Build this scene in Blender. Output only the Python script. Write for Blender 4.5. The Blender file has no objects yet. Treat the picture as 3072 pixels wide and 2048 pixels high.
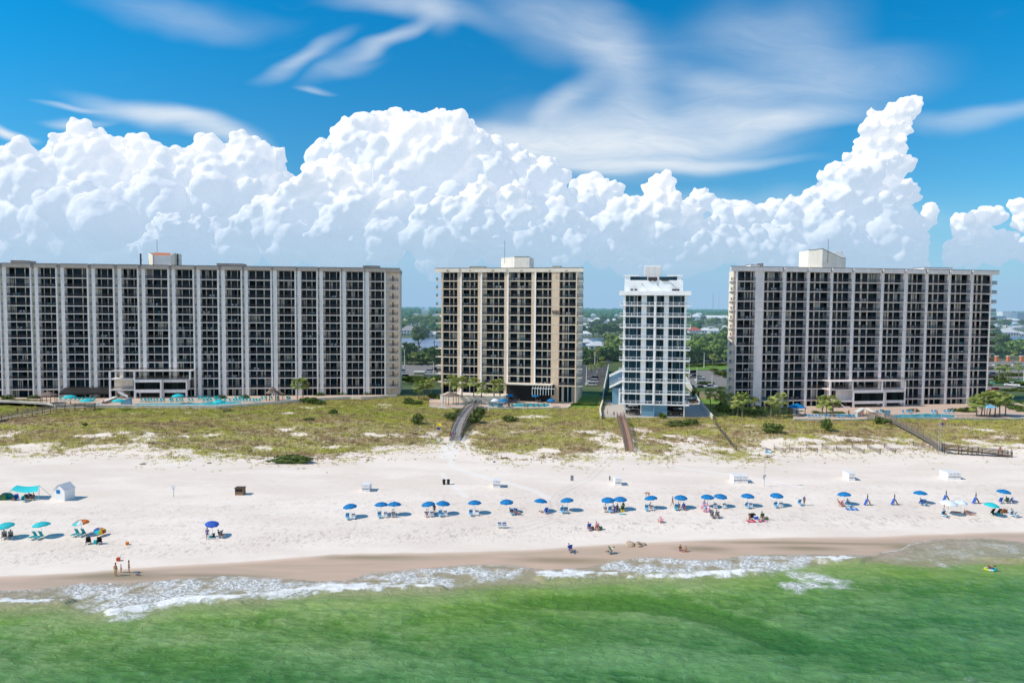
import bpy, bmesh, math, random
import numpy as np
from mathutils import Vector, Matrix, noise as mnoise

random.seed(7)
RNG = np.random.default_rng(11)
sc = bpy.context.scene
COL = sc.collection
R = math.radians
sc.view_settings.view_transform = 'Standard'
sc.view_settings.look = 'None'
sc.view_settings.exposure = 0
sc.view_settings.gamma = 1
PI = math.pi

# ------------------------------------------------------------------ camera
F = 2048.0
CAMZ = 36.0
PITCH = math.atan(103 / F)
ROLL = 0.0072
_f = Vector((0, math.cos(PITCH), -math.sin(PITCH)))
_r0 = Vector((1, 0, 0))
_u0 = Vector((0, math.sin(PITCH), math.cos(PITCH)))
_r = _r0 * math.cos(ROLL) + _u0 * math.sin(ROLL)
_u = _u0 * math.cos(ROLL) - _r0 * math.sin(ROLL)
CAM = Vector((0, 0, CAMZ))
cam_d = bpy.data.cameras.new("camera")
cam = bpy.data.objects.new("camera", cam_d)
COL.objects.link(cam)
cam.matrix_world = Matrix(((_r.x, _u.x, -_f.x, CAM.x), (_r.y, _u.y, -_f.y, CAM.y), (_r.z, _u.z, -_f.z, CAM.z), (0, 0, 0, 1)))
cam_d.lens = 24
cam_d.sensor_width = 36
cam_d.clip_start = 1
cam_d.clip_end = 90000
sc.camera = cam


def ray(px, py):
    return (_f * F + _r * (px - 1536) + _u * (1024 - py))


def at_y(px, py, Y):
    d = ray(px, py)
    return CAM + d * (Y / d.y)


def at_z(px, py, z):
    d = ray(px, py)
    return CAM + d * ((z - CAMZ) / d.z)


# ------------------------------------------------------------------ terrain
SL = 0.09


def smooth(a, b, x):
    t = np.clip((x - a) / (b - a), 0, 1)
    return t * t * (3 - 2 * t)


def terr(x, y):
    """ground height; works on floats and arrays"""
    t = y - SL * x
    z = np.interp(t, [-4000, 60, 76, 88, 99, 106, 140], [-8, -2.2, -1.1, 0.02, 0.95, 1.5, 1.8])
    k = smooth(150, 186, y)
    bump = np.sin(x * 0.11 + y * 0.07) * 0.35 + np.sin(x * 0.053 - y * 0.16 + 1.3) * 0.4 + np.sin(x * 0.27 + y * 0.31) * 0.12
    kb = smooth(150, 162, y) * (1 - smooth(182, 192, y))
    z = z + k * 3.0 + bump * kb
    k2 = smooth(246, 300, y)
    z = z - k2 * 2.6
    return z


def ground(px, py):
    """world point where the ray of a photo pixel meets the ground"""
    d = ray(px, py)
    d = d / d.y
    Y = 60.0
    step = 2.0
    prev = Y
    while Y < 3000:
        p = CAM + d * Y
        if p.z < float(terr(p.x, p.y)):
            a, b = prev, Y
            for _ in range(18):
                m = (a + b) / 2
                q = CAM + d * m
                if q.z < float(terr(q.x, q.y)):
                    b = m
                else:
                    a = m
            q = CAM + d * b
            return Vector((q.x, q.y, float(terr(q.x, q.y))))
        prev = Y
        Y += step
    return CAM + d * 3000


# ------------------------------------------------------------------ object helpers
def tag(o, label=None, cat=None, group=None, kind=None):
    if label: o["label"] = label
    if cat: o["category"] = cat
    if group: o["group"] = group
    if kind: o["kind"] = kind
    return o


def empty(name, loc=(0, 0, 0), rz=0.0):
    o = bpy.data.objects.new(name, None)
    COL.objects.link(o)
    o.location = loc
    o.rotation_euler = (0, 0, rz)
    o.empty_display_size = 0.3
    return o


def children_of(o):
    return KIDS.get(o.name, [])


KIDS = {}


def set_parent(o, p):
    if p is not None:
        o.parent = p
        KIDS.setdefault(p.name, []).append(o)


def copy_tree(o, parent=None):
    c = o.copy()
    COL.objects.link(c)
    if parent is not None:
        c.parent = parent
    KIDS[c.name] = []
    if parent is not None:
        KIDS[parent.name].append(c)
    for ch in list(children_of(o)):
        copy_tree(ch, c)
    return c


class MB:
    """collects boxes, bars, tubes; build() links them as ONE mesh object"""

    def __init__(s):
        s.v, s.f, s.m, s.mats, s.r = [], [], [], [], []
        s.cur = 0
        s.rv = 0.5

    def mat(s, m):
        if m not in s.mats: s.mats.append(m)
        s.cur = s.mats.index(m)
        return s

    def face(s, pts, rv=None):
        n = len(s.v)
        s.v.extend([tuple(p) for p in pts])
        s.f.append(tuple(range(n, n + len(pts))))
        s.m.append(s.cur)
        s.r.append(s.rv if rv is None else rv)

    def poly(s, vs, fs):
        n = len(s.v)
        s.v.extend([tuple(p) for p in vs])
        for f in fs:
            s.f.append(tuple(i + n for i in f))
            s.m.append(s.cur)
            s.r.append(s.rv)

    def box(s, x0, x1, y0, y1, z0, z1):
        s.poly([(x0, y0, z0), (x1, y0, z0), (x1, y1, z0), (x0, y1, z0), (x0, y0, z1), (x1, y0, z1), (x1, y1, z1), (x0, y1, z1)],
               [(0, 3, 2, 1), (4, 5, 6, 7), (0, 1, 5, 4), (1, 2, 6, 5), (2, 3, 7, 6), (3, 0, 4, 7)])

    def obox(s, M, x0, x1, y0, y1, z0, z1):
        vs = [M @ Vector(p) for p in [(x0, y0, z0), (x1, y0, z0), (x1, y1, z0), (x0, y1, z0), (x0, y0, z1), (x1, y0, z1), (x1, y1, z1), (x0, y1, z1)]]
        s.poly(vs, [(0, 3, 2, 1), (4, 5, 6, 7), (0, 1, 5, 4), (1, 2, 6, 5), (2, 3, 7, 6), (3, 0, 4, 7)])

    def bar(s, a, b, w, h=None):
        """square bar between two points"""
        a, b = Vector(a), Vector(b)
        h = h or w
        d = (b - a)
        if d.length < 1e-6: return
        d.normalize()
        up = Vector((0, 0, 1)) if abs(d.z) < 0.95 else Vector((0, 1, 0))
        sx = d.cross(up).normalized() * w / 2
        sz = sx.normalized().cross(d) * h / 2
        vs = [a - sx - sz, a + sx - sz, a + sx + sz, a - sx + sz, b - sx - sz, b + sx - sz, b + sx + sz, b - sx + sz]
        s.poly(vs, [(0, 1, 2, 3), (7, 6, 5, 4), (0, 4, 5, 1), (1, 5, 6, 2), (2, 6, 7, 3), (3, 7, 4, 0)])

    def tube(s, pts, rad, n=8, cap=True):
        pts = [Vector(p) for p in pts]
        if not hasattr(rad, "__len__"): rad = [rad] * len(pts)
        base = len(s.v)
        for i, p in enumerate(pts):
            d = (pts[min(i + 1, len(pts) - 1)] - pts[max(i - 1, 0)]).normalized()
            up = Vector((0, 0, 1)) if abs(d.z) < 0.9 else Vector((0, 1, 0))
            ax = d.cross(up).normalized()
            ay = ax.cross(d)
            for k in range(n):
                a = 2 * PI * k / n
                s.v.append(tuple(p + (ax * math.cos(a) + ay * math.sin(a)) * rad[i]))
        for i in range(len(pts) - 1):
            for k in range(n):
                k2 = (k + 1) % n
                s.f.append((base + i * n + k, base + i * n + k2, base + (i + 1) * n + k2, base + (i + 1) * n + k))
                s.m.append(s.cur); s.r.append(s.rv)
        if cap:
            s.f.append(tuple(base + k for k in range(n))); s.m.append(s.cur); s.r.append(s.rv)
            s.f.append(tuple(base + (len(pts) - 1) * n + n - 1 - k for k in range(n))); s.m.append(s.cur); s.r.append(s.rv)

    def lathe(s, prof, n=12, c=(0, 0, 0)):
        base = len(s.v)
        for (r, z) in prof:
            for k in range(n):
                a = 2 * PI * k / n
                s.v.append((c[0] + r * math.cos(a), c[1] + r * math.sin(a), c[2] + z))
        for i in range(len(prof) - 1):
            for k in range(n):
                k2 = (k + 1) % n
                s.f.append((base + i * n + k, base + i * n + k2, base + (i + 1) * n + k2, base + (i + 1) * n + k))
                s.m.append(s.cur); s.r.append(s.rv)

    def ellip(s, c, rx, ry, rz, n=10, m=7):
        prof = [(math.sin(PI * i / m), -math.cos(PI * i / m)) for i in range(m + 1)]
        base = len(s.v)
        for (r, z) in prof:
            for k in range(n):
                a = 2 * PI * k / n
                s.v.append((c[0] + rx * r * math.cos(a), c[1] + ry * r * math.sin(a), c[2] + rz * z))
        for i in range(m):
            for k in range(n):
                k2 = (k + 1) % n
                s.f.append((base + i * n + k, base + i * n + k2, base + (i + 1) * n + k2, base + (i + 1) * n + k))
                s.m.append(s.cur); s.r.append(s.rv)

    def mesh(s, name, sm=False):
        me = bpy.data.meshes.new(name)
        me.from_pydata(s.v, [], s.f)
        for m in s.mats: me.materials.append(m)
        if len(s.mats) > 1: me.polygons.foreach_set("material_index", s.m)
        at = me.attributes.new("rnd", "FLOAT", "FACE")
        at.data.foreach_set("value", s.r)
        if sm: me.polygons.foreach_set("use_smooth", [True] * len(s.f))
        me.update()
        return me

    def build(s, name, material=None, parent=None, sm=False, loc=None):
        if material is not None and not s.mats: s.mats = [material]
        o = bpy.data.objects.new(name, s.mesh(name, sm))
        COL.objects.link(o)
        if loc is not None: o.location = loc
        set_parent(o, parent)
        return o


def link_mesh(name, me, parent=None, loc=(0, 0, 0), rz=0.0):
    o = bpy.data.objects.new(name, me)
    COL.objects.link(o)
    o.location = loc
    o.rotation_euler = (0, 0, rz)
    set_parent(o, parent)
    return o


def np_mesh(name, verts, faces, mat, smooth_=False, attrs=None, fattrs=None):
    """fast mesh from numpy arrays; faces (n,3) or (n,4)"""
    me = bpy.data.meshes.new(name)
    k = faces.shape[1]
    me.vertices.add(len(verts))
    me.vertices.foreach_set("co", np.ascontiguousarray(verts, dtype=np.float32).ravel())
    me.loops.add(len(faces) * k)
    me.loops.foreach_set("vertex_index", np.ascontiguousarray(faces, dtype=np.int32).ravel())
    me.polygons.add(len(faces))
    me.polygons.foreach_set("loop_start", np.arange(0, len(faces) * k, k, dtype=np.int32))
    me.polygons.foreach_set("loop_total", np.full(len(faces), k, dtype=np.int32))
    if smooth_: me.polygons.foreach_set("use_smooth", np.ones(len(faces), dtype=bool))
    me.update(calc_edges=True)
    for n, a in (attrs or {}).items():
        at = me.attributes.new(n, "FLOAT", "POINT")
        at.data.foreach_set("value", np.ascontiguousarray(a, dtype=np.float32))
    for n, a in (fattrs or {}).items():
        at = me.attributes.new(n, "FLOAT", "FACE")
        at.data.foreach_set("value", np.ascontiguousarray(a, dtype=np.float32))
    me.materials.append(mat)
    return me


def grid_mesh(name, xs, ys, zf, mat, attrs=None, smooth_=True):
    X, Y = np.meshgrid(xs, ys)
    Z = zf(X, Y)
    v = np.stack([X.ravel(), Y.ravel(), Z.ravel()], 1)
    nx, ny = len(xs), len(ys)
    i = np.arange(nx * ny).reshape(ny, nx)
    f = np.stack([i[:-1, :-1].ravel(), i[:-1, 1:].ravel(), i[1:, 1:].ravel(), i[1:, :-1].ravel()], 1)
    at = {k: fn(X, Y).ravel() for k, fn in (attrs or {}).items()}
    return np_mesh(name, v, f, mat, smooth_, at)


ORD = ["first", "second", "third", "fourth", "fifth", "sixth", "seventh", "eighth", "ninth", "tenth", "eleventh", "twelfth", "thirteenth",
       "fourteenth", "fifteenth", "sixteenth", "seventeenth", "eighteenth", "nineteenth", "twentieth"]
_T = {20: "twenty", 30: "thirty", 40: "forty", 50: "fifty", 60: "sixty", 70: "seventy", 80: "eighty", 90: "ninety"}


def ordw(i):
    """0 -> first"""
    if i < 20: return ORD[i]
    n = i + 1
    t = n // 10 * 10
    if n % 10 == 0: return _T[t][:-1] + "ieth"
    return _T[t] + "-" + ORD[n % 10 - 1]


# ------------------------------------------------------------------ materials
MATS = {}


def nd(nt, typ, **kw):
    n = nt.nodes.new(typ)
    for k, v in kw.items():
        if k.startswith("i_"):
            key = k[2:]
            key = int(key) if key.isdigit() else key
            n.inputs[key].default_value = v
        else:
            setattr(n, k, v)
    return n


def mixc(nt, fac, a, b, blend="MIX"):
    m = nd(nt, "ShaderNodeMix", data_type="RGBA", blend_type=blend)
    for sock, val in ((m.inputs[0], fac), (m.inputs[6], a), (m.inputs[7], b)):
        if isinstance(val, (int, float)): sock.default_value = val
        elif isinstance(val, (tuple, list)): sock.default_value = (*val, 1)[:4]
        else: nt.links.new(val, sock)
    return m.outputs[2]


def math_(nt, op, a, b=None, clamp=False):
    m = nd(nt, "ShaderNodeMath", operation=op, use_clamp=clamp)
    for i, val in enumerate((a, b)):
        if val is None: continue
        if isinstance(val, (int, float)): m.inputs[i].default_value = val
        else: nt.links.new(val, m.inputs[i])
    return m.outputs[0]


def ramp(nt, fac, a, b, lo=0.0, hi=1.0, smooth_=True):
    m = nd(nt, "ShaderNodeMapRange", interpolation_type="SMOOTHSTEP" if smooth_ else "LINEAR")
    nt.links.new(fac, m.inputs[0])
    for i, v in enumerate((a, b, lo, hi)):
        m.inputs[i + 1].default_value = v
    return m.outputs[0]


def noise_(nt, vec, scale, detail=4, rough=0.55, dist=0.0, out=0):
    n = nd(nt, "ShaderNodeTexNoise", i_Scale=scale, i_Detail=detail, i_Roughness=rough, i_Distortion=dist)
    if vec is not None: nt.links.new(vec, n.inputs["Vector"])
    return n.outputs[out]


def mapv(nt, vec, scale=(1, 1, 1), loc=(0, 0, 0), rot=(0, 0, 0)):
    m = nd(nt, "ShaderNodeMapping")
    nt.links.new(vec, m.inputs[0])
    m.inputs["Scale"].default_value = scale
    m.inputs["Location"].default_value = loc
    m.inputs["Rotation"].default_value = rot
    return m.outputs[0]


def attr(nt, name):
    return nd(nt, "ShaderNodeAttribute", attribute_name=name).outputs["Fac"]


def new_mat(name):
    m = bpy.data.materials.new(name)
    m.use_nodes = True
    nt = m.node_tree
    b = nt.nodes["Principled BSDF"]
    MATS[name] = m
    return m, nt, b


def pm(name, col, rough=0.75, var=0.15, scale=1.5, spec=0.3, streak=0.0, metal=0.0, bump=0.0, rnd=0.0):
    """procedural painted / stone / cloth material: base colour broken by noise"""
    if name in MATS: return MATS[name]
    m, nt, b = new_mat(name)
    tc = nd(nt, "ShaderNodeNewGeometry")
    v = tc.outputs["Position"]
    n = noise_(nt, v, scale, 5, 0.6)
    k = ramp(nt, n, 0.3, 0.7, 1 - var, 1 + var * 0.6, False)
    if streak:
        n2 = noise_(nt, mapv(nt, v, (1.2, 1.2, 0.06)), 1.3, 4, 0.6)
        k2 = ramp(nt, n2, 0.35, 0.7, 1.0, 1 - streak, False)
        k = math_(nt, "MULTIPLY", k, k2)
    if rnd:
        k3 = ramp(nt, attr(nt, "rnd"), 0, 1, 1 - rnd, 1 + rnd, False)
        k = math_(nt, "MULTIPLY", k, k3)
    c = nd(nt, "ShaderNodeVectorMath", operation="SCALE")
    c.inputs[0].default_value = col[:3]
    nt.links.new(k, c.inputs["Scale"])
    nt.links.new(c.outputs[0], b.inputs["Base Color"])
    b.inputs["Roughness"].default_value = rough
    b.inputs["Specular IOR Level"].default_value = spec
    b.inputs["Metallic"].default_value = metal
    if bump:
        bp = nd(nt, "ShaderNodeBump", i_Strength=bump, i_Distance=0.05)
        nt.links.new(noise_(nt, v, scale * 6, 4), bp.inputs["Height"])
        nt.links.new(bp.outputs[0], b.inputs["Normal"])
    return m


HAZE = (0.30, 0.50, 0.72)


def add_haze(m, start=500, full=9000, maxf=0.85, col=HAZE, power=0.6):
    """aerial perspective: haze colour painted in as emission over a long path (by place, not by viewer)"""
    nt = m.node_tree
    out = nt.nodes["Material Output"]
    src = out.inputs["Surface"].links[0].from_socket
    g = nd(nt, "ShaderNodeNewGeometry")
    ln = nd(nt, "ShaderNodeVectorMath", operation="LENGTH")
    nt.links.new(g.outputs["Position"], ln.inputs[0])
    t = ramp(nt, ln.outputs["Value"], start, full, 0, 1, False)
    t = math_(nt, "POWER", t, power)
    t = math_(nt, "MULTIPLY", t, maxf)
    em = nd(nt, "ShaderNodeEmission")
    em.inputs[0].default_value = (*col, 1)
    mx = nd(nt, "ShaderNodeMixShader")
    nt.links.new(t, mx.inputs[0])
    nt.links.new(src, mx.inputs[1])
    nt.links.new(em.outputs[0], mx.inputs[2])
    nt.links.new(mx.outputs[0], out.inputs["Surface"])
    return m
# ------------------------------------------------------------------ light
SUN_EL, SUN_AZ = R(45), R(11)     # azimuth measured from -X towards the sea (-Y)
to_sun = Vector((-math.cos(SUN_EL) * math.cos(SUN_AZ), -math.cos(SUN_EL) * math.sin(SUN_AZ), math.sin(SUN_EL)))
sd = bpy.data.lights.new("sun", "SUN")
sd.energy = 4.3
sd.angle = R(0.53)
sd.color = (1.0, 0.88, 0.73)
sun = bpy.data.objects.new("sun", sd)
COL.objects.link(sun)
sun.rotation_euler = to_sun.to_track_quat("Z", "Y").to_euler()

w = bpy.data.worlds.new("World")
sc.world = w
w.use_nodes = True
nt = w.node_tree
bg = nt.nodes["Background"]
sky = nd(nt, "ShaderNodeTexSky", sky_type="NISHITA", sun_disc=False)
sky.sun_elevation = SUN_EL
sky.sun_rotation = math.atan2(to_sun.x, to_sun.y)
sky.altitude = 0
sky.air_density = 1.0
sky.dust_density = 0.3
sky.ozone_density = 3.0
SKYS = 0.105
bg.inputs["Strength"].default_value = SKYS
tc = nd(nt, "ShaderNodeTexCoord")
sep = nd(nt, "ShaderNodeSeparateXYZ")
nt.links.new(tc.outputs["Generated"], sep.inputs[0])
X, Y, Z = sep.outputs
Yc = math_(nt, "MAXIMUM", Y, 0.05)
gx = math_(nt, "DIVIDE", X, Yc)       # gnomonic coordinates of the northern sky (direction only)
gz = math_(nt, "DIVIDE", Z, Yc)
cmb = nd(nt, "ShaderNodeCombineXYZ")
nt.links.new(gx, cmb.inputs[0]); nt.links.new(gz, cmb.inputs[1])
P = cmb.outputs[0]
# richer blue, as in the photograph
hs = nd(nt, "ShaderNodeHueSaturation", i_Saturation=1.15, i_Value=1.0)
nt.links.new(sky.outputs[0], hs.inputs["Color"])
tint = mixc(nt, ramp(nt, gz, 0.10, 0.46, 0, 1), (0.50, 1.02, 1.16), (0.05, 1.16, 1.42))
base = mixc(nt, 1.0, hs.outputs[0], tint, "MULTIPLY")
# domain warp for the cirrus
wn = noise_(nt, mapv(nt, P, (1.3, 2.6, 1)), 2.2, 3, 0.5, 0, 1)
wv = nd(nt, "ShaderNodeVectorMath", operation="SUBTRACT"); nt.links.new(wn, wv.inputs[0]); wv.inputs[1].default_value = (.5, .5, .5)
ws = nd(nt, "ShaderNodeVectorMath", operation="SCALE", i_Scale=0.13); nt.links.new(wv.outputs[0], ws.inputs[0])
wa = nd(nt, "ShaderNodeVectorMath", operation="ADD"); nt.links.new(P, wa.inputs[0]); nt.links.new(ws.outputs[0], wa.inputs[1])
PW = wa.outputs[0]


def gpx(px, py):
    d = ray(px, py)
    return d.x / d.y, d.z / d.y


def blob(px, py, rx, ry, ang, amp, vec=None, soft=1.0):
    cx, cz = gpx(px, py)
    rx /= F; ry /= F
    v = nd(nt, "ShaderNodeVectorMath", operation="SUBTRACT")
    nt.links.new(vec or PW, v.inputs[0]); v.inputs[1].default_value = (cx, cz, 0)
    m = mapv(nt, v.outputs[0], (1, 1, 1), (0, 0, 0), (0, 0, R(-ang)))
    m2 = mapv(nt, m, (1 / rx, 1 / ry, 1))
    ln = nd(nt, "ShaderNodeVectorMath", operation="LENGTH"); nt.links.new(m2, ln.inputs[0])
    return ramp(nt, ln.outputs["Value"], 1.0, 1.0 - soft, 0, amp)


cir = None
CIRRUS = [  # px, py, rx, ry, tilt (deg, up to the right), amount
    (1800, 430, 720, 165, 2, 1.0), (1600, 420, 330, 90, -6, 0.9), (2200, 395, 560, 62, 10, 0.75), (1950, 505, 560, 40, 0, 0.9),
    (1850, 210, 150, 330, 22, 0.5), (1720, 90, 420, 150, -12, 0.42), (2120, 245, 260, 70, -8, 0.5), (2450, 250, 520, 150, 12, 0.42),
    (2450, 110, 260, 190, 40, 0.25), (2250, 110, 330, 170, 0, 0.3), (2050, 330, 420, 90, 0, .45), (2980, 330, 420, 60, 4, 0.42), (560, 35, 400, 70, -4, 0.3), (1240, 50, 330, 60, -12, 0.5), (1300, 90, 90, 75, -30, .35),
    (1130, 150, 260, 32, 18, 0.55), (900, 175, 200, 40, 22, 0.5), (1010, 215, 150, 30, 10, 0.3), (930, 262, 70, 18, -12, 0.5),
    (480, 375, 330, 62, -14, 0.85), (230, 345, 120, 14, -2, 0.5), (40, 430, 100, 26, -10, 1.0), (240, 390, 130, 20, 0, .6),
    (620, 420, 260, 50, -25, .6), (1700, 300, 150, 60, 40, 0.55),
    (2150, 660, 900, 90, 0, 0.5), (300, 700, 700, 160, 0, 0.5), (1100, 780, 1700, 110, 0, 0.4)]
for b_ in CIRRUS:
    k = blob(*b_)
    if cir is None: cir = k
    else:
        cir = math_(nt, "MAXIMUM", cir, k) if b_[5] < .0 else math_(nt, "SUBTRACT", math_(nt, "ADD", cir, k), math_(nt, "MULTIPLY", cir, k))
fib = noise_(nt, mapv(nt, PW, (0.9, 5.4, 1), (0, 0, 0), (0, 0, R(-7))), 3.4, 8, 0.62, 1.2)
fib2 = noise_(nt, mapv(nt, PW, (1.8, 7.5, 1), (3, 0, 0), (0, 0, R(14))), 9.0, 8, 0.66, 1.0)
fb = math_(nt, "ADD", math_(nt, "MULTIPLY", fib, 0.7), math_(nt, "MULTIPLY", fib2, 0.3))
thin = ramp(nt, fb, 0.30, 0.68, 0.62, 1.12, False)
cirf = math_(nt, "MULTIPLY", cir, thin)
veil = math_(nt, "MULTIPLY", ramp(nt, fb, 0.55, 0.85, 0, 0.2), 0.3)
cirf = math_(nt, "MAXIMUM", cirf, veil)
cirf = math_(nt, "MULTIPLY", cirf, 0.98, True)
col1 = mixc(nt, cirf, base, (7.9, 8.5, 9.1))
# pale haze low in the sky
hz = ramp(nt, gz, 0.0, 0.20, 0.95, 0.0)
hz = math_(nt, "MULTIPLY", hz, ramp(nt, Y, -0.2, 0.5, 0.25, 1.0))
col2 = mixc(nt, hz, col1, (3.3, 5.2, 7.5))
# added bright patches in the unseen southern sky, as fill for the facades
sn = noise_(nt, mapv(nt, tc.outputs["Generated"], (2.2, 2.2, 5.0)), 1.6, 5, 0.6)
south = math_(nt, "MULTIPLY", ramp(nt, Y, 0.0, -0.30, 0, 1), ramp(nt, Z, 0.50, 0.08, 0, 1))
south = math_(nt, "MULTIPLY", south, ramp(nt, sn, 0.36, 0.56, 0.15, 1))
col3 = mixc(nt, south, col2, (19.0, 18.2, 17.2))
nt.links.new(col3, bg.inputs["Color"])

# ------------------------------------------------------------------ cumulus: real billowing surfaces far out, sunlit, with extra glow and haze painted in
def cloud_material():
    m, nt, b = new_mat("cloud_vapour")
    g = nd(nt, "ShaderNodeNewGeometry")
    pos = g.outputs["Position"]
    nt.nodes.remove(b)
    df = nd(nt, "ShaderNodeBsdfDiffuse"); df.inputs[0].default_value = (0.40, 0.39, 0.40, 1)
    bp = nd(nt, "ShaderNodeBump", i_Strength=0.30, i_Distance=60)
    nt.links.new(noise_(nt, pos, 0.010, 6, 0.62), bp.inputs["Height"])
    nt.links.new(bp.outputs[0], df.inputs["Normal"])
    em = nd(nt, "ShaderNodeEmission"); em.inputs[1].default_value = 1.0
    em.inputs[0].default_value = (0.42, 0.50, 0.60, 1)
    # painted glow for inner scatter: tops and sunward flanks lighter, bases blue-grey
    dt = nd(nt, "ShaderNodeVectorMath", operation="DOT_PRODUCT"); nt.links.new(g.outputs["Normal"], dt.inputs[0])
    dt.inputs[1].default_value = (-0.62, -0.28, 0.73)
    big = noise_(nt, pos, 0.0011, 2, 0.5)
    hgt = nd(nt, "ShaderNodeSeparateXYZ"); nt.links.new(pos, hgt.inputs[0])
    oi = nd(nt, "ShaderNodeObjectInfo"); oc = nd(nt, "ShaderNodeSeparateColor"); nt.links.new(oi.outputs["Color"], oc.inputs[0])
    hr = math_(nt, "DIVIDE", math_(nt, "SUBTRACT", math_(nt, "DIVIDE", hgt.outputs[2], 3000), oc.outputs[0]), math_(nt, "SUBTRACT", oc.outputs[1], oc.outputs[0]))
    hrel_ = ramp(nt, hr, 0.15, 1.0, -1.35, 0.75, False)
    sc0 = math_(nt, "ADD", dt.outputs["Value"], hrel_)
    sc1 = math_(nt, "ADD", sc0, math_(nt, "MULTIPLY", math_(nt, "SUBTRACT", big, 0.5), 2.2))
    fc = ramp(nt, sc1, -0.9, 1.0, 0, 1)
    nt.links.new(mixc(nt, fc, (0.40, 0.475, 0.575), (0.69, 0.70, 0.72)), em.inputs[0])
    a = nd(nt, "ShaderNodeAddShader")
    nt.links.new(df.outputs[0], a.inputs[0]); nt.links.new(em.outputs[0], a.inputs[1])
    # distance haze painted in as emission, thicker low down
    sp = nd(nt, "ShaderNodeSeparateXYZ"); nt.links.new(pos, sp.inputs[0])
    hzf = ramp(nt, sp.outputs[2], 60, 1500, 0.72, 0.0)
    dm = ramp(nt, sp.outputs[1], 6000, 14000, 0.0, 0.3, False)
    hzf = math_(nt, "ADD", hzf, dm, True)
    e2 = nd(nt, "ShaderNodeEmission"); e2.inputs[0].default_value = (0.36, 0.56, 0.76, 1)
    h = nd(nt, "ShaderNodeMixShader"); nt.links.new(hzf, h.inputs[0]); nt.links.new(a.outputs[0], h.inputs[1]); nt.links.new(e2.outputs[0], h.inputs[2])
    # vapour thins out at the rim
    lw = nd(nt, "ShaderNodeLayerWeight", i_Blend=0.5)
    edge = math_(nt, "ADD", lw.outputs["Facing"], math_(nt, "MULTIPLY", math_(nt, "SUBTRACT", noise_(nt, pos, 0.012, 5, 0.6), 0.5), 0.35))
    al = math_(nt, "MAXIMUM", ramp(nt, edge, 0.60, 0.98, 0.0, 1.0), ramp(nt, math_(nt, "ADD", sp.outputs[2], math_(nt, "MULTIPLY", noise_(nt, pos, .0014, 4), 600)), 420, 1000, 0.93, 0.0))
    tr = nd(nt, "ShaderNodeBsdfTransparent")
    t = nd(nt, "ShaderNodeMixShader"); nt.links.new(al, t.inputs[0]); nt.links.new(h.outputs[0], t.inputs[1]); nt.links.new(tr.outputs[0], t.inputs[2])
    nt.links.new(t.outputs[0], nt.nodes["Material Output"].inputs["Surface"])
    return m


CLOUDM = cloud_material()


def ico(sub):
    bm = bmesh.new()
    bmesh.ops.create_icosphere(bm, subdivisions=sub, radius=1)
    v = np.array([p.co[:] for p in bm.verts]); f = np.array([[q.index for q in p.verts] for p in bm.faces])
    bm.free()
    return v, f


ICO = {s: ico(s) for s in (1, 2, 3)}


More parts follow.
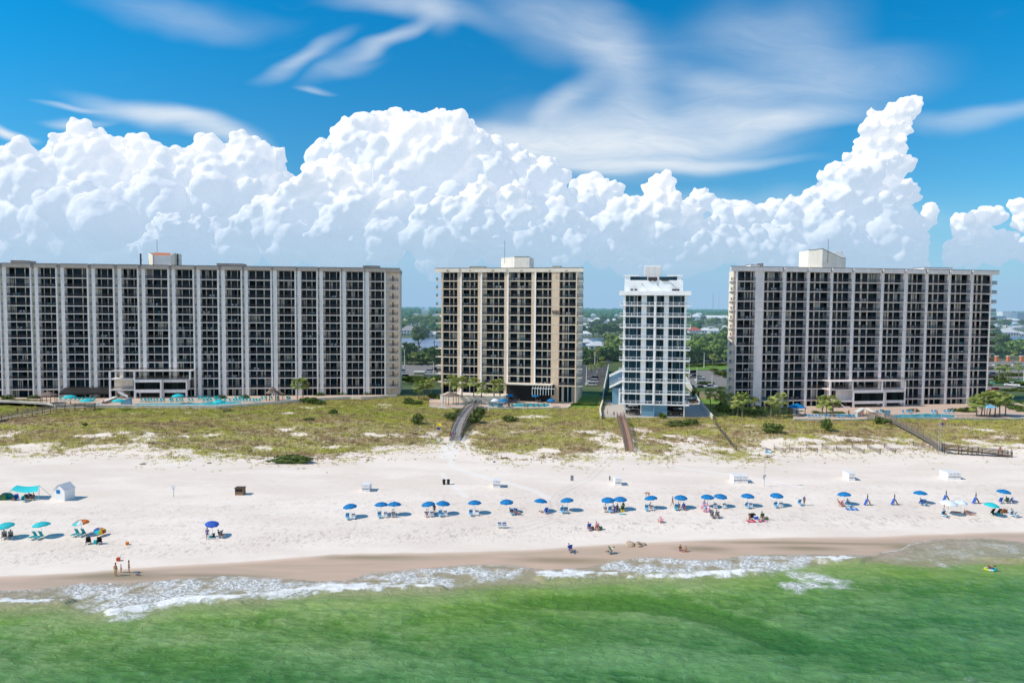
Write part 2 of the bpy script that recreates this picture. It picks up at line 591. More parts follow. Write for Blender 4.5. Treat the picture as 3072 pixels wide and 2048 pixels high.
def cumulus(name, D, blobs, label, seed, vox=None, puff=1.0):
    """blobs: (px, py, radius px). A heap of spheres fused into one skin, then billowed."""
    rg = np.random.default_rng(seed)
    S = D / F
    pts = []
    for (px, py, r) in blobs:
        p = np.array(at_y(px, py, D)); rr = r * S
        p[1] += rg.uniform(-.3, .3) * rr
        pts.append((p, rr * 0.86))
        n1 = int(9 + r / 14)
        for _ in range(n1):
            d = rg.normal(size=3); d /= np.linalg.norm(d)
            d[2] = abs(d[2]) if rg.random() < .75 else d[2]
            if d[1] > 0.35: d[1] = -d[1]
            r1 = rr * rg.uniform(.22, .58)
            p1 = p + d * rr * rg.uniform(.66, .9)
            pts.append((p1, r1))
            for _ in range(3):
                d2 = d + rg.normal(size=3) * .75; d2 /= np.linalg.norm(d2)
                r2 = r1 * rg.uniform(.22, .52)
                pts.append((p1 + d2 * r1 * rg.uniform(.75, .98), r2))
    V, Fc, off = [], [], 0
    v0, f0 = ICO[2]
    for p, r in pts:
        V.append(v0 * r * np.array([1.04, 1, .97]) + p); Fc.append(f0 + off); off += len(v0)
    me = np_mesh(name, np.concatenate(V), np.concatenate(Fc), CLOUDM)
    o = link_mesh(name, me)
    rm = o.modifiers.new("skin", "REMESH"); rm.mode = "VOXEL"; rm.voxel_size = vox or 5.0 * S; rm.use_smooth_shade = True
    dg = bpy.context.evaluated_depsgraph_get()
    m1 = bpy.data.meshes.new_from_object(o.evaluated_get(dg)); o.modifiers.clear(); o.data = m1
    co = np.empty(len(m1.vertices) * 3, dtype=np.float32); m1.vertices.foreach_get("co", co); co = co.reshape(-1, 3)
    kk = np.clip(0.5 + 0.9 * sum(np.sin((co[:, 0] * a_ + co[:, 2] * b_) / (S * l_) + seed + i_) for i_, (a_, b_, l_) in enumerate(((1, .6, 60), (-.7, 1, 85), (.3, -1.2, 42), (1.3, .2, 140)))) / 2.6, .12, 1)
    vg = o.vertex_groups.new(name="knobs")
    for q in range(1, 10):
        ids = np.nonzero(np.abs(kk - q / 9) < .0556)[0]
        if len(ids): vg.add(ids.tolist(), q / 9, "REPLACE")
    for (sc_, st, ty) in ((52 * S, 13 * S * puff, "VORONOI"), (19 * S, 3.8 * S * puff, "VORONOI"), (8 * S, 1.5 * S * puff, "CLOUDS")):
        t = bpy.data.textures.new(name + "_billow", ty)
        t.noise_scale = sc_
        if ty == "VORONOI":
            t.distance_metric = "DISTANCE"; t.noise_intensity = 1.1
        else:
            t.noise_depth = 4
        dm = o.modifiers.new("billow", "DISPLACE"); dm.texture = t; dm.texture_coords = "GLOBAL"
        dm.vertex_group = "knobs"
        dm.strength = -st if ty == "VORONOI" else st; dm.mid_level = 0.4
    dg = bpy.context.evaluated_depsgraph_get()
    ev = o.evaluated_get(dg)
    m2 = bpy.data.meshes.new_from_object(ev)
    o.modifiers.clear(); o.data = m2
    m2.name = name
    m2.polygons.foreach_set("use_smooth", [True] * len(m2.polygons))
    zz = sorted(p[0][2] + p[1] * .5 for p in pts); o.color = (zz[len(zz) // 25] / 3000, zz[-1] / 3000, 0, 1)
    tag(o, label, "cloud", "cumulus clouds piled up behind the towers", "stuff")
    return o


CL = [
    ("cumulus_cloud", 9000, [(120, 560, 110), (40, 600, 110), (210, 500, 75), (260, 450, 66), (330, 462, 60), (400, 470, 62), (470, 520, 90), (330, 560, 120), (180, 640, 140),
        (560, 560, 100), (650, 520, 88), (740, 520, 88), (800, 500, 62), (835, 470, 30), (700, 620, 130), (520, 680, 160), (330, 720, 170), (820, 610, 80), (100, 760, 160)],
     "broad soft white cumulus bank filling the left of the sky", 3, .6),
    ("cumulus_cloud", 8200, [(1010, 475, 62), (1080, 425, 56), (1135, 408, 60), (1178, 388, 50), (1250, 384, 48), (1325, 392, 54), (1395, 425, 60), (1440, 470, 74), (1080, 480, 100),
        (1200, 480, 120), (1330, 500, 130), (1450, 560, 130), (1180, 600, 150), (1360, 680, 160), (1560, 640, 110), (1640, 560, 70), (1560, 520, 60), (1530, 490, 50), (990, 540, 80), (1650, 680, 90)],
     "tallest bright cauliflower cumulus mass above the middle tower", 5, 1.0),
    ("cumulus_cloud", 7400, [(960, 555, 66), (900, 600, 50), (1010, 545, 60), (1060, 570, 70), (960, 640, 80), (820, 650, 56), (790, 640, 40), (760, 690, 60), (1080, 680, 100), (860, 730, 90), (1180, 650, 60), (1150, 730, 90),
        (500, 700, 52), (540, 715, 60), (600, 700, 48), (470, 760, 60), (650, 730, 60), (700, 770, 70), (1020, 760, 100)],
     "knobbly white cumulus heads rising behind the long left building", 8, 1.25),
    ("cumulus_cloud", 7000, [(1290, 660, 45), (1340, 640, 50), (1440, 570, 36), (1430, 610, 50), (1400, 680, 80), (1540, 600, 46), (1560, 660, 60), (1500, 730, 90), (1300, 740, 80), (1620, 740, 80), (1680, 640, 40), (1720, 680, 50), (1700, 760, 70)],
     "pale cumulus towers directly behind the middle building", 12, 1.3),
    ("cumulus_cloud", 7200, [(1980, 570, 38), (1995, 550, 30), (1965, 610, 46), (1990, 650, 54), (1930, 640, 46), (1870, 640, 46), (1830, 690, 60), (1900, 700, 76), (2000, 720, 70), (2080, 660, 46), (2130, 700, 50), (2180, 745, 60), (2060, 770, 80), (2250, 760, 60), (1800, 760, 60)],
     "cumulus heads above the slim white tower", 15, 1.25),
    ("cumulus_cloud", 7600, [(2715, 335, 42), (2690, 350, 44), (2640, 365, 42), (2600, 385, 36), (2670, 400, 42), (2640, 440, 50), (2600, 440, 36), (2680, 455, 38), (2560, 500, 46), (2590, 480, 40), (2640, 510, 56), (2700, 500, 34),
        (2500, 540, 42), (2475, 535, 22), (2560, 570, 66), (2660, 590, 60), (2715, 590, 44), (2500, 610, 66), (2430, 620, 56), (2380, 670, 60), (2340, 720, 60), (2600, 670, 90), (2450, 720, 90), (2720, 690, 64), (2600, 760, 90), (2320, 770, 70), (2740, 760, 60)],
     "tall narrow cumulus tower leaning right above the right building", 21, 1.15),
    ("cumulus_cloud", 8000, [(2795, 640, 26), (2780, 670, 24), (2765, 690, 18)], "small detached puff right of the leaning cumulus tower", 23, 1.1),
    ("cumulus_cloud", 8000, [(2900, 690, 42), (2950, 660, 36), (2985, 655, 28), (2930, 740, 56), (2860, 770, 44), (2980, 750, 56), (3050, 625, 26), (3070, 660, 34), (3035, 615, 16), (3080, 760, 40)],
     "cumulus group at the far right edge of the sky", 27, 1.1),
    ("cumulus_cloud", 11000, [(1760, 560, 50), (1830, 590, 50), (1740, 640, 70), (2100, 610, 40), (2160, 625, 34), (2050, 660, 60), (2300, 680, 60), (2200, 680, 70), (1900, 760, 90)],
     "hazy distant cumulus sheet between the white tower and the right building", 31, .8),
]
if not globals().get("NO_CLOUDS"):
    for (n, D, bl, lab, seed, pf) in CL:
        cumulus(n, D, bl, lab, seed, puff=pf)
# ------------------------------------------------------------------ world polylines measured on the photograph's ground
def wl(pts, z):
    """photo pixels -> world (x, y) samples at height z, sorted by x"""
    q = [at_z(px, py, z) for px, py in pts]
    q.sort(key=lambda p: p.x)
    return np.array([p.x for p in q]), np.array([p.y for p in q])


def line(pts, z=0.2):
    xs, ys = wl(pts, z)
    return lambda X: np.interp(X, xs, ys)


WET = line([(-400, 1722), (0, 1716), (260, 1704), (490, 1690), (720, 1678), (1000, 1657), (1300, 1652), (1560, 1645), (1800, 1633), (2060, 1620), (2350, 1611), (2620, 1607), (3072, 1594), (3500, 1586)], 1.0)
# edge of the thin swash film on the sand
SWASH = line([(-400, 1772), (0, 1772), (120, 1768), (243, 1752), (330, 1751), (430, 1749), (560, 1739), (640, 1732), (720, 1732), (800, 1735), (880, 1739), (950, 1744), (1040, 1741), (1110, 1724),
              (1200, 1716), (1300, 1708), (1400, 1701), (1500, 1700), (1560, 1705), (1640, 1712), (1760, 1706), (1810, 1696), (1850, 1689), (1920, 1680), (2000, 1680), (2100, 1686), (2150, 1684),
              (2240, 1673), (2340, 1671), (2450, 1670), (2560, 1670), (2610, 1672), (2649, 1663), (2700, 1657), (2725, 1644), (2756, 1637), (2821, 1630), (2952, 1627), (3072, 1637), (3500, 1645)], 0.1)
# lower edge of the foam / breaker line
BRK = line([(-400, 1825), (0, 1822), (100, 1820), (200, 1813), (262, 1822), (330, 1842), (400, 1832), (520, 1813), (640, 1806), (700, 1806), (780, 1798), (880, 1785), (960, 1779), (1060, 1777), (1150, 1775),
            (1250, 1768), (1320, 1770), (1400, 1762), (1520, 1748), (1600, 1746), (1640, 1742), (1700, 1742), (1800, 1735), (1880, 1732), (2050, 1733), (2180, 1726), (2280, 1719), (2340, 1705), (2420, 1696), (2560, 1692),
            (2620, 1690), (2800, 1700), (2930, 1690), (3072, 1690), (3500, 1690)], 0.1)


def sand_height(X, Y):
    return terr(X, Y)


# ---- beach sand
def sand_material():
    m, nt, b = new_mat("sand")
    g = nd(nt, "ShaderNodeNewGeometry"); pos = g.outputs["Position"]
    n1 = noise_(nt, mapv(nt, pos, (0.05, 0.14, 1)), 1, 5, 0.6)
    n2 = noise_(nt, mapv(nt, pos, (1.1, 0.75, 1)), 1.0, 5, 0.62)
    dry = mixc(nt, ramp(nt, n1, 0.35, 0.7), (0.77, 0.67, 0.575), (0.875, 0.775, 0.685))
    foot = attr(nt, "foot")
    n2 = math_(nt, "ADD", math_(nt, "MULTIPLY", n2, .6), math_(nt, "MULTIPLY", noise_(nt, mapv(nt, pos, (2.6, 1.7, 1)), 1.0, 3, 0.6), .4))
    pit = math_(nt, "MULTIPLY", ramp(nt, n2, 0.50, 0.62), math_(nt, "ADD", math_(nt, "MULTIPLY", foot, 0.52), 0.05))
    dry = mixc(nt, pit, dry, (0.47, 0.40, 0.355))
    # wheel / footpath tracks
    dry = mixc(nt, math_(nt, "MULTIPLY", attr(nt, "track"), 0.55), dry, (0.86, 0.82, 0.78))
    dry = mixc(nt, math_(nt, "MULTIPLY", attr(nt, "rut"), 0.32), dry, (0.46, 0.42, 0.39))
    n3 = noise_(nt, mapv(nt, pos, (0.06, 0.4, 1)), 1, 4, 0.6, 0.6)
    wetc = mixc(nt, ramp(nt, n3, 0.35, 0.65), (0.60, 0.43, 0.32), (0.51, 0.385, 0.275))
    wetc = mixc(nt, math_(nt, "MULTIPLY", attr(nt, "soak"), 0.8), wetc, (0.28, 0.225, 0.13))
    damp = mixc(nt, 0.55, (0.70, 0.56, 0.46), wetc)
    wet = attr(nt, "wet")
    c = mixc(nt, ramp(nt, wet, 0.0, 0.5), dry, damp)
    c = mixc(nt, ramp(nt, wet, 0.45, 1.0), c, wetc)
    # dune soil: litter between the grass
    dn = attr(nt, "dune")
    n4 = noise_(nt, mapv(nt, pos, (0.5, 0.9, 1)), 1.0, 6, 0.65)
    veg = ramp(nt, math_(nt, "ADD", dn, math_(nt, "MULTIPLY", math_(nt, "SUBTRACT", n4, 0.5), 1.5)), 0.25, 0.80)
    soil = mixc(nt, ramp(nt, n1, 0.3, 0.7), (0.40, 0.365, 0.15), (0.40, 0.31, 0.20))
    c = mixc(nt, math_(nt, "MULTIPLY", veg, 0.92), c, soil)
    # lawns and inland ground
    inl = ramp(nt, nd_sep_y(nt, pos), 232, 238, 0, 1)
    n5 = noise_(nt, mapv(nt, pos, (0.02, 0.02, 1)), 1, 6, 0.6)
    inc = mixc(nt, ramp(nt, n5, 0.4, 0.6), (0.055, 0.10, 0.022), (0.085, 0.095, 0.04))
    c = mixc(nt, inl, c, inc)
    nt.links.new(c, b.inputs["Base Color"])
    rg = ramp(nt, wet, 0.4, 1.0, 0.95, 0.38)
    nt.links.new(rg, b.inputs["Roughness"])
    b.inputs["Specular IOR Level"].default_value = 0.25
    bp = nd(nt, "ShaderNodeBump", i_Distance=0.25)
    nt.links.new(math_(nt, "MULTIPLY", math_(nt, "ADD", foot, 0.12), 0.40), bp.inputs["Strength"])
    nt.links.new(noise_(nt, mapv(nt, pos, (1.7, 1.2, 1)), 1.1, 5, 0.6), bp.inputs["Height"])
    nt.links.new(bp.outputs[0], b.inputs["Normal"])
    return m


def nd_sep_y(nt, pos):
    s = nd(nt, "ShaderNodeSeparateXYZ"); nt.links.new(pos, s.inputs[0]); return s.outputs[1]


def seg_mask(X, Y, pts, w, soft=0.3):
    """0..1 mask of a world polyline of half width w"""
    d = np.full(X.shape, 1e9)
    for (a, b) in zip(pts[:-1], pts[1:]):
        ax, ay, bx, by = a[0], a[1], b[0], b[1]
        L2 = (bx - ax) ** 2 + (by - ay) ** 2 + 1e-9
        t = np.clip(((X - ax) * (bx - ax) + (Y - ay) * (by - ay)) / L2, 0, 1)
        d = np.minimum(d, np.hypot(X - ax - t * (bx - ax), Y - ay - t * (by - ay)))
    return np.clip((w + soft - d) / soft, 0, 1)


def gp(pts):
    return [tuple(ground(px, py))[:2] for px, py in pts]


TRACK1 = gp([(1362, 1322), (1368, 1350), (1350, 1395), (1400, 1415), (1480, 1440), (1540, 1452), (1600, 1470), (1650, 1495)])
TRACK2 = gp([(1325, 1420), (1360, 1455), (1400, 1490)])
RUT = gp([(1845, 1362), (1812, 1395), (1770, 1435), (1700, 1468), (1680, 1480), (1662, 1500), (1664, 1518), (1672, 1540), (1660, 1562), (1600, 1580), (1545, 1592)])
TRACK3 = gp([(1990, 1395), (2110, 1412), (2200, 1425), (2330, 1445), (2400, 1460)])
PATHP = gp([(1362, 1318), (1350, 1340), (1335, 1370)])
PATH3 = gp([(1889, 1352), (1880, 1372)])

# dune cover: bare sand patches (photo ellipses, converted to ground positions)
BARE = [(40, 1300, 55, 22), (300, 1305, 130, 14), (440, 1310, 60, 12), (560, 1310, 60, 10), (110, 1335, 80, 12), (640, 1305, 40, 10), (860, 1288, 50, 7), (890, 1302, 60, 7), (1150, 1216, 38, 9), (940, 1222, 60, 5),
        (870, 1239, 40, 6), (1120, 1304, 50, 8), (1190, 1305, 45, 8), (1290, 1305, 55, 16), (1420, 1300, 40, 14), (1400, 1322, 35, 14), (1480, 1262, 36, 5), (1560, 1250, 60, 7), (1620, 1250, 60, 8), (1560, 1296, 60, 5),
        (1760, 1294, 50, 6), (1810, 1300, 50, 14), (1800, 1320, 50, 14), (1930, 1295, 40, 22), (1880, 1320, 60, 22), (2040, 1310, 60, 10), (2120, 1340, 130, 12), (1990, 1325, 60, 10), (2110, 1320, 50, 8),
        (2290, 1325, 90, 16), (2420, 1320, 90, 10), (2500, 1310, 60, 8), (2560, 1318, 60, 8), (2640, 1315, 60, 10), (2720, 1320, 50, 10), (2400, 1352, 300, 16), (2700, 1350, 200, 16), (2880, 1282, 40, 7), (2960, 1290, 60, 9),
        (3000, 1312, 80, 13), (2930, 1322, 40, 7), (3060, 1335, 40, 12), (2130, 1275, 30, 6), (2260, 1277, 50, 5), (660, 1345, 50, 8), (560, 1352, 60, 10), (340, 1362, 90, 14), (250, 1352, 50, 8), (1000, 1340, 60, 10), (800, 1345, 50, 10),
        (1150, 1345, 60, 12), (1640, 1350, 60, 10), (1540, 1365, 60, 16), (560, 1238, 40, 5), (400, 1240, 40, 4), (130, 1345, 50, 5)]
BAREW = []
for (px, py, rx, ry) in BARE:
    c = ground(px, py); e = ground(px + rx, py); t_ = ground(px, py - ry); b_ = ground(px, py + ry)
    BAREW.append((c.x, (t_.y + b_.y) / 2, abs(e.x - c.x), max(0.6, abs(t_.y - b_.y) / 2)))

EDGE = [(-300, 1352), (0, 1350), (60, 1362), (160, 1368), (230, 1352), (330, 1350), (440, 1345), (500, 1372), (560, 1378), (620, 1368), (700, 1372), (760, 1378), (840, 1382), (960, 1378), (1080, 1374), (1120, 1362), (1200, 1348), (1300, 1340),
        (1345, 1330), (1362, 1316), (1395, 1340), (1440, 1358), (1500, 1376), (1560, 1384), (1640, 1372), (1700, 1384), (1760, 1378), (1830, 1362), (1880, 1350), (1930, 1370), (1990, 1382), (2070, 1352), (2160, 1376), (2250, 1380),
        (2300, 1376), (2330, 1352), (2440, 1352), (2620, 1352), (2800, 1350), (2830, 1345), (3000, 1340), (3072, 1348), (3400, 1350)]
_e = [ground(px, py) for px, py in EDGE]
_e.sort(key=lambda p: p.x)
EX, EY = np.array([p.x for p in _e]), np.array([p.y for p in _e])


def fbm(X, Y, s, seed=0, octaves=4):
    out = np.zeros(np.shape(X)); amp = 1.0; tot = 0
    rg = np.random.default_rng(seed)
    for o in range(octaves):
        for _ in range(4):
            a = rg.uniform(0, 2 * PI); f = (2 ** o) / s * rg.uniform(.7, 1.4); ph = rg.uniform(0, 2 * PI)
            a2 = rg.uniform(0, 2 * PI)
            out += amp * np.sin((X * math.cos(a) + Y * math.sin(a)) * f * 6.28 + ph + 1.5 * np.sin((X * math.cos(a2) + Y * math.sin(a2)) * f * 3.1 + ph * 2)) / 4
        tot += amp; amp *= 0.6
    return out / tot


def dune_cover(X, Y):
    """0 bare sand .. 1 dense grass"""
    edge = np.interp(X, EX, EY)
    n = fbm(X, Y * 1.8, 7.0, 3) * 0.9
    n2 = fbm(X, Y * 2.5, 16.0, 8, 3) * 0.6
    n3 = fbm(X * .6, Y * 1.3, 2.2, 55, 3) * 0.75
    d = (Y - edge) / 6.5
    c = np.clip(d, -1, 1.25) + (n + n2) * 0.75 + n3 * .55
    for (cx, cy, rx, ry) in BAREW:
        q = np.sqrt(((X - cx) / rx) ** 2 + ((Y - cy) / ry) ** 2) + n * 0.35
        c = c - 0.95 * np.clip(1.2 - q + n3, 0, 1)
    c = np.where(Y < edge - 6, -1, c)
    c = np.clip(c, 0, 1)
    for tr, wd in ((PATHP, 2.2), (PATH3, 1.6)):
        c = c * (1 - seg_mask(X, Y, tr, wd, 1.0))
    return c


def wetf(X, Y):
    return np.clip((WET(X) - Y + fbm(X, Y, 25, 5) * 0.5) / 1.6 + 0.2, 0, 1)


def footf(X, Y):
    e = WET(X)
    d = Y - e
    band = np.exp(-((d - 5.5) / 3.2) ** 2) * 1.0 + 0.62 * smooth(2, 9, d) * (1 - smooth(24, 32, d)) + 0.12
    band = band * (0.75 + 0.55 * fbm(X, Y, 14, 9))
    return np.clip(band * smooth(1, 3.5, d) * (1 - 0.75 * smooth(45, 52, d)), 0, 1.2)


def soakf(X, Y):
    out = np.zeros(X.shape)
    for px, py, rx, ry in [(330, 1722, 230, 12), (620, 1720, 200, 5), (1080, 1672, 190, 7), (1690, 1678, 160, 8), (2110, 1648, 90, 7), (2420, 1645, 120, 6), (2730, 1640, 80, 9), (2400, 1632, 500, 3)]:
        c = at_z(px, py, .6); e = at_z(px + rx, py, .6); t_ = at_z(px, py - ry, .6)
        q = np.hypot((X - c.x) / (e.x - c.x), (Y - c.y) / (t_.y - c.y))
        out = np.maximum(out, np.clip(1.3 - q, 0, 1))
    return out


GRASS_TOP = 236
GATTR = {"wet": wetf, "foot": footf, "soak": soakf, "dune": lambda X, Y: np.where(Y > GRASS_TOP, 1.0, dune_cover(X, Y)),
         "track": lambda X, Y: np.maximum.reduce([seg_mask(X, Y, TRACK1, .5, .5), seg_mask(X, Y, TRACK2, .4, .4), seg_mask(X, Y, TRACK3, .4, .5), seg_mask(X, Y, PATHP, 1.0, 1.0)]),
         "rut": lambda X, Y: np.clip(seg_mask(X, Y, RUT, .75, .2) - seg_mask(X, Y, RUT, .42, .2), 0, 1)}
SAND = sand_material()
xs = np.arange(-190, 190.1, 0.42)
ys = np.concatenate([np.arange(70, 165, 0.42), np.arange(165, 240, 0.6)])
fine = grid_mesh("beach_sand", xs, ys, lambda X, Y: sand_height(X, Y) + fbm(X, Y, 3.0, 4, 2) * 0.035 * smooth(100, 112, Y), SAND, GATTR)
tag(link_mesh("beach", fine), kind="structure")
xs = np.array([-30000, -9000, -2500, -900, -400, -190, -120, -60, 0, 60, 120, 190, 400, 900, 2500, 9000, 30000.])
ys = np.concatenate([np.linspace(239.5, 310, 24), [340, 420, 600, 900, 1500, 3000, 7000, 16000, 40000.]])
land = grid_mesh("inland_ground", xs, ys, lambda X, Y: sand_height(X, Y), None or SAND, {"dune": lambda X, Y: np.ones(X.shape)})
GRASSM, nt, b = new_mat("inland_green")
g = nd(nt, "ShaderNodeNewGeometry")
n5 = noise_(nt, mapv(nt, g.outputs["Position"], (0.03, 0.03, 1)), 1, 7, 0.62)
nt.links.new(mixc(nt, ramp(nt, n5, 0.35, 0.65), (0.045, 0.10, 0.018), (0.11, 0.12, 0.045)), b.inputs["Base Color"])
b.inputs["Roughness"].default_value = 0.95
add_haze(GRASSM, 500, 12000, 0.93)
land.materials.clear(); land.materials.append(GRASSM)
tag(link_mesh("ground", land), kind="structure")
# the beach goes on either side of the frame
for sx, (a, c) in enumerate(((-1500, -190), (190, 1500))):
    side = grid_mesh("beach_far", np.linspace(a, c, 60), np.concatenate([np.arange(70, 240, 2.0), [240]]), sand_height, SAND,
                     {k: GATTR[k] for k in ("wet", "foot")} | {"dune": lambda X, Y: smooth(158, 164, Y)})
    tag(link_mesh("beach", side), kind="structure")


# ---- sea
def sea_material():
    m, nt, b = new_mat("sea_water")
    g = nd(nt, "ShaderNodeNewGeometry"); pos = g.outputs["Position"]
    depth = attr(nt, "depth")     # 0 at the swash edge .. 1 offshore
    foam = attr(nt, "foam")
    lace = attr(nt, "lace")
    nA = noise_(nt, mapv(nt, pos, (0.045, 0.085, 1), rot=(0, 0, R(-14))), 1, 5, 0.62, 0.4)
    nB = noise_(nt, mapv(nt, pos, (0.16, 0.32, 1), rot=(0, 0, R(-12))), 1, 4, 0.6, 0.5)
    mid = mixc(nt, ramp(nt, nA, 0.36, 0.64), (0.215, 0.37, 0.06), (0.36, 0.46, 0.18))
    mid = mixc(nt, ramp(nt, nB, 0.42, 0.62, 0, 0.5), mid, (0.13, 0.30, 0.05))
    deep = mixc(nt, ramp(nt, nA, 0.34, 0.66), (0.075, 0.235, 0.06), (0.15, 0.325, 0.12))
    c = mixc(nt, ramp(nt, depth, 0.50, 1.0), mid, deep)
    hh_ = noise_(nt, mapv(nt, pos, (0.6, 1.15, 1), rot=(0, 0, R(-14))), 1.0, 7, 0.66, 0.9)
    c = mixc(nt, ramp(nt, hh_, 0.52, 0.66, 0, 0.55), c, mixc(nt, ramp(nt, depth, .5, 1), (0.30, 0.45, 0.18), (0.135, 0.33, 0.165)))  # ripple highlights painted in as lighter colour
    c = mixc(nt, ramp(nt, attr(nt, "lift"), 0.10, -0.26, 0, 0.9), c, mixc(nt, ramp(nt, depth, .5, 1), (0.095, 0.24, 0.02), (0.035, 0.155, 0.035)))  # troughs painted darker by wave height, standing in for light through the crests
    shal = mixc(nt, ramp(nt, nB, 0.35, 0.65), (0.34, 0.34, 0.17), (0.40, 0.36, 0.23))
    c = mixc(nt, ramp(nt, depth, 0.16, 0.52), shal, c)
    film = mixc(nt, ramp(nt, nB, 0.4, 0.6), (0.47, 0.37, 0.28), (0.40, 0.345, 0.235))
    c = mixc(nt, ramp(nt, depth, 0.0, 0.17), film, c)
    # far water turns to dark teal
    c = mixc(nt, ramp(nt, nd_sep_y(nt, pos), 40, -60), c, (0.012, 0.06, 0.05))
    # lacy foam: voronoi cell edges, stretched along the shore
    wv = noise_(nt, mapv(nt, pos, (0.7, 1.1, 1)), 1, 3, 0.5, 0, 1)
    wa = nd(nt, "ShaderNodeVectorMath", operation="SCALE", i_Scale=1.3); nt.links.new(wv, wa.inputs[0])
    wb = nd(nt, "ShaderNodeVectorMath", operation="ADD"); nt.links.new(mapv(nt, pos, (0.75, 1.7, 1), rot=(0, 0, R(14))), wb.inputs[0]); nt.links.new(wa.outputs[0], wb.inputs[1])
    vo = nd(nt, "ShaderNodeTexVoronoi", feature="DISTANCE_TO_EDGE", i_Scale=1.7); nt.links.new(wb.outputs[0], vo.inputs["Vector"])
    vo2 = nd(nt, "ShaderNodeTexVoronoi", feature="DISTANCE_TO_EDGE", i_Scale=4.2); nt.links.new(wb.outputs[0], vo2.inputs["Vector"])
    e1 = ramp(nt, vo.outputs["Distance"], 0.03, 0.24, 1, 0)
    e2 = ramp(nt, vo2.outputs["Distance"], 0.02, 0.22, 1, 0)
    net = math_(nt, "MAXIMUM", e1, math_(nt, "MULTIPLY", e2, 0.75))
    nC = noise_(nt, mapv(nt, pos, (0.5, 0.9, 1)), 1.0, 5, 0.65)
    fr = math_(nt, "ADD", foam, math_(nt, "MULTIPLY", math_(nt, "SUBTRACT", nC, 0.5), 1.7))
    solid = ramp(nt, fr, 0.45, 0.85)
    lc = math_(nt, "MULTIPLY", net, ramp(nt, math_(nt, "ADD", lace, math_(nt, "MULTIPLY", math_(nt, "SUBTRACT", nC, 0.5), 0.6)), 0.1, 0.85))
    ff = math_(nt, "MAXIMUM", solid, math_(nt, "MULTIPLY", lc, 1.0), True)
    milk = math_(nt, "MULTIPLY", ramp(nt, lace, 0.1, 1.0), 0.30)
    c = mixc(nt, milk, c, (0.62, 0.63, 0.60))
    c = mixc(nt, ff, c, (0.93, 0.93, 0.91))
    nt.links.new(c, b.inputs["Base Color"])
    nt.links.new(ramp(nt, ff, 0, 1, 0.22, 0.8), b.inputs["Roughness"])
    b.inputs["IOR"].default_value = 1.33
    b.inputs["Specular IOR Level"].default_value = 0.32
    bp = nd(nt, "ShaderNodeBump", i_Strength=0.95, i_Distance=0.5)
    h = math_(nt, "ADD", noise_(nt, mapv(nt, pos, (0.6, 1.15, 1), rot=(0, 0, R(-14))), 1.0, 7, 0.66, 0.9), math_(nt, "MULTIPLY", ff, 0.25))
    nt.links.new(h, bp.inputs["Height"])
    nt.links.new(bp.outputs[0], b.inputs["Normal"])
    return m


SEA = sea_material()


def poly_soft(X, Y, pts, z=0.1, soft=0.8):
    """soft mask of a polygon given in photo pixels, laid on the water"""
    P_ = [at_z(px, py, z) for px, py in pts]
    P_ = [(p.x, p.y) for p in P_]
    inside = np.zeros(X.shape, bool)
    n = len(P_)
    for i in range(n):
        x1, y1 = P_[i]; x2, y2 = P_[(i + 1) % n]
        c = ((y1 > Y) != (y2 > Y)) & (X < (x2 - x1) * (Y - y1) / (y2 - y1 + 1e-9) + x1)
        inside ^= c
    d = np.full(X.shape, 1e9)
    for i in range(n):
        ax, ay = P_[i]; bx, by = P_[(i + 1) % n]
        L2 = (bx - ax) ** 2 + (by - ay) ** 2 + 1e-9
        t = np.clip(((X - ax) * (bx - ax) + (Y - ay) * (by - ay)) / L2, 0, 1)
        d = np.minimum(d, np.hypot(X - ax - t * (bx - ax), Y - ay - t * (by - ay)))
    sd_ = np.where(inside, d, -d)
    return np.clip(0.5 + sd_ / (2 * soft), 0, 1)


CREST = [  # solid white water
    [(-300, 1790), (0, 1790), (60, 1787), (160, 1786), (215, 1800), (190, 1811), (120, 1818), (60, 1820), (-300, 1824)],
    [(300, 1838), (400, 1821), (520, 1800), (640, 1791), (780, 1774), (880, 1758), (960, 1748), (1060, 1746), (1180, 1746), (1270, 1752), (1330, 1768), (1250, 1772), (1150, 1776), (1060, 1779), (960, 1781), (880, 1789), (780, 1801), (700, 1809), (640, 1811), (520, 1819), (400, 1838), (330, 1850)],
    [(1595, 1714), (1640, 1710), (1740, 1711), (1820, 1717), (1885, 1726), (1860, 1733), (1780, 1736), (1700, 1742), (1640, 1742), (1610, 1730)],
    [(1880, 1727), (2050, 1728), (2140, 1716), (2260, 1713), (2340, 1716), (2280, 1722), (2180, 1730), (2050, 1736), (1880, 1735)],
    [(2420, 1672), (2540, 1671), (2610, 1676), (2570, 1692), (2520, 1696), (2470, 1688)],
    [(2920, 1676), (2990, 1676), (3072, 1680), (3400, 1684), (3400, 1690), (3072, 1686), (2990, 1681)],
]
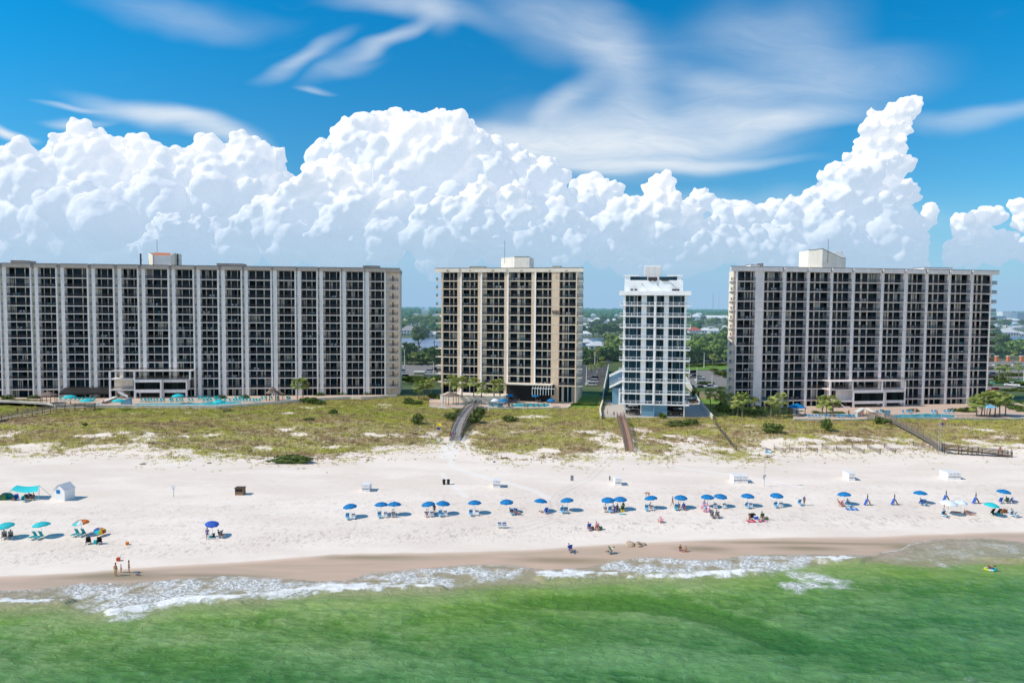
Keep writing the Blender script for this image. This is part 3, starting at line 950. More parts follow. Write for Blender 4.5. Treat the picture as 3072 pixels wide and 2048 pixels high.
LACE = [  # foam veils (polygon, strength)
    ([(180, 1768), (243, 1753), (430, 1750), (640, 1733), (720, 1733), (880, 1740), (1000, 1745), (1060, 1760), (960, 1780), (780, 1800), (560, 1812), (400, 1834), (330, 1846), (270, 1830), (220, 1800)], 1.0),
    ([(40, 1755), (180, 1760), (240, 1778), (230, 1795), (100, 1783), (0, 1780)], 0.45),
    ([(1100, 1726), (1200, 1718), (1300, 1710), (1400, 1703), (1500, 1702), (1600, 1712), (1560, 1730), (1480, 1742), (1380, 1752), (1330, 1764), (1260, 1752), (1150, 1746), (1080, 1742)], 0.85),
    ([(1800, 1700), (1850, 1690), (1920, 1682), (2000, 1682), (2100, 1688), (2240, 1676), (2340, 1673), (2440, 1673), (2520, 1690), (2400, 1702), (2330, 1712), (2280, 1720), (2180, 1727), (2050, 1732), (1880, 1730), (1800, 1714)], 0.9),
    ([(2300, 1718), (2400, 1714), (2470, 1722), (2520, 1734), (2575, 1746), (2540, 1760), (2470, 1762), (2430, 1774), (2380, 1779), (2350, 1758), (2330, 1736)], 0.8),
    ([(330, 1846), (430, 1832), (460, 1835), (400, 1856), (345, 1868), (322, 1862)], 0.75),
    ([(460, 1818), (525, 1808), (520, 1820), (470, 1828)], 0.6),
    ([(2620, 1672), (2720, 1655), (2780, 1638), (2860, 1632), (3072, 1640), (3072, 1678), (2900, 1684), (2780, 1690), (2640, 1686)], 0.30),
    ([(2800, 1692), (2850, 1686), (2900, 1690), (2840, 1700)], 0.8),
    ([(2910, 2035), (3000, 2052), (2960, 2052)], 1.0),
]
def lane(X, Y, pts, w, z=0.1):
    q = [at_z(px, py, z) for px, py in pts]
    return seg_mask(X, Y, [(p.x, p.y) for p in q], w, w)


def sea_foam(X, Y):
    f = np.zeros(X.shape)
    for pts in CREST: f = np.maximum(f, poly_soft(X, Y, pts, soft=0.8))
    return f * (0.92 + 0.55 * fbm(X, Y * 1.5, 3.5, 2))


def sea_lace(X, Y):
    f = np.zeros(X.shape)
    for pts, a in LACE: f = np.maximum(f, a * poly_soft(X + 1.0 * fbm(X, Y, 2.5, 61), Y + .8 * fbm(X, Y, 2.0, 62), pts, soft=1.0))
    f = f * np.clip(.72 + 1.5 * fbm(X, Y * 1.8, 7, 63), .08, 1.15)
    # bright rim of each swash lobe
    e = SWASH(X)
    rim = np.clip(1 - np.abs(Y - e + .25) / 0.35, 0, 1) * np.clip(.55 + .6 * fbm(X, Y, 9, 31), 0, 1)
    f = np.maximum(f, rim * 0.8)
    f = np.maximum(f, 0.5 * lane(X, Y, [(2649, 1663), (2700, 1657), (2725, 1644)], .2))
    return f


def sea_depth(X, Y):
    e = SWASH(X); k = BRK(X)
    a = np.clip((e - Y) / np.maximum(e - k, 1.0), 0, 1) * 0.17
    off = np.clip((k - Y), 0, 200)
    b_ = np.where(Y < k, 0.10 + np.clip(off / 5.0, 0, 1) * 0.34 + np.clip((off - 4) / 26.0, 0, 1) * 0.5 + 0.10 * smooth(0, 60, X), 0)
    return np.clip(a + b_ + fbm(X, Y * 2, 16, 6) * 0.05 * (Y < k), 0, 1)


def sea_z(X, Y):
    tz = terr(X, Y)
    e = SWASH(X); k = BRK(X)
    film = tz + 0.03
    swell = 0.06 * np.sin(Y * 0.62 + X * 0.12 + 1.5 * np.sin(X * 0.045)) + fbm(X, Y * 1.5, 6.5, 21, 3) * 0.20 + fbm(X, Y * 1.5, 2.0, 23, 3) * 0.14
    amp = smooth(0, 5, k - Y)
    sea = 0.0 + swell * (0.25 + 0.75 * amp)
    # breaking crest: a low ridge along the breaker line
    ridge = 0.55 * np.exp(-((Y - k - 0.6) / 0.9) ** 2) * smooth(0.0, 0.35, sea_foam(X, Y))
    # swell lines further out (photo: dark backs running right)
    for pts, h in (([(1536, 1788), (1740, 1800), (1950, 1806), (2100, 1835), (2250, 1878), (2380, 1920)], -.32), ([(560, 1812), (640, 1815), (700, 1808)], .2), ([(1000, 1800), (1400, 1790), (1536, 1790)], .14), ([(1600, 1950), (2100, 1990), (2300, 2000)], .15)):
        sea = sea + h * lane(X, Y, pts, 1.5)
    z = np.maximum(film, sea) + ridge
    z = np.where(Y > e, tz - (Y - e) * 0.25, z)
    return z


def spread(X, Y):
    return X


xs = np.arange(-120, 130.1, 0.26)
ys = np.arange(52, 112.1, 0.24)
sea = grid_mesh("sea_surface", xs, ys, sea_z, SEA, {"depth": sea_depth, "foam": sea_foam, "lace": sea_lace, "lift": lambda X, Y: (sea_z(X, Y) - 0.03) * smooth(2, 6, BRK(X) - Y)})
tag(link_mesh("sea", sea), kind="structure")
for (a, c, y0, y1) in ((-30000, 30000, -40000, 52), (-1500, -120, 52, 84), (130, 1500, 52, 84)):
    nx, ny = (40, 30)
    s2 = grid_mesh("sea_far", np.linspace(a, c, nx) if y1 != 52 else np.concatenate([[-30000, -4000, -1000], np.arange(-400, 401, 10.), [1000, 4000, 30000]]),
                   np.linspace(y0, y1, ny) if y1 != 52 else np.concatenate([[-40000, -6000, -1500, -400], np.linspace(-100, 52, 40)]), lambda X, Y: X * 0 + 0.0, SEA, {"depth": lambda X, Y: X * 0 + 0.95})
    tag(link_mesh("sea", s2), kind="structure")

# ---- dune grass: blades in tufts (uncountable)
def grass_material():
    m, nt, b = new_mat("dune_grass")
    g = nd(nt, "ShaderNodeNewGeometry"); pos = g.outputs["Position"]
    r_ = attr(nt, "rnd")
    n = noise_(nt, mapv(nt, pos, (0.05, 0.16, 0)), 1, 5, 0.65)
    k = ramp(nt, math_(nt, "ADD", math_(nt, "MULTIPLY", n, 0.85), math_(nt, "MULTIPLY", r_, 0.15)), 0.40, 0.60)
    c = mixc(nt, k, (0.60, 0.60, 0.15), (0.50, 0.36, 0.23))
    gr = ramp(nt, nd_sep_y(nt, pos), 184, 193, 0, .65)
    c = mixc(nt, math_(nt, "MULTIPLY", gr, ramp(nt, n, .3, .6, 1, .4)), c, (0.42, 0.50, 0.09))
    dk = ramp(nt, noise_(nt, mapv(nt, pos, (0.35, 0.9, 0)), 1, 4, .6), .42, .64, 1.2, .50, False)
    v = nd(nt, "ShaderNodeVectorMath", operation="SCALE"); nt.links.new(c, v.inputs[0]); nt.links.new(dk, v.inputs["Scale"])
    nt.links.new(v.outputs[0], b.inputs["Base Color"])
    b.inputs["Roughness"].default_value = 0.9
    b.inputs["Specular IOR Level"].default_value = 0.1
    tl = nd(nt, "ShaderNodeBsdfTranslucent"); nt.links.new(v.outputs[0], tl.inputs[0])
    mx = nd(nt, "ShaderNodeMixShader"); mx.inputs[0].default_value = .38
    nt.links.new(b.outputs[0], mx.inputs[1]); nt.links.new(tl.outputs[0], mx.inputs[2]); nt.links.new(mx.outputs[0], nt.nodes["Material Output"].inputs["Surface"])
    return m


DG = grass_material()


def scatter_grass(n, x0, x1, y0, y1, thr, h0, h1, seed):
    rg = np.random.default_rng(seed)
    X = rg.uniform(x0, x1, n); Y = rg.uniform(y0, y1, n)
    c = dune_cover(X, Y)
    ok = (c + rg.uniform(-.42, .42, n)) > thr
    ok &= ~inside_paved(X, Y)
    X, Y, c = X[ok], Y[ok], c[ok]
    n = len(X); Z = terr(X, Y) - 0.05
    patch = 0.5 + 1.0 * np.clip(fbm(X, Y * 1.5, 6, 44) * 1.3 + .2, 0, 1)
    H = rg.uniform(h0, h1, n) * patch * (0.6 + 0.5 * c)
    V, Fc = [], []
    base = np.stack([X, Y, Z], 1)
    k = 5
    for j in range(k):
        a = rg.uniform(0, 2 * PI, n); w_ = rg.uniform(.05, .10, n)
        ox = rg.normal(0, .16, n); oy = rg.normal(0, .16, n)
        lx = rg.normal(.10, .16, n) * H; ly = rg.normal(0, .14, n) * H
        bx, by = np.cos(a) * w_, np.sin(a) * w_
        p0 = base + np.stack([ox - bx, oy - by, 0 * X], 1)
        p1 = base + np.stack([ox + bx, oy + by, 0 * X], 1)
        p2 = base + np.stack([ox + lx, oy + ly, H * rg.uniform(.7, 1.1, n)], 1)
        V.append(np.stack([p0, p1, p2], 1).reshape(-1, 3))
    V = np.concatenate(V)
    Fc = np.arange(len(V)).reshape(-1, 3)
    return np_mesh("dune_grass", V, Fc, DG, False, None, {"rnd": np.tile(rg.random(n), k)})


PAVED = []   # world polygons kept free of grass; filled before the scatter runs


def inside_paved(X, Y):
    out = np.zeros(X.shape, bool)
    for P_ in PAVED:
        ins = np.zeros(X.shape, bool)
        n = len(P_)
        for i in range(n):
            x1, y1 = P_[i]; x2, y2 = P_[(i + 1) % n]
            ins ^= ((y1 > Y) != (y2 > Y)) & (X < (x2 - x1) * (Y - y1) / (y2 - y1 + 1e-9) + x1)
        out |= ins
    return out
# ------------------------------------------------------------------ building materials
GZ = 4.8   # ground level of the building plots
M_PANEL = pm("stucco_grey_white", (0.79, 0.77, 0.775), 0.85, .08, .5, streak=.12)
M_FASC_L = pm("fascia_taupe", (0.46, 0.40, 0.36), 0.85, .08, .5, streak=.1)
M_WALL_L = pm("stucco_beige", (0.74, 0.66, 0.56), 0.85, .08, .6, streak=.1)
M_WALL_P = pm("stucco_pinkish", (0.76, 0.66, 0.585), 0.85, .08, .6, streak=.1)
M_PANEL_P = pm("stucco_pink_panel", (0.80, 0.73, 0.72), 0.85, .07, .5, streak=.14)
M_TAN = pm("stucco_tan", (0.72, 0.56, 0.42), 0.85, .07, .6, streak=.12)
M_CREAM = pm("stucco_cream", (0.78, 0.71, 0.61), 0.85, .07, .6, streak=.08)
M_SLAB = pm("slab_edge", (0.66, 0.62, 0.57), 0.8, .10, 1.2)
M_WHITE = pm("white_paint", (0.91, 0.92, 0.93), 0.6, .05, .8, streak=.05)
M_ROOF = pm("roof_membrane", (0.40, 0.39, 0.37), 0.9, .15, .3)
M_TRIM = pm("dark_trim", (0.05, 0.045, 0.045), 0.6, .1)
M_RAIL = pm("bronze_railing", (0.055, 0.045, 0.042), 0.55, .1)
M_FRAME = pm("bronze_frame", (0.04, 0.04, 0.042), 0.5, .1)
M_TERRA = pm("terracotta_tiles", (0.55, 0.19, 0.09), 0.8, .25, 3)
M_BLUEW = pm("blue_stucco", (0.16, 0.31, 0.42), 0.8, .08, .6)
M_CONC = pm("concrete", (0.50, 0.47, 0.42), 0.9, .14, .5, streak=.1)
M_RETW2 = pm("coping_stone", (.66, .62, .56), .85, .12)
M_OFFW = pm("roof_cream", (0.80, 0.755, 0.69), .8, .07, .6, streak=.12)
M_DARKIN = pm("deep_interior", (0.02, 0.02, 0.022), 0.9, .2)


def glass_material(name, tint=(0.005, 0.022, 0.040), curt=(0.33, 0.35, 0.34), thr=0.88):
    m, nt, b = new_mat(name)
    r_ = attr(nt, "rnd")
    g = nd(nt, "ShaderNodeNewGeometry"); pos = g.outputs["Position"]
    n = noise_(nt, mapv(nt, pos, (3.0, 3.0, 0.10)), 1.0, 3, .5)
    c0 = mixc(nt, ramp(nt, r_, 0.0, 0.6, 0, 1, False), (0.0015, 0.002, 0.003), tint)
    c0 = mixc(nt, math_(nt, "MULTIPLY", ramp(nt, n, .45, .6), .55), c0, tuple(t * 1.7 for t in tint))
    c = mixc(nt, math_(nt, "MULTIPLY", ramp(nt, r_, thr, thr + .02), ramp(nt, n, 0.42, 0.52)), c0, curt)
    nt.links.new(c, b.inputs["Base Color"])
    b.inputs["Roughness"].default_value = 0.06
    b.inputs["IOR"].default_value = 1.5
    nt.links.new(ramp(nt, r_, 0, .8, 0.0, 0.05, False), b.inputs["Specular IOR Level"])
    bp = nd(nt, "ShaderNodeBump", i_Strength=0.04, i_Distance=0.1)
    nt.links.new(noise_(nt, pos, 0.8, 2), bp.inputs["Height"]); nt.links.new(bp.outputs[0], b.inputs["Normal"])
    return m


M_GLASS = glass_material("tinted_glass")
M_GLASS_T = glass_material("teal_glass", (0.015, 0.05, 0.075), thr=.96)
M_GLASS_LOB = glass_material("lobby_glass", (0.015, 0.022, 0.022), (0.10, 0.09, 0.07), .5)


class Fac:
    def __init__(s, pxa, ya, pxb, yb):
        a, b = at_y(pxa, 900, ya), at_y(pxb, 900, yb)
        s.o = Vector((a.x, a.y)); s.e = (Vector((b.x, b.y)) - s.o).normalized()
        s.n = Vector((-s.e.y, s.e.x))        # inward
        s.L = (Vector((b.x, b.y)) - s.o).length
        s.rz = math.atan2(s.e.y, s.e.x)

    def hit(s, px, py, w=0.0):
        d = ray(px, py)
        o = s.o + s.n * w
        den = d.x * s.n.x + d.y * s.n.y
        t = ((o.x - CAM.x) * s.n.x + (o.y - CAM.y) * s.n.y) / den
        p = CAM + d * t
        return (Vector((p.x, p.y)) - s.o).dot(s.e), p.z - GZ

    def u(s, px, py=900, w=0.0): return s.hit(px, py, w)[0]

    def z(s, px, py, w=0.0): return s.hit(px, py, w)[1]

    def world(s, u, w, z):
        p = s.o + s.e * u + s.n * w
        return Vector((p.x, p.y, z + GZ))

    def deep(s, u, w):
        p = s.world(u, 0, 30) - CAM; o = s.o + s.n * w
        t = ((o.x - CAM.x) * s.n.x + (o.y - CAM.y) * s.n.y) / (p.x * s.n.x + p.y * s.n.y)
        return (Vector((p.x * t + CAM.x, p.y * t + CAM.y)) - s.o).dot(s.e)

    def root(s, name):
        return empty(name, (s.o.x, s.o.y, GZ), s.rz)


def rail_mesh(mb, u0, u1, w, z0, h=1.02, step=.12, wd=.045, axis=0, mat=M_RAIL):
    mb.mat(mat)
    def q(a0, a1, za, zb):
        if axis == 0: mb.face([(a0, w, za), (a1, w, za), (a1, w, zb), (a0, w, zb)])
        else: mb.face([(w, a0, za), (w, a1, za), (w, a1, zb), (w, a0, zb)])
    n = max(1, int((u1 - u0) / step))
    for i in range(n):
        a = u0 + (i + .5) * (u1 - u0) / n
        q(a - wd / 2, a + wd / 2, z0 + .08, z0 + h - .05)
    if axis == 0:
        mb.box(u0, u1, w - .03, w + .03, z0 + h - .06, z0 + h)
        mb.box(u0, u1, w - .02, w + .02, z0 + .05, z0 + .10)
    else:
        mb.box(w - .03, w + .03, u0, u1, z0 + h - .06, z0 + h)
        mb.box(w - .02, w + .02, u0, u1, z0 + .05, z0 + .10)


def window_mb(mb, u0, u1, panes, w, z0, z1, glass, rg, frame=M_FRAME):
    """panes: list of (fraction start, fraction end, leaves)"""
    L = u1 - u0
    for (a, b_, k) in panes:
        pa, pb = u0 + a * L, u0 + b_ * L
        mb.mat(frame)
        mb.box(pa, pb, w - .05, w - .001, z1 - .07, z1)
        mb.box(pa, pa + .06, w - .05, w - .001, z0, z1 - .07)
        mb.box(pb - .06, pb, w - .05, w - .001, z0, z1 - .07)
        for j in range(k):
            x0 = pa + .06 + (pb - pa - .12) * j / k; x1 = pa + .06 + (pb - pa - .12) * (j + 1) / k
            mb.mat(glass)
            mb.face([(x0, w - .02, z0), (x1, w - .02, z0), (x1, w - .02, z1 - .07), (x0, w - .02, z1 - .07)], rv=float(rg.random()))
            if j: mb.mat(frame); mb.box(x0 - .03, x0 + .03, w - .04, w - .022, z0, z1 - .07)


def condo(fac, name, label, cat_label, zs, cells, fins, cols, roofz, fascz, depth, m_wall, m_fin, m_fasc, m_slab, panes_fn, seed, recess=1.9, u_ends=None, finw=(-0.02, 0.6),
          glass=M_GLASS, roof_segments=None, fin_bottom=0.0, inset=(0, 0)):
    """zs: slab heights, top first (local). cells/fins/cols: (u0, u1)"""
    rg = np.random.default_rng(seed)
    root = fac.root(name)
    tag(root, label, "building")
    ua, ub = u_ends
    zt = roofz - .5
    mb = MB().mat(m_wall)
    mb.poly([(ua, recess, -4), (ub, recess, -4), (ub - inset[1], depth, -4), (ua + inset[0], depth, -4), (ua, recess, zt), (ub, recess, zt), (ub - inset[1], depth, zt), (ua + inset[0], depth, zt)],
            [(4, 5, 6, 7), (0, 1, 5, 4), (1, 2, 6, 5), (2, 3, 7, 6), (3, 0, 4, 7)])
    mb.build("wall", parent=root)
    lv = list(zs)
    # floor slabs
    for z in lv:
        mb = MB().mat(m_slab)
        mb.box(ua, ub, 0.0, recess, z - .10, z + .13)
        mb.build("balcony_slab", parent=root)
    for (a, b_) in fins:
        mb = MB().mat(m_fin); mb.box(a, b_, finw[0] + .05, recess + .01, fin_bottom, fascz - .002)
        mb.build("party_wall", parent=root)
    for (a, b_) in cols:
        mb = MB().mat(m_fin); mb.box(a, b_, -.06, .40, 0, fascz - .003)
        mb.build("column", parent=root)
    # windows and railings: about a hundred as parts, the lower rest as one piece each
    tops = [fascz] + [z - .13 for z in lv]
    restw, restr = MB(), MB()
    cnt = 0
    for i, z in enumerate(lv):
        f0, hgt = z + .13, tops[i] - z - .13
        for j, (a, b_) in enumerate(cells):
            mw = MB() if cnt < 98 else restw
            mr = MB() if cnt < 98 else restr
            a2, b2 = fac.deep(a, recess), fac.deep(b_, recess)
            window_mb(mw, a2, b2, panes_fn(j, a, b_), recess, f0 + .02, f0 + hgt * .96, glass, rg)
            rail_mesh(mr, a, b_, .07, f0)
            # side walls of the balcony catch light; low furniture is set out separately
            if cnt < 98:
                mw.build("window", parent=root); mr.build("balcony_railing", parent=root)
            cnt += 1
    # ground floor
    for j, (a, b_) in enumerate(cells):
        window_mb(restw, fac.deep(a, recess), fac.deep(b_, recess), panes_fn(j, a, b_), recess, .05, lv[-1] - .5, glass, rg)
    tag(restw.build("windows", parent=root), kind="stuff"); tag(restr.build("balcony_railings", parent=root), kind="stuff")
    # fascia / parapet
    mb = MB().mat(m_fasc)
    for (a, b_, w0) in roof_segments:
        mb.box(a, b_, w0, w0 + .45, fascz, roofz)
    for (q, s_) in ((ua, 1), (ub, -1)):
        k = inset[0] if s_ > 0 else inset[1]
        mb.poly([(q, 1.5, fascz), (q + s_ * .4, 1.5, fascz), (q + s_ * (k + .4), depth, fascz), (q + s_ * k, depth, fascz), (q, 1.5, roofz), (q + s_ * .4, 1.5, roofz), (q + s_ * (k + .4), depth, roofz), (q + s_ * k, depth, roofz)],
                [(4, 5, 6, 7), (0, 1, 5, 4), (1, 2, 6, 5), (2, 3, 7, 6), (3, 0, 4, 7)])
    mb.build("parapet", parent=root)
    mb = MB().mat(M_TRIM)
    for (a, b_, w0) in roof_segments:
        mb.box(a - .03, b_ + .03, w0 - .05, w0 + .5, roofz, roofz + .14)
    mb.build("coping", parent=root)
    mb = MB().mat(M_ROOF); mb.box(ua + .01, ub - .01, 0.35, 3.0, fascz - .05, fascz + .15); mb.box(ua + .3 + inset[0], ub - .3 - inset[1], 3.0, depth - .01, fascz - .05, fascz + .15)
    mb.build("roof", parent=root)
    # soffit over the top balcony
    return root


def slit_rect(root, name, mats, boxes):
    mb = MB()
    for m, *bx in boxes:
        mb.mat(m); mb.box(*bx)
    return mb.build(name, parent=root)


def antenna(mb, x, y, z0, h):
    mb.mat(M_TRIM); mb.tube([(x, y, z0), (x, y, z0 + h)], .06, 5)


# ================================================================== left condominium
FL = Fac(0, 222, 1150, 236)
Lp = [(-97, -86), (6.6, 18.2), (102.8, 113.4), (181.4, 192.3), (274.5, 285.1), (352.5, 364), (424.4, 435), (515, 525.5), (589.5, 600), (663, 674.6), (732.6, 743.2), (818.8, 830.4), (891.8, 902.4), (958.1, 968.7), (1027, 1037), (1095.7, 1107.3)]
Lc = [(-4.5, 0), (89, 93.5), (166.4, 171), (260.3, 265.3), (338.2, 342.8), (411.1, 415.8), (502.3, 507.3), (577.6, 582), (651.4, 656.4), (721.7, 726), (810.9, 815.5), (883.5, 887.8), (948.8, 953.1), (1019.4, 1023.4), (1089, 1093), (1152.7, 1157)]
U = lambda f, t, py=840: (f.u(t[0], py), f.u(t[1], py))
finsL = [U(FL, t) for t in Lp]; colsL = [U(FL, t) for t in Lc]
cellsL = [(finsL[0][1], colsL[0][0])] + [(finsL[i][1], colsL[i][0]) for i in range(1, 16)]
ysL = [833.7, 861.6, 889.8, 917.6, 941.2, 965.7, 989.9, 1014, 1039, 1063.2, 1087.7, 1113.6, 1137, 1167.6]
zsL = [FL.z(200, y) for y in ysL]
LEFT_FASC, LEFT_ROOF = FL.z(200, 803.5), FL.z(200, 792)


def panesL(j, a, b_):
    if b_ - a > 8.2: return [(.11, .38, 1), (.415, .71, 2), (.745, .995, 2)]
    return [(.14, .38, 1), (.415, .79, 2), (.83, .998, 1)] if j % 2 else [(.08, .34, 1), (.38, .70, 2), (.745, .995, 1)]


segs = []
for i in range(16):
    segs.append((finsL[i][0] + .25, colsL[i][1] + .02, -.35))
    nx = finsL[i + 1][0] if i < 15 else None
    if nx: segs.append((colsL[i][1] - 1.2, nx + 1.6, 1.5))
uL0, uL1 = finsL[0][0], FL.u(1168, 840)
segs.append((colsL[-1][1] + .02, uL1 + 3.6, -.1))
left = condo(FL, "condo_tower", "long grey white beach condominium with serrated front, filling the left of the view", "", zsL, cellsL, finsL, colsL, LEFT_ROOF, LEFT_FASC, 19, M_WALL_L, M_PANEL, M_FASC_L, M_PANEL, panesL, 3,
             u_ends=(uL0, uL1), roof_segments=segs)
# short balconies between each column and the next wall panel
k_ = 0
rest = MB()
for i in range(15):
    for fi, z in enumerate(zsL):
        m = rest
        rail_mesh(m, colsL[i][1], finsL[i + 1][0], .55, z + .13)
tag(rest.build("side_railings", parent=left), kind="stuff")
# sun-lit end wall, chamfered, with slot windows and corner balconies
mb = MB().mat(M_WALL_P)
x0, x1 = uL1, FL.u(1198, 840, 2.2)
mb.poly([(x0 - .01, 1.9, -4), (x1, 4.4, -4), (x1, 19, -4), (x0 - .01, 19, -4), (x0 - .01, 1.9, LEFT_ROOF - .5), (x1, 4.4, LEFT_ROOF - .5), (x1, 19, LEFT_ROOF - .5), (x0 - .01, 19, LEFT_ROOF - .5)],
        [(0, 1, 5, 4), (1, 2, 6, 5), (2, 3, 7, 6), (4, 5, 6, 7)])
mb.build("end_wall", parent=left)
mb = MB(); mbp = MB().mat(M_FASC_L)
mbp.poly([(x0, -.05, LEFT_FASC), (x0 + 3.6, .2, LEFT_FASC), (x1 + .2, 3.6, LEFT_FASC), (x1 + .2, 19, LEFT_FASC), (x0, -.05, LEFT_ROOF), (x0 + 3.6, .2, LEFT_ROOF), (x1 + .2, 3.6, LEFT_ROOF), (x1 + .2, 19, LEFT_ROOF), (x0, 19, LEFT_ROOF), (x0, 19, LEFT_FASC)],
         [(0, 1, 5, 4), (1, 2, 6, 5), (2, 3, 7, 6), (4, 5, 6, 7, 8), (0, 9, 3, 2, 1)])
mbp.build("parapet", parent=left)
for z in zsL:
    s_ = MB().mat(M_PANEL); s_.poly([(x0, 0, z - .12), (x0 + 2.6, .1, z - .12), (x0 + 2.9, 2.4, z - .12), (x0, 2.0, z - .12), (x0, 0, z + .12), (x0 + 2.6, .1, z + .12), (x0 + 2.9, 2.4, z + .12), (x0, 2.0, z + .12)],
                                    [(0, 3, 2, 1), (4, 5, 6, 7), (0, 1, 5, 4), (1, 2, 6, 5), (2, 3, 7, 6)])
    s_.build("balcony_slab", parent=left)
    mb.mat(M_FRAME)
    for (t_, wd, hh) in ((.26, .42, 2.1), (.50, .12, 1.7), (.80, .16, 1.5)):
        ux = x0 + (x1 - x0) * t_; uy = 1.9 + 2.5 * t_
        mb.face([(ux, uy - .03, z + .14), (ux + wd, uy - .03 + wd * 2.5 / (x1 - x0), z + .14), (ux + wd, uy - .03 + wd * 2.5 / (x1 - x0), z + hh), (ux, uy - .03, z + hh)], rv=.3)
    rail_mesh(mb, x0, x0 + 2.6, .08, z + .13)
    rail_mesh(mb, .1, 2.3, x0 + 2.72, z + .13, axis=1, step=.07)
mb.build("end_windows", parent=left)
# roof structures
def roof_box(root, fac, pa, pb, ytop, wd, dp, m, nm="penthouse", trim=True):
    a, b_ = fac.u(pa, 790, wd), fac.u(pb, 790, wd); zt = fac.z((pa + pb) / 2, ytop, wd)
    zb = (LEFT_FASC if root is left else zt - 5)
    mb = MB().mat(m); mb.box(a, b_, wd, wd + dp, zb - 1, zt - .12)
    mb.mat(M_TRIM if trim else m); mb.box(a - .12, b_ + .12, wd - .12, wd + dp + .12, zt - .12, zt)
    return mb.build(nm, parent=root)
roof_box(left, FL, 32, 82, 781, 3, 5, M_FASC_L); roof_box(left, FL, 650, 728, 790.5, 2.5, 5, M_FASC_L); roof_box(left, FL, 1089, 1138, 797, 2.5, 4, M_FASC_L)
# lift house with the terracotta roof and flared side walls
wd = 3.0
a, b_ = FL.u(436, 770, wd), FL.u(519, 770, wd); zt = FL.z(478, 757, wd); zr = LEFT_ROOF - .4
mid0 = FL.u(458, 770, wd)
mb = MB().mat(M_CREAM)
mb.poly([(a, wd + 2.5, zr - 2), (mid0, wd, zr - 2), (mid0, wd, zt - .9), (a, wd + 2.5, zt + .2), (a, wd + 9, zr - 2), (a, wd + 9, zt + .2)], [(0, 1, 2, 3), (4, 0, 3, 5)])
mb.mat(M_PANEL); mb.box(mid0 + .02, b_ - .8, wd + .6, wd + 8, zr - 2, zt - 1.0)
mb.mat(M_CREAM)
mb.poly([(b_ - .8, wd + .5, zr - 2), (b_, wd + 1.6, zr - 2), (b_, wd + 1.6, zt), (b_ - .8, wd + .5, zt - .9), (b_, wd + 8, zr - 2), (b_, wd + 8, zt)], [(0, 1, 2, 3), (1, 4, 5, 2)])
mb.build("lift_house", parent=left)
mb = MB().mat(M_TERRA); mb.poly([(mid0 - .7, wd + 3, zt + .15), (mid0 + .2, wd + .4, zt - .95), (b_ - .9, wd + .4, zt - .95), (b_ - 1.8, wd + 3, zt + .05)], [(0, 1, 2, 3)])
mb.build("tiled_roof", parent=left)
mb = MB().mat(M_TRIM)
for px in (415 / 1, 527):
    u = FL.u(px, 770, wd); mb.box(u - .35, u + .1, wd + 2, wd + 2.3, zt - 4.4, zt - .3); mb.box(u - .1, u + .4, wd + 2.1, wd + 2.2, zt - 2.6, zt - 2.4)
antenna(mb, FL.u(461, 770, wd), wd + 3, zt - 1, FL.z(461, 716, wd) - zt + 1)
mb.build("antenna", parent=left)

# podium of the left building (lobby block on columns)
def podium(fac, root, w, px0, px1, ys5, pyr, m, glass=M_GLASS_LOB, opening=True):
    """ys5 = fascia top, glass top, glass bottom, band bottom, ground"""
    a, b_ = fac.u(px0, 1150, w), fac.u(px1, 1150, w)
    z = [fac.z(pyr, y, w) for y in ys5]
    mb = MB().mat(m)
    mb.box(a, b_, w, w + .5, z[1], z[0]); mb.box(a, b_, w + .5, 0, z[0] - .3, z[0] - .02)
    mb.box(a, b_, w, w + .5, z[3], z[2]); mb.box(a, b_, w + .5, 0, z[2] - .35, z[2] - .03)
    mb.box(a, a + .55, w + .002, w + .55, 0, z[3]); mb.box(b_ - .55, b_, w + .002, w + .55, 0, z[3])
    mb.box(a, a + .4, w + .001, w + .5, z[2], z[1]); mb.box(b_ - .4, b_, w + .001, w + .5, z[2], z[1])
    mb.box(a, a + .3, w + .5, 0, z[2], z[0] - .3); mb.box(b_ - .3, b_, w + .5, 0, z[2], z[0] - .3)
    mb.build("lobby_block", parent=root)
    g = MB().mat(glass); g.rv = .3
    n = max(2, int((b_ - a) / 2.2))
    for i in range(n):
        x0, x1 = a + .4 + (b_ - a - .8) * i / n, a + .4 + (b_ - a - .8) * (i + 1) / n
        g.mat(glass); g.face([(x0 + .04, w + .25, z[2]), (x1 - .04, w + .25, z[2]), (x1 - .04, w + .25, z[1]), (x0 + .04, w + .25, z[1])], rv=.1 + .3 * (i % 2))
    g.build("lobby_window", parent=root)
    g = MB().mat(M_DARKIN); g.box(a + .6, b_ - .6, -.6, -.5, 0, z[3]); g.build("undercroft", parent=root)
    return a, b_, z

ys5 = (1138.5, 1146.5, 1168, 1177.5, 1199)
podium(FL, left, -4.5, 401, 484, ys5, 440, M_PANEL)
podium(FL, left, -3.0, 486, 561, ys5, 520, M_PANEL)
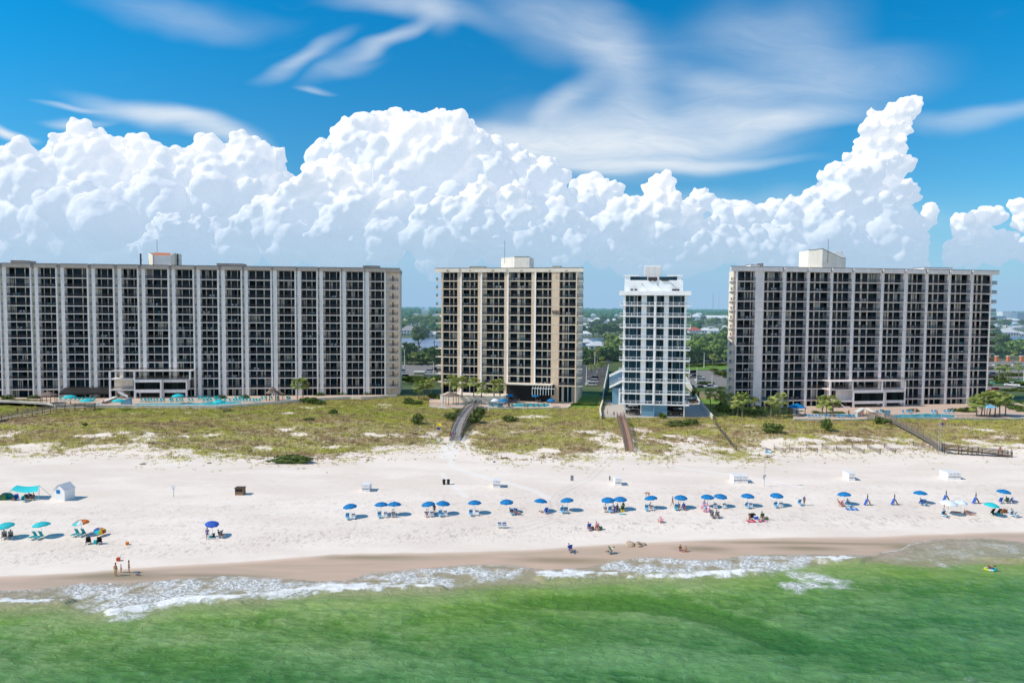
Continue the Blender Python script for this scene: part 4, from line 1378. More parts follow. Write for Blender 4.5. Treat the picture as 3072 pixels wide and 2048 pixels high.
# terrace slab with railing over it
w = -4.6
a, b_ = FL.u(326, 1113, w), FL.u(571, 1113, w); zt = FL.z(440, 1112, w)
mb = MB().mat(M_PANEL); mb.box(a, b_, w, -.001, zt - .22, zt)
for px in (328, 402, 569): u = FL.u(px, 1113, w); mb.box(u - .25, u + .25, w + .01, w + .5, 0 if px == 328 else zt - 3.0, zt - .22)
mb.build("terrace", parent=left)
mb = MB(); rail_mesh(mb, a, b_, w + .1, zt, mat=M_RAIL); z2 = FL.z(440, 1137, w); rail_mesh(mb, FL.u(404, 1137, w), b_, w + .12, z2); rail_mesh(mb, a, FL.u(400, 1160, w), w + .1, FL.z(360, 1168, w))
mb.build("terrace_railing", parent=left)
mb = MB().mat(M_WALL_L); mb.box(FL.u(343, 1150, -2), FL.u(399, 1150, -2), -2, -1.7, FL.z(360, 1168, -2), FL.z(360, 1138, -2))
mb.mat(M_PANEL); mb.box(a, FL.u(400, 1168, w), w, -.001, FL.z(360, 1171, w), FL.z(360, 1168, w)); mb.box(a, FL.u(400, 1138, w), w, -.001, FL.z(360, 1139, w), FL.z(360, 1136.5, w))
s0 = FL.u(353, 1170, w - .6); s1 = FL.u(384, 1188, w - .6); z0_ = FL.z(353, 1170, w - .6); z1_ = FL.z(384, 1186, w - .6)
mb.poly([(s0, w - .6, z0_), (s0, w - .6, z0_ - .9), (s1, w - .6, z1_ - .9), (s1, w - .6, z1_), (s0, w - .4, z0_), (s1, w - .4, z1_)], [(0, 1, 2, 3), (0, 3, 5, 4)])
mb.build("stair_wall", parent=left)

# ================================================================== right condominium
FR = Fac(2189, 212, 2975, 225)
Rf = [(2349.3, 2359.3), (2422.5, 2430), (2492.9, 2500), (2556.4, 2565.4), (2644.6, 2652.9), (2713.6, 2724.3), (2778.6, 2785.7), (2846.4, 2853.6), (2913.6, 2921.4)]
pan = (2267.5, 2293)
endc = (2210, 2213.5); lastc = (2973, 2976)
finsR = [U(FR, t) for t in Rf]; panel = U(FR, pan)
cellsR = [(FR.u(2213.5, 840), panel[0]), (panel[1], finsR[0][0])] + [(finsR[i][1], finsR[i + 1][0]) for i in range(8)] + [(finsR[8][1], FR.u(2973, 840))]
ysR = [844.3, 873.6, 903.9, 931.8, 958.6, 985, 1010, 1037.1, 1063.6, 1089.6, 1115.7, 1142.5, 1168.2, 1202.1]
zsR = [FR.z(2300, y) for y in ysR]
RF_, RR_ = FR.z(2300, 814), FR.z(2300, 801)


def panesR(j, a, b_):
    if j == 0: return [(.01, .36, 2), (.40, .70, 1), (.76, .99, 1)]
    if j == 1: return [(.01, .16, 1), (.24, .48, 1), (.53, .90, 2)]
    if j == 10: return [(.02, .14, 1), (.24, .42, 1), (.52, .97, 2)]
    return [(.01, .19, 1), (.265, .46, 1), (.51, .83, 2)]


uR0, uR1 = FR.u(2209, 840), FR.u(2976, 840)
segs = []
edges = [FR.u(2192, 800)] + [f[0] + .35 for f in finsR] + [FR.u(2996, 800)]
for i in range(len(edges) - 1): segs.append((edges[i], edges[i + 1] - .75 if i < len(edges) - 2 else edges[i + 1], -.35)); 
for i in range(1, len(edges) - 1): segs.append((edges[i] - 1.6, edges[i] + .9, .4))
right = condo(FR, "condo_tower", "wide pinkish white condominium with one blank wall strip, on the right", "", zsR, cellsR, finsR + [panel], [U(FR, endc), U(FR, lastc)], RR_, RF_, 18, M_WALL_P, M_PANEL_P, M_PANEL_P, M_PANEL_P, panesR, 9,
              u_ends=(uR0, uR1), roof_segments=segs, inset=(8.5, 0))
# west end: sun-lit wall with balconies wrapping the corner
mb = MB().mat(M_CREAM)
xa = FR.u(2189, 840, 3.0)
mb.poly([(xa, 3.4, -1), (uR0 + .01, 1.9, -1), (uR0 + .01, 1.9, RF_), (xa, 3.4, RF_), (xa + 7.5, 17.9, -1), (xa + 7.5, 17.9, RF_)], [(0, 1, 2, 3), (4, 0, 3, 5)])
mb.build("end_wall", parent=right)
mb = MB()
for z in zsR[:-1]:
    s_ = MB().mat(M_PANEL_P); s_.box(xa - .3, uR0, .25, 3.2, z - .12, z + .12); s_.build("balcony_slab", parent=right)
    rail_mesh(mb, xa - .25, uR0 - .02, .3, z + .13, step=.22)
    rail_mesh(mb, .35, 1.6, xa - .24, z + .13, axis=1, step=.06)
    mb.mat(M_PANEL_P)
    s2 = MB().mat(M_PANEL_P); s2.box(uR1, FR.u(2994, 840), .15, 2.6, z - .12, z + .12); s2.build("balcony_slab", parent=right)
    rail_mesh(mb, uR1 + .02, FR.u(2994, 840), .2, z + .13, step=.09)
    rail_mesh(mb, .2, 2.5, FR.u(2994, 840) - .05, z + .13, axis=1)
mb.build("corner_railings", parent=right)
# roof
wd = 3
def rb(root, fac, pa, pb, ytop, ybot, w0, dp, m, nm="penthouse", trim=M_TRIM):
    a, b_ = fac.u(pa, 790, w0), fac.u(pb, 790, w0); zt = fac.z((pa + pb) / 2, ytop, w0); zb = fac.z((pa + pb) / 2, ybot, w0)
    mb = MB().mat(m); mb.box(a, b_, w0, w0 + dp, zb, zt - .12); mb.mat(trim); mb.box(a - .1, b_ + .1, w0 - .1, w0 + dp + .1, zt - .12, zt)
    return mb.build(nm, parent=root)
rb(right, FR, 2252, 2264, 793, 806, 2.5, 3, M_WHITE); rb(right, FR, 2268, 2280, 793, 806, 2.6, 3, M_WHITE); rb(right, FR, 2283, 2290, 790, 806, 2.4, 2, M_FASC_L, "roof_vent")
rb(right, FR, 2772, 2858, 802.5, 812, 3, 5, M_WHITE)
a0, a1, a2, a3 = FR.u(2433, 780, 4), FR.u(2467, 780, 3), FR.u(2524, 780, 3), FR.u(2538, 780, 4.5)
zt = FR.z(2467, 746.5, 3); zt2 = FR.z(2524, 773.5, 3); zb = FR.z(2480, 806, 3)
mb = MB().mat(M_OFFW)
mb.poly([(a0, 5.5, zb), (a1, 3, zb), (a2, 3, zb), (a3, 4.6, zb), (a0, 5.5, zt - .35), (a1, 3, zt), (a2, 3, zt2), (a3, 4.6, zt2), (a0, 11, zb), (a3, 11, zb), (a0, 11, zt - .35), (a3, 11, zt2)],
        [(0, 1, 5, 4), (1, 2, 6, 5), (2, 3, 7, 6), (8, 0, 4, 10), (3, 9, 11, 7), (9, 8, 10, 11), (4, 5, 6, 7, 11, 10)])
mb.build("lift_house", parent=right)
mb = MB().mat(M_WHITE); q0, q1 = FR.u(2488, 750, 7), FR.u(2537, 750, 7); z8 = FR.z(2500, 751.5, 7)
mb.poly([(q0, 7, z8 - .8), (q1 - 1, 7, z8 + .1), (q1, 7, zt2 - .2), (q0, 7, zt2), (q0, 9, z8 - .8), (q1 - 1, 9, z8 + .1)], [(0, 3, 2, 1), (0, 1, 5, 4)])
mb.mat(M_TRIM)
mb.bar((a0, 5.45, zt - .3), (a1, 2.95, zt + .05), .12); mb.bar((a1, 2.95, zt + .05), (a2, 2.95, zt2 + .05), .12); mb.bar((a2, 2.95, zt2 + .05), (a3, 4.55, zt2 + .05), .12)
antenna(mb, FR.u(2484, 760, 2.9), 2.9, FR.z(2484, 788, 2.9), FR.z(2484, 716, 2.9) - FR.z(2484, 788, 2.9))
mb.build("lift_roof", parent=right)
ysr = (1170, 1178.5, 1202.5, 1211, 1241)
podium(FR, right, -4.5, 2561, 2656, ysr, 2600, M_PANEL_P)
podium(FR, right, -3.0, 2657, 2718, (1168, 1176, 1200, 1208, 1238), 2680, M_PANEL_P)
w = -4.4
a, b_ = FR.u(2491, 1143, w), FR.u(2718, 1143, w); zt = FR.z(2600, 1142.5, w)
mb = MB().mat(M_PANEL_P); mb.box(a, b_, w, -.001, zt - .2, zt)
for px in (2493, 2559, 2648, 2717): u = FR.u(px, 1143, w); mb.box(u - .22, u + .22, w + .01, w + .45, zt - (6 if px in (2493,) else 3.1), zt - .2)
mb.box(a, FR.u(2559, 1168, w), w, -.001, FR.z(2520, 1170.5, w), FR.z(2520, 1168, w)); mb.box(a, FR.u(2559, 1168, w), w, -.001, FR.z(2520, 1206, w), FR.z(2520, 1200.5, w))
mb.build("terrace", parent=right)
mb = MB(); rail_mesh(mb, FR.u(2557, 1143, w), b_, w + .1, zt); rail_mesh(mb, a, FR.u(2559, 1168, w), w + .1, FR.z(2520, 1168, w)); mb.build("terrace_railing", parent=right)
mb = MB().mat(M_PANEL_P); mb.box(FR.u(2508, 1180, -2), FR.u(2555, 1180, -2), -2, -1.8, FR.z(2520, 1200.5, -2), FR.z(2520, 1171, -2))
pts = [(2511, 1204), (2530, 1219), (2513, 1233), (2509, 1240)]
W_ = -5.2
def fp(px, py, w0): u_, z_ = FR.hit(px, py, w0); return (u_, w0, z_)
mb.poly([fp(2512, 1203, W_), fp(2534, 1218, W_), fp(2552, 1219, W_), fp(2552, 1222, W_), fp(2534, 1222, W_), fp(2510, 1244, W_), fp(2508, 1236, W_), fp(2530, 1221, W_)], [(0, 7, 1), (1, 7, 4, 3, 2), (7, 6, 5, 4)])
mb.build("stair_wall", parent=right)

# ================================================================== middle condominium (VIII)
FM = Fac(1326, 229, 1730, 220)
cM = [(1328.6, 1372.4), (1381.7, 1433.8), (1442.7, 1513.3), (1522.3, 1594.6), (1604.5, 1654.9), (1678.4, 1727.9)]
fM = [(1372.4, 1381.7), (1433.8, 1442.7), (1513.3, 1522.3), (1594.6, 1604.5), (1654.9, 1678.4)]
cellsM = [U(FM, t, 850) for t in cM]; finsM = [U(FM, t, 850) for t in fM]
ysM = [842.7, 867.5, 893, 919.6, 946.5, 973.6, 1000, 1025.7, 1052.6, 1078, 1104.6, 1130.5, 1156]
zsM = [FM.z(1650, y) for y in ysM]
MF_, MR_ = FM.z(1650, 816), FM.z(1650, 804)
uM0, uM1 = FM.u(1324, 850), FM.u(1731.5, 850)


def panesM(j, a, b_):
    return [[(.05, .44, 2), (.50, .72, 1), (.78, .99, 1)], [(.18, .52, 2), (.58, .78, 1), (.83, .99, 1)], [(.26, .52, 2), (.57, .74, 1), (.78, .99, 2)], [(.15, .42, 2), (.52, .70, 1), (.75, .99, 2)],
            [(.04, .44, 2), (.51, .76, 1), (.83, .99, 1)], [(.03, .20, 1), (.34, .56, 1), (.61, .99, 2)]][j]


edges = [FM.u(1307, 810)] + [f[1] - .3 for f in finsM[:4]] + [FM.u(1750, 810)]
segs = [(edges[i], edges[i + 1], -.7 + .12 * i if i % 2 == 0 else -.55 + .12 * i) for i in range(5)]
middle = condo(FM, "condo_tower", "beige condominium with tan wall strip and roman numeral VIII in the middle", "", zsM, cellsM, finsM, [U(FM, (1324, 1328.6), 850), U(FM, (1727.9, 1731.5), 850)], MR_, MF_, 20, M_CREAM, M_TAN, M_CREAM, M_CREAM, panesM, 17,
               u_ends=(uM0, uM1), roof_segments=segs, fin_bottom=-1)
mb = MB(); mw = MB()
for f in finsM[:4]:
    mw.mat(M_WHITE); mw.box(f[1] - .02, f[1] + .42, -.16, .3, -1, MF_ - .01)
mw.build("corner_posts", parent=middle)
for i, z in enumerate(zsM):
    s_ = MB().mat(M_CREAM); s_.box(FM.u(1306, 850), uM0, .3, 3.0, z - .12, z + .12); s_.box(uM1, FM.u(1749, 850), .2, 3.0, z - .12, z + .12); s_.build("balcony_slab", parent=middle)
    rail_mesh(mb, FM.u(1307, 850), uM0 - 1.2, .35, z + .13, step=.07); rail_mesh(mb, uM1, FM.u(1749, 850), .25, z + .13); rail_mesh(mb, .3, 2.8, FM.u(1748, 850), z + .13, axis=1, step=.08)
mb.build("corner_railings", parent=middle)
# numerals VIII
mb = MB().mat(M_TRIM); w0 = -.10
def nb(px0, py0, px1, py1, th=.2):
    a_, z_a = FM.hit(px0, py0, w0); b__, z_b = FM.hit(px1, py1, w0); mb.bar((a_, w0, z_a), (b__, w0, z_b), th, .12)
y0, y1 = 931.5, 942.2
nb(1657, y0, 1659.6, y1); nb(1662.2, y0, 1659.8, y1, .13)
for x in (1665.6, 1670, 1674.4):
    nb(x, y0, x, y1)
for x in (1657, 1662.2, 1665.6, 1670, 1674.4): nb(x - 1.5, y0, x + 1.5, y0, .09)
for x in (1665.6, 1670, 1674.4): nb(x - 1.5, y1, x + 1.5, y1, .09)
mb.build("numerals", parent=middle)
# horizontal joints on the tan strip
mb = MB().mat(M_TRIM)
for z in zsM: mb.box(finsM[4][0], finsM[4][1], -.034, -.028, z - .015, z + .015)
mb.build("wall_joints", parent=middle)
a, b_ = FM.u(1500, 780, 6), FM.u(1588, 780, 3); zt = FM.z(1540, 771.5, 4)
mid_ = FM.u(1543, 780, 3)
mb = MB().mat(M_OFFW); mb.poly([(a, 8, MF_), (mid_, 3, MF_), (b_, 3, MF_), (b_, 12, MF_), (a, 12, MF_), (a, 8, zt), (mid_, 3, zt), (b_, 3, zt), (b_, 12, zt), (a, 12, zt)], [(0, 1, 6, 5), (1, 2, 7, 6), (2, 3, 8, 7), (4, 0, 5, 9), (5, 6, 7, 8, 9)])
mb.mat(M_TRIM); mb.box(mid_, b_ + .1, 2.9, 3.1, zt, zt + .12)
antenna(mb, FM.u(1514, 780, 2.8), 2.8, FM.z(1514, 789, 2.8), FM.z(1514, 722, 2.8) - FM.z(1514, 789, 2.8))
mb.build("lift_house", parent=middle)
rb(middle, FM, 1408, 1454, 799, 806, 3, 3, M_CREAM); rb(middle, FM, 1657, 1682, 798, 806, 3, 3, M_CREAM)
mb = MB().mat(M_TRIM)
for px in (1343, 1411, 1480, 1565, 1650, 1700): u_, z_ = FM.hit(px, 812, -.75); mb.box(u_ - .35, u_ + .25, -.95, -.74, z_ - .1, z_ + .14)
mb.build("floodlights", parent=middle)
# lobby front with sloping glass
w = -3.5
za = FM.z(1560, 1152, w)
mb = MB().mat(M_CREAM); mb.box(FM.u(1512, 1155, w), FM.u(1655, 1155, w), w, -.001, za - .25, za + .1); mb.box(FM.u(1513, 1160, w), FM.u(1516, 1160, w), w, w + .3, -.5, za - .25)
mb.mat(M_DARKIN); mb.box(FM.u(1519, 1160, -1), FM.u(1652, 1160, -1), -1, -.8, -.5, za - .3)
mb.build("entrance_canopy", parent=middle)
mb = MB().mat(M_CREAM); mb.box(FM.u(1322, 1180, -8), FM.u(1512, 1180, -8), -8.5, -.001, -.6, 2.6); mb.mat(M_RETW2); mb.box(FM.u(1322, 1180, -8) - .1, FM.u(1512, 1180, -8) + .1, -8.6, -8.2, 2.6, 2.8); mb.build("raised_terrace", parent=middle)
g_ = MB(); W0 = -4.6
for i in range(8):
    x0 = 1597 + i * 8.2; x1 = x0 + 7.6
    p = [FM.hit(x0, 1185, W0), FM.hit(x1, 1185, W0), FM.hit(x1, 1166, W0), FM.hit(x0, 1166, W0)]
    g_.mat(M_GLASS_LOB); g_.face([(p[0][0], W0, p[0][1]), (p[1][0], W0, p[1][1]), (p[2][0], W0, p[2][1]), (p[3][0], W0, p[3][1])], rv=.3)
    g_.face([(p[3][0], W0, p[3][1]), (p[2][0], W0, p[2][1]), (p[2][0], W0 + 2.2, p[2][1] + 1.0), (p[3][0], W0 + 2.2, p[3][1] + 1.0)], rv=.2)
    g_.mat(M_WHITE); g_.box(p[0][0] - .12, p[0][0], W0 - .05, W0 + .05, p[0][1], p[3][1]); g_.bar((p[3][0] - .06, W0, p[3][1]), (p[3][0] - .06, W0 + 2.2, p[3][1] + 1.0), .1)
g_.mat(M_WHITE); g_.box(FM.u(1596, 1166, W0), FM.u(1663, 1166, W0), W0 - .06, W0 + .06, p[3][1] - .08, p[3][1] + .08)
g_.build("conservatory", parent=middle)

# ================================================================== white tower
FW = Fac(1873, 197, 2057, 194.6)
ysW = [917.2, 949.3, 983.1, 1016.3, 1049, 1081.2, 1115, 1146, 1180.9, 1212.3]
zsW = [FW.z(1960, y) for y in ysW]
tower = FW.root("condo_tower")
tag(tower, "slim white ten-storey tower with white railings and blue ground floor wall", "building")
uw = lambda px, py=1000, w=0: FW.u(px, py, w)
A, B = uw(1875, 900), uw(2057.5, 900)
def skbox(mb, x0, x1, y0, y1, z0, z1, k):
    mb.poly([(x0, y0, z0), (x1, y0, z0), (x1, y1, z0), (x0 + k, y1, z0), (x0, y0, z1), (x1, y0, z1), (x1, y1, z1), (x0 + k, y1, z1)], [(0, 3, 2, 1), (4, 5, 6, 7), (0, 1, 5, 4), (1, 2, 6, 5), (2, 3, 7, 6), (3, 0, 4, 7)])
topz = FW.z(1960, 886)
mb = MB().mat(M_WHITE); skbox(mb, A, B, .35, 20, zsW[-1] - .2, topz, 3.6); mb.build("wall", parent=tower)
mb = MB().mat(M_WHITE); ra, rb_ = FW.u(1858, 880, -1.6), FW.u(2074, 880, -1.6); skbox(mb, ra, rb_, -1.6, 21, topz, FW.z(1960, 873, -1.6), 4.2); mb.build("roof_slab", parent=tower)
slW, slE = FW.u(1859, 1000, -1.0), FW.u(2071.5, 1000, -1.0)
rg = np.random.default_rng(4)
cc0, cc1 = uw(1963, 900, -1.0), uw(1968.2, 900, -1.0)
mb = MB().mat(M_WHITE); mb.box(cc0, cc1, -1.02, .35, zsW[-1], topz); mb.build("party_wall", parent=tower)
for px in (1873.5, 2057):
    mb = MB().mat(M_WHITE); u_ = uw(px, 900, .2); mb.box(u_ - .3, u_ + .3, .1, .349, zsW[-1], topz); mb.build("column", parent=tower)
M_RAILGL, nt, b = new_mat("railing_glass"); b.inputs["Base Color"].default_value = (.34, .38, .42, 1); b.inputs["Roughness"].default_value = .15
b.inputs["Alpha"].default_value = .55
nt.links.new(ramp(nt, noise_(nt, nd(nt, "ShaderNodeNewGeometry").outputs["Position"], 2.0, 2), .3, .7, .22, .36), b.inputs["Alpha"])
PW_ = [(1877, 1888, 1), (1889, 1911, 2), (1912.5, 1924, 1), (1940, 1962, 2), (1970, 1992, 2), (2006.5, 2018.5, 1), (2020, 2042, 2), (2043, 2054.5, 1)]
for fi, z in enumerate(zsW):
    s_ = MB().mat(M_WHITE); s_.box(slW, slE, -1.02, .35, z - .12, z + .10); s_.build("balcony_slab", parent=tower)
    m = MB(); za = z + .10; h = (topz if fi == 0 else zsW[fi - 1] - .12) - za
    for (p0, p1, k) in PW_:
        short = p0 in (1941.5, 1971)
        a_, b__ = uw(p0, 930, .35), uw(p1, 930, .35)
        window_mb(m, a_, b__, [(0, 1, k)], .35, za + .02, za + h * (.80 if short else .97), M_GLASS_T, rg, frame=M_FRAME)
        m.build("window", parent=tower); m = MB()
    r_ = MB().mat(M_WHITE)
    r_.box(slW, slE, -.98, -.90, za + .88, za + .95); r_.box(slW, slE, -.98, -.92, za + .10, za + .15)
    n = 12
    for i in range(n + 1):
        x = slW + (slE - slW) * i / n; r_.box(x - .05, x + .05, -.98, -.90, za, za + .88)
    r_.box(slW, slW + .06, -.9, .6, za + .88, za + .95); r_.box(slE - .06, slE, -.9, .6, za + .88, za + .95)
    r_.mat(M_RAILGL); r_.face([(slW, -.945, za + .15), (slE, -.945, za + .15), (slE, -.945, za + .98), (slW, -.945, za + .98)])
    r_.face([(slW + .03, -.9, za + .15), (slW + .03, .6, za + .15), (slW + .03, .6, za + .98), (slW + .03, -.9, za + .98)]); r_.face([(slE - .03, -.9, za + .15), (slE - .03, .6, za + .15), (slE - .03, .6, za + .98), (slE - .03, -.9, za + .98)])
    r_.build("balcony_railing", parent=tower)
# roof storeys
def wb(m, px0, px1, py0, py1, w0, w1):
    a_, b__ = FW.u(px0, (py0 + py1) / 2, w0), FW.u(px1, (py0 + py1) / 2, w0); skbox(m, a_, b__, w0, w1, FW.z(1960, py1, w0), FW.z(1960, py0, w0), (w1 - w0) * .19 if w1 - w0 > 4 else 0)
mb = MB().mat(M_WHITE); wb(mb, 1873.5, 2049, 842, 875, 1.5, 22); wb(mb, 1875, 1890, 828, 842, 1.6, 3); wb(mb, 2032, 2044, 828, 842, 1.6, 3); wb(mb, 1875, 2044, 840.5, 842, 1.58, 20)
wb(mb, 1872, 1915, 825, 828.5, 1.3, 4); wb(mb, 2004, 2047, 825, 828.5, 1.3, 4)
mb.build("upper_storey", parent=tower)
for q_ in ((1891, 1942), (1978, 2031)):
    mb = MB().mat(M_GLASS_T); mb.rv = .7; wb(mb, *q_, 830, 842, 2.2, 2.3); mb.build("upper_window", parent=tower)
mb = MB().mat(M_WHITE); wb(mb, 1932.5, 1983, 796, 843, 3.5, 10); mb.mat(M_PANEL); wb(mb, 1935.5, 1981.5, 800, 840, 3.45, 3.6); mb.build("lift_house", parent=tower)
def cyl_front(m, px, py, r, w0):
    u_, z_ = FW.hit(px, py, w0); m.tube([(u_, w0, z_), (u_, w0 + 1.0, z_)], r, 14)
mb = MB().mat(M_TRIM); wb(mb, 1945, 1972, 831, 841, 1.35, 2.1); cyl_front(mb, 1951, 837, .62, 1.2); cyl_front(mb, 1965, 837, .62, 1.2)
wb(mb, 1984, 2006, 838, 842.5, 1.2, 1.5)
for px in (1892, 1904.5, 2017, 2024, 2032): wb(mb, px, px + 7 if px < 2000 else px + 6, 866.5, 871.5, .2, 1.2)
mb.build("roof_machinery", parent=tower)
mb = MB().mat(M_TRIM)
for px in (1925, 1970, 2015):
    p = FW.hit(px, 851, 1.4); q = FW.hit(px + 6, 857, .6); mb.bar((p[0], 1.4, p[1]), (q[0], .6, q[1]), .12)
mb.build("floodlights", parent=tower)
# ground floor: blue wall, open parking, piers
gz0 = FW.z(1960, 1248, -.4)
mb = MB().mat(M_BLUEW); wb(mb, 1922, 2001.5, 1213, 1249, -.4, 20); wb(mb, 1960.5, 1963.5, 1213, 1247, -1.0, -.4); mb.build("blue_wall", parent=tower)
mb = MB().mat(M_CREAM); wb(mb, 2050.5, 2054, 1213, 1250, -.6, -.2); wb(mb, 1873, 1876.5, 1213, 1240, -.6, -.2); wb(mb, 1921, 1924, 1213, 1242, -.5, .3); mb.build("pier", parent=tower)
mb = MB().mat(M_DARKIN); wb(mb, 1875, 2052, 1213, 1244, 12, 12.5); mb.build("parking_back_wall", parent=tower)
# lower wing west of the tower, pale metal roof
mb = MB().mat(M_BLUEW)
def gw(px, py, z): p = at_z(px, py, z); return p
wx0, wx1 = uw(1838, 1130, 22), A + .5
mb.box(wx0, wx1, 22, 60, -1, 5.4); mb.build("garage_wing", parent=tower)
M_METALROOF = pm("pale_metal_roof", (0.52, 0.56, 0.53), .5, .08, .8, metal=.0)
mb = MB().mat(M_METALROOF); mb.poly([(wx0 - 1, 21, 5.6), (wx1 + 2, 21, 8.9), (wx1 + 2, 62, 8.9), (wx0 - 1, 62, 5.6), (wx0 - 1, 21, 5.3), (wx1 + 2, 21, 8.6)], [(0, 1, 2, 3), (4, 5, 1, 0)])
mb.mat(M_WHITE)
for i in range(8): y = 21 + i * 5.8; mb.bar((wx0 - 1, y, 5.68), (wx1 + 2, y, 8.98), .35)
mb.build("wing_roof", parent=tower)
mb = MB().mat(M_WHITE)
for i in range(4): mb.box(wx0 + 2 + i * 2.4, wx0 + 2.5 + i * 2.4, 21.6, 22, 0, 5.3)
mb.mat(M_GLASS_T)
for i in range(3):
    for zz in (.6, 3.2): mb.face([(wx0 + 2.7 + i * 2.4, 21.9, zz), (wx0 + 4.1 + i * 2.4, 21.9, zz), (wx0 + 4.1 + i * 2.4, 21.9, zz + 1.5), (wx0 + 2.7 + i * 2.4, 21.9, zz + 1.5)], rv=.4)
mb.build("wing_windows", parent=tower)
# ------------------------------------------------------------------ things on the beach
C_ = {}
def cm(name, col, rough=.8, var=.1, **k):
    return pm(name, col, rough, var, 4, **k)
M_BLUE = cm("umbrella_blue", (0.0, 0.175, 0.45)); M_TURQ = cm("canvas_turquoise", (0.02, 0.52, 0.56)); M_ORANGE = cm("canvas_orange", (0.75, 0.18, 0.03)); M_WHC = cm("canvas_white", (0.72, 0.78, 0.82))
M_PALE = cm("canvas_pale_blue", (0.55, 0.68, 0.80)); M_NAVY = cm("navy_canvas", (0.015, 0.03, 0.10)); M_ALU = cm("aluminium", (0.6, 0.6, 0.62), .4); M_WOOD = cm("bare_wood", (0.26, 0.165, 0.10), .85, .25)
M_WOODG = cm("weathered_wood", (0.23, 0.19, 0.155), .9, .3); M_WOODD = cm("dark_wood", (0.10, 0.065, 0.045), .9, .3); M_DECKP = cm("pinkish_deck_boards", (0.44, 0.27, 0.19), .85, .2)
M_BOX = cm("white_box_paint", (0.78, 0.78, 0.78), .6, .05); M_BLACK = cm("black_plastic", (0.02, 0.02, 0.022), .5); M_RED = cm("red_plastic", (0.60, 0.07, 0.03), .5); M_YEL = cm("yellow_cloth", (0.80, 0.60, 0.02)); M_PURP = cm("purple_cloth", (0.06, 0.04, 0.25))
M_SKIN = cm("skin_tan", (0.42, 0.21, 0.13), .6); M_SKIN2 = cm("skin_brown", (0.24, 0.12, 0.075), .6); M_HAIR = cm("hair_brown", (0.04, 0.022, 0.014), .7); M_BLONDE = cm("hair_fair", (0.36, 0.24, 0.10), .7)
M_TEALC = cm("teal_cloth", (0.02, 0.33, 0.36)); M_PINK = cm("pink_cloth", (0.75, 0.32, 0.40)); M_REDC = cm("red_cloth", (0.62, 0.05, 0.05)); M_BLUEC = cm("royal_blue_cloth", (0.03, 0.11, 0.50)); M_LBLUE = cm("light_blue_cloth", (0.22, 0.50, 0.72))
M_GREY = cm("grey_cloth", (0.25, 0.25, 0.26)); M_BROWNB = cm("brown_canvas", (0.25, 0.10, 0.045)); M_GREENB = cm("green_cloth", (0.07, 0.16, 0.05)); M_LIME = cm("lime_cloth", (0.65, 0.75, 0.05)); M_PLASTW = cm("white_plastic", (0.75, 0.78, 0.80), .45)
M_STEEL = cm("galvanised_steel", (0.42, 0.43, 0.44), .45)


def thing(name, label, cat, px, py, group=None, rz=0.0, dz=0.0):
    p = ground(px, py)
    o = empty(name, (p.x, p.y, p.z + dz), rz)
    return tag(o, label, cat, group)


# ---- beach umbrella
def umbrella_parts(root, mats, R_=1.1, h=2.05, tilt=0.0, flap=.13, rise=.42):
    n = 8
    mb = MB().mat(M_ALU); mb.tube([(0, 0, -.1), (0, 0, h - .05)], .022, 6); mb.build("pole", parent=root)
    mb = MB()
    prof = [(0.02, rise), (R_ * .40, rise * .84), (R_ * .75, rise * .50), (R_, 0.0)]
    for k in range(n):
        a0, a1 = 2 * PI * k / n, 2 * PI * (k + 1) / n; am = (a0 + a1) / 2
        mb.mat(mats[k % len(mats)])
        for i in range(3):
            r0, z0 = prof[i]; r1, z1 = prof[i + 1]
            mb.face([(r0 * math.cos(a0), r0 * math.sin(a0), z0), (r1 * math.cos(a0), r1 * math.sin(a0), z1), (r1 * .955 * math.cos(am), r1 * .955 * math.sin(am), z1 + .03), (r0 * .96 * math.cos(am), r0 * .96 * math.sin(am), z0 + .02)])
            mb.face([(r0 * .96 * math.cos(am), r0 * .96 * math.sin(am), z0 + .02), (r1 * .955 * math.cos(am), r1 * .955 * math.sin(am), z1 + .03), (r1 * math.cos(a1), r1 * math.sin(a1), z1), (r0 * math.cos(a1), r0 * math.sin(a1), z0)])
        mb.face([(R_ * math.cos(a0), R_ * math.sin(a0), 0), (R_ * math.cos(a0) * 1.01, R_ * math.sin(a0) * 1.01, -flap), (R_ * .955 * math.cos(am), R_ * .955 * math.sin(am), -flap + .05), (R_ * .955 * math.cos(am), R_ * .955 * math.sin(am), .03)])
        mb.face([(R_ * .955 * math.cos(am), R_ * .955 * math.sin(am), .03), (R_ * .955 * math.cos(am), R_ * .955 * math.sin(am), -flap + .05), (R_ * math.cos(a1) * 1.01, R_ * math.sin(a1) * 1.01, -flap), (R_ * math.cos(a1), R_ * math.sin(a1), 0)])
    mb.mat(mats[0]); mb.tube([(0, 0, rise - .02), (0, 0, rise + .12)], .03, 6)
    c = mb.build("canopy", parent=root, loc=(0, 0, h - rise + .1)); c.rotation_euler = (tilt, tilt * .6, 0)
    return root


UMB = {}
def umbrella(kind, px, py, label, group=None, **kw):
    """px, py = foot of the pole"""
    mats = {"blue": [M_BLUE], "turq": [M_TURQ], "white": [M_WHC], "pale": [M_PALE, M_WHC], "orange": [M_ORANGE, M_ORANGE, M_TURQ, M_ORANGE, M_ORANGE, M_TURQ, M_WHC, M_ORANGE], "navy": [M_BLUEC]}[kind]
    key = (kind, tuple(sorted(kw.items())))
    p = ground(px, py)
    if key not in UMB:
        o = empty("beach_umbrella", p); umbrella_parts(o, mats, **kw); UMB[key] = o
    else:
        o = copy_tree(UMB[key])
    o.location = p
    o.rotation_euler = (random.uniform(-.10, .10), random.uniform(-.12, .12), random.uniform(0, .7))
    return tag(o, label, "beach umbrella", group)


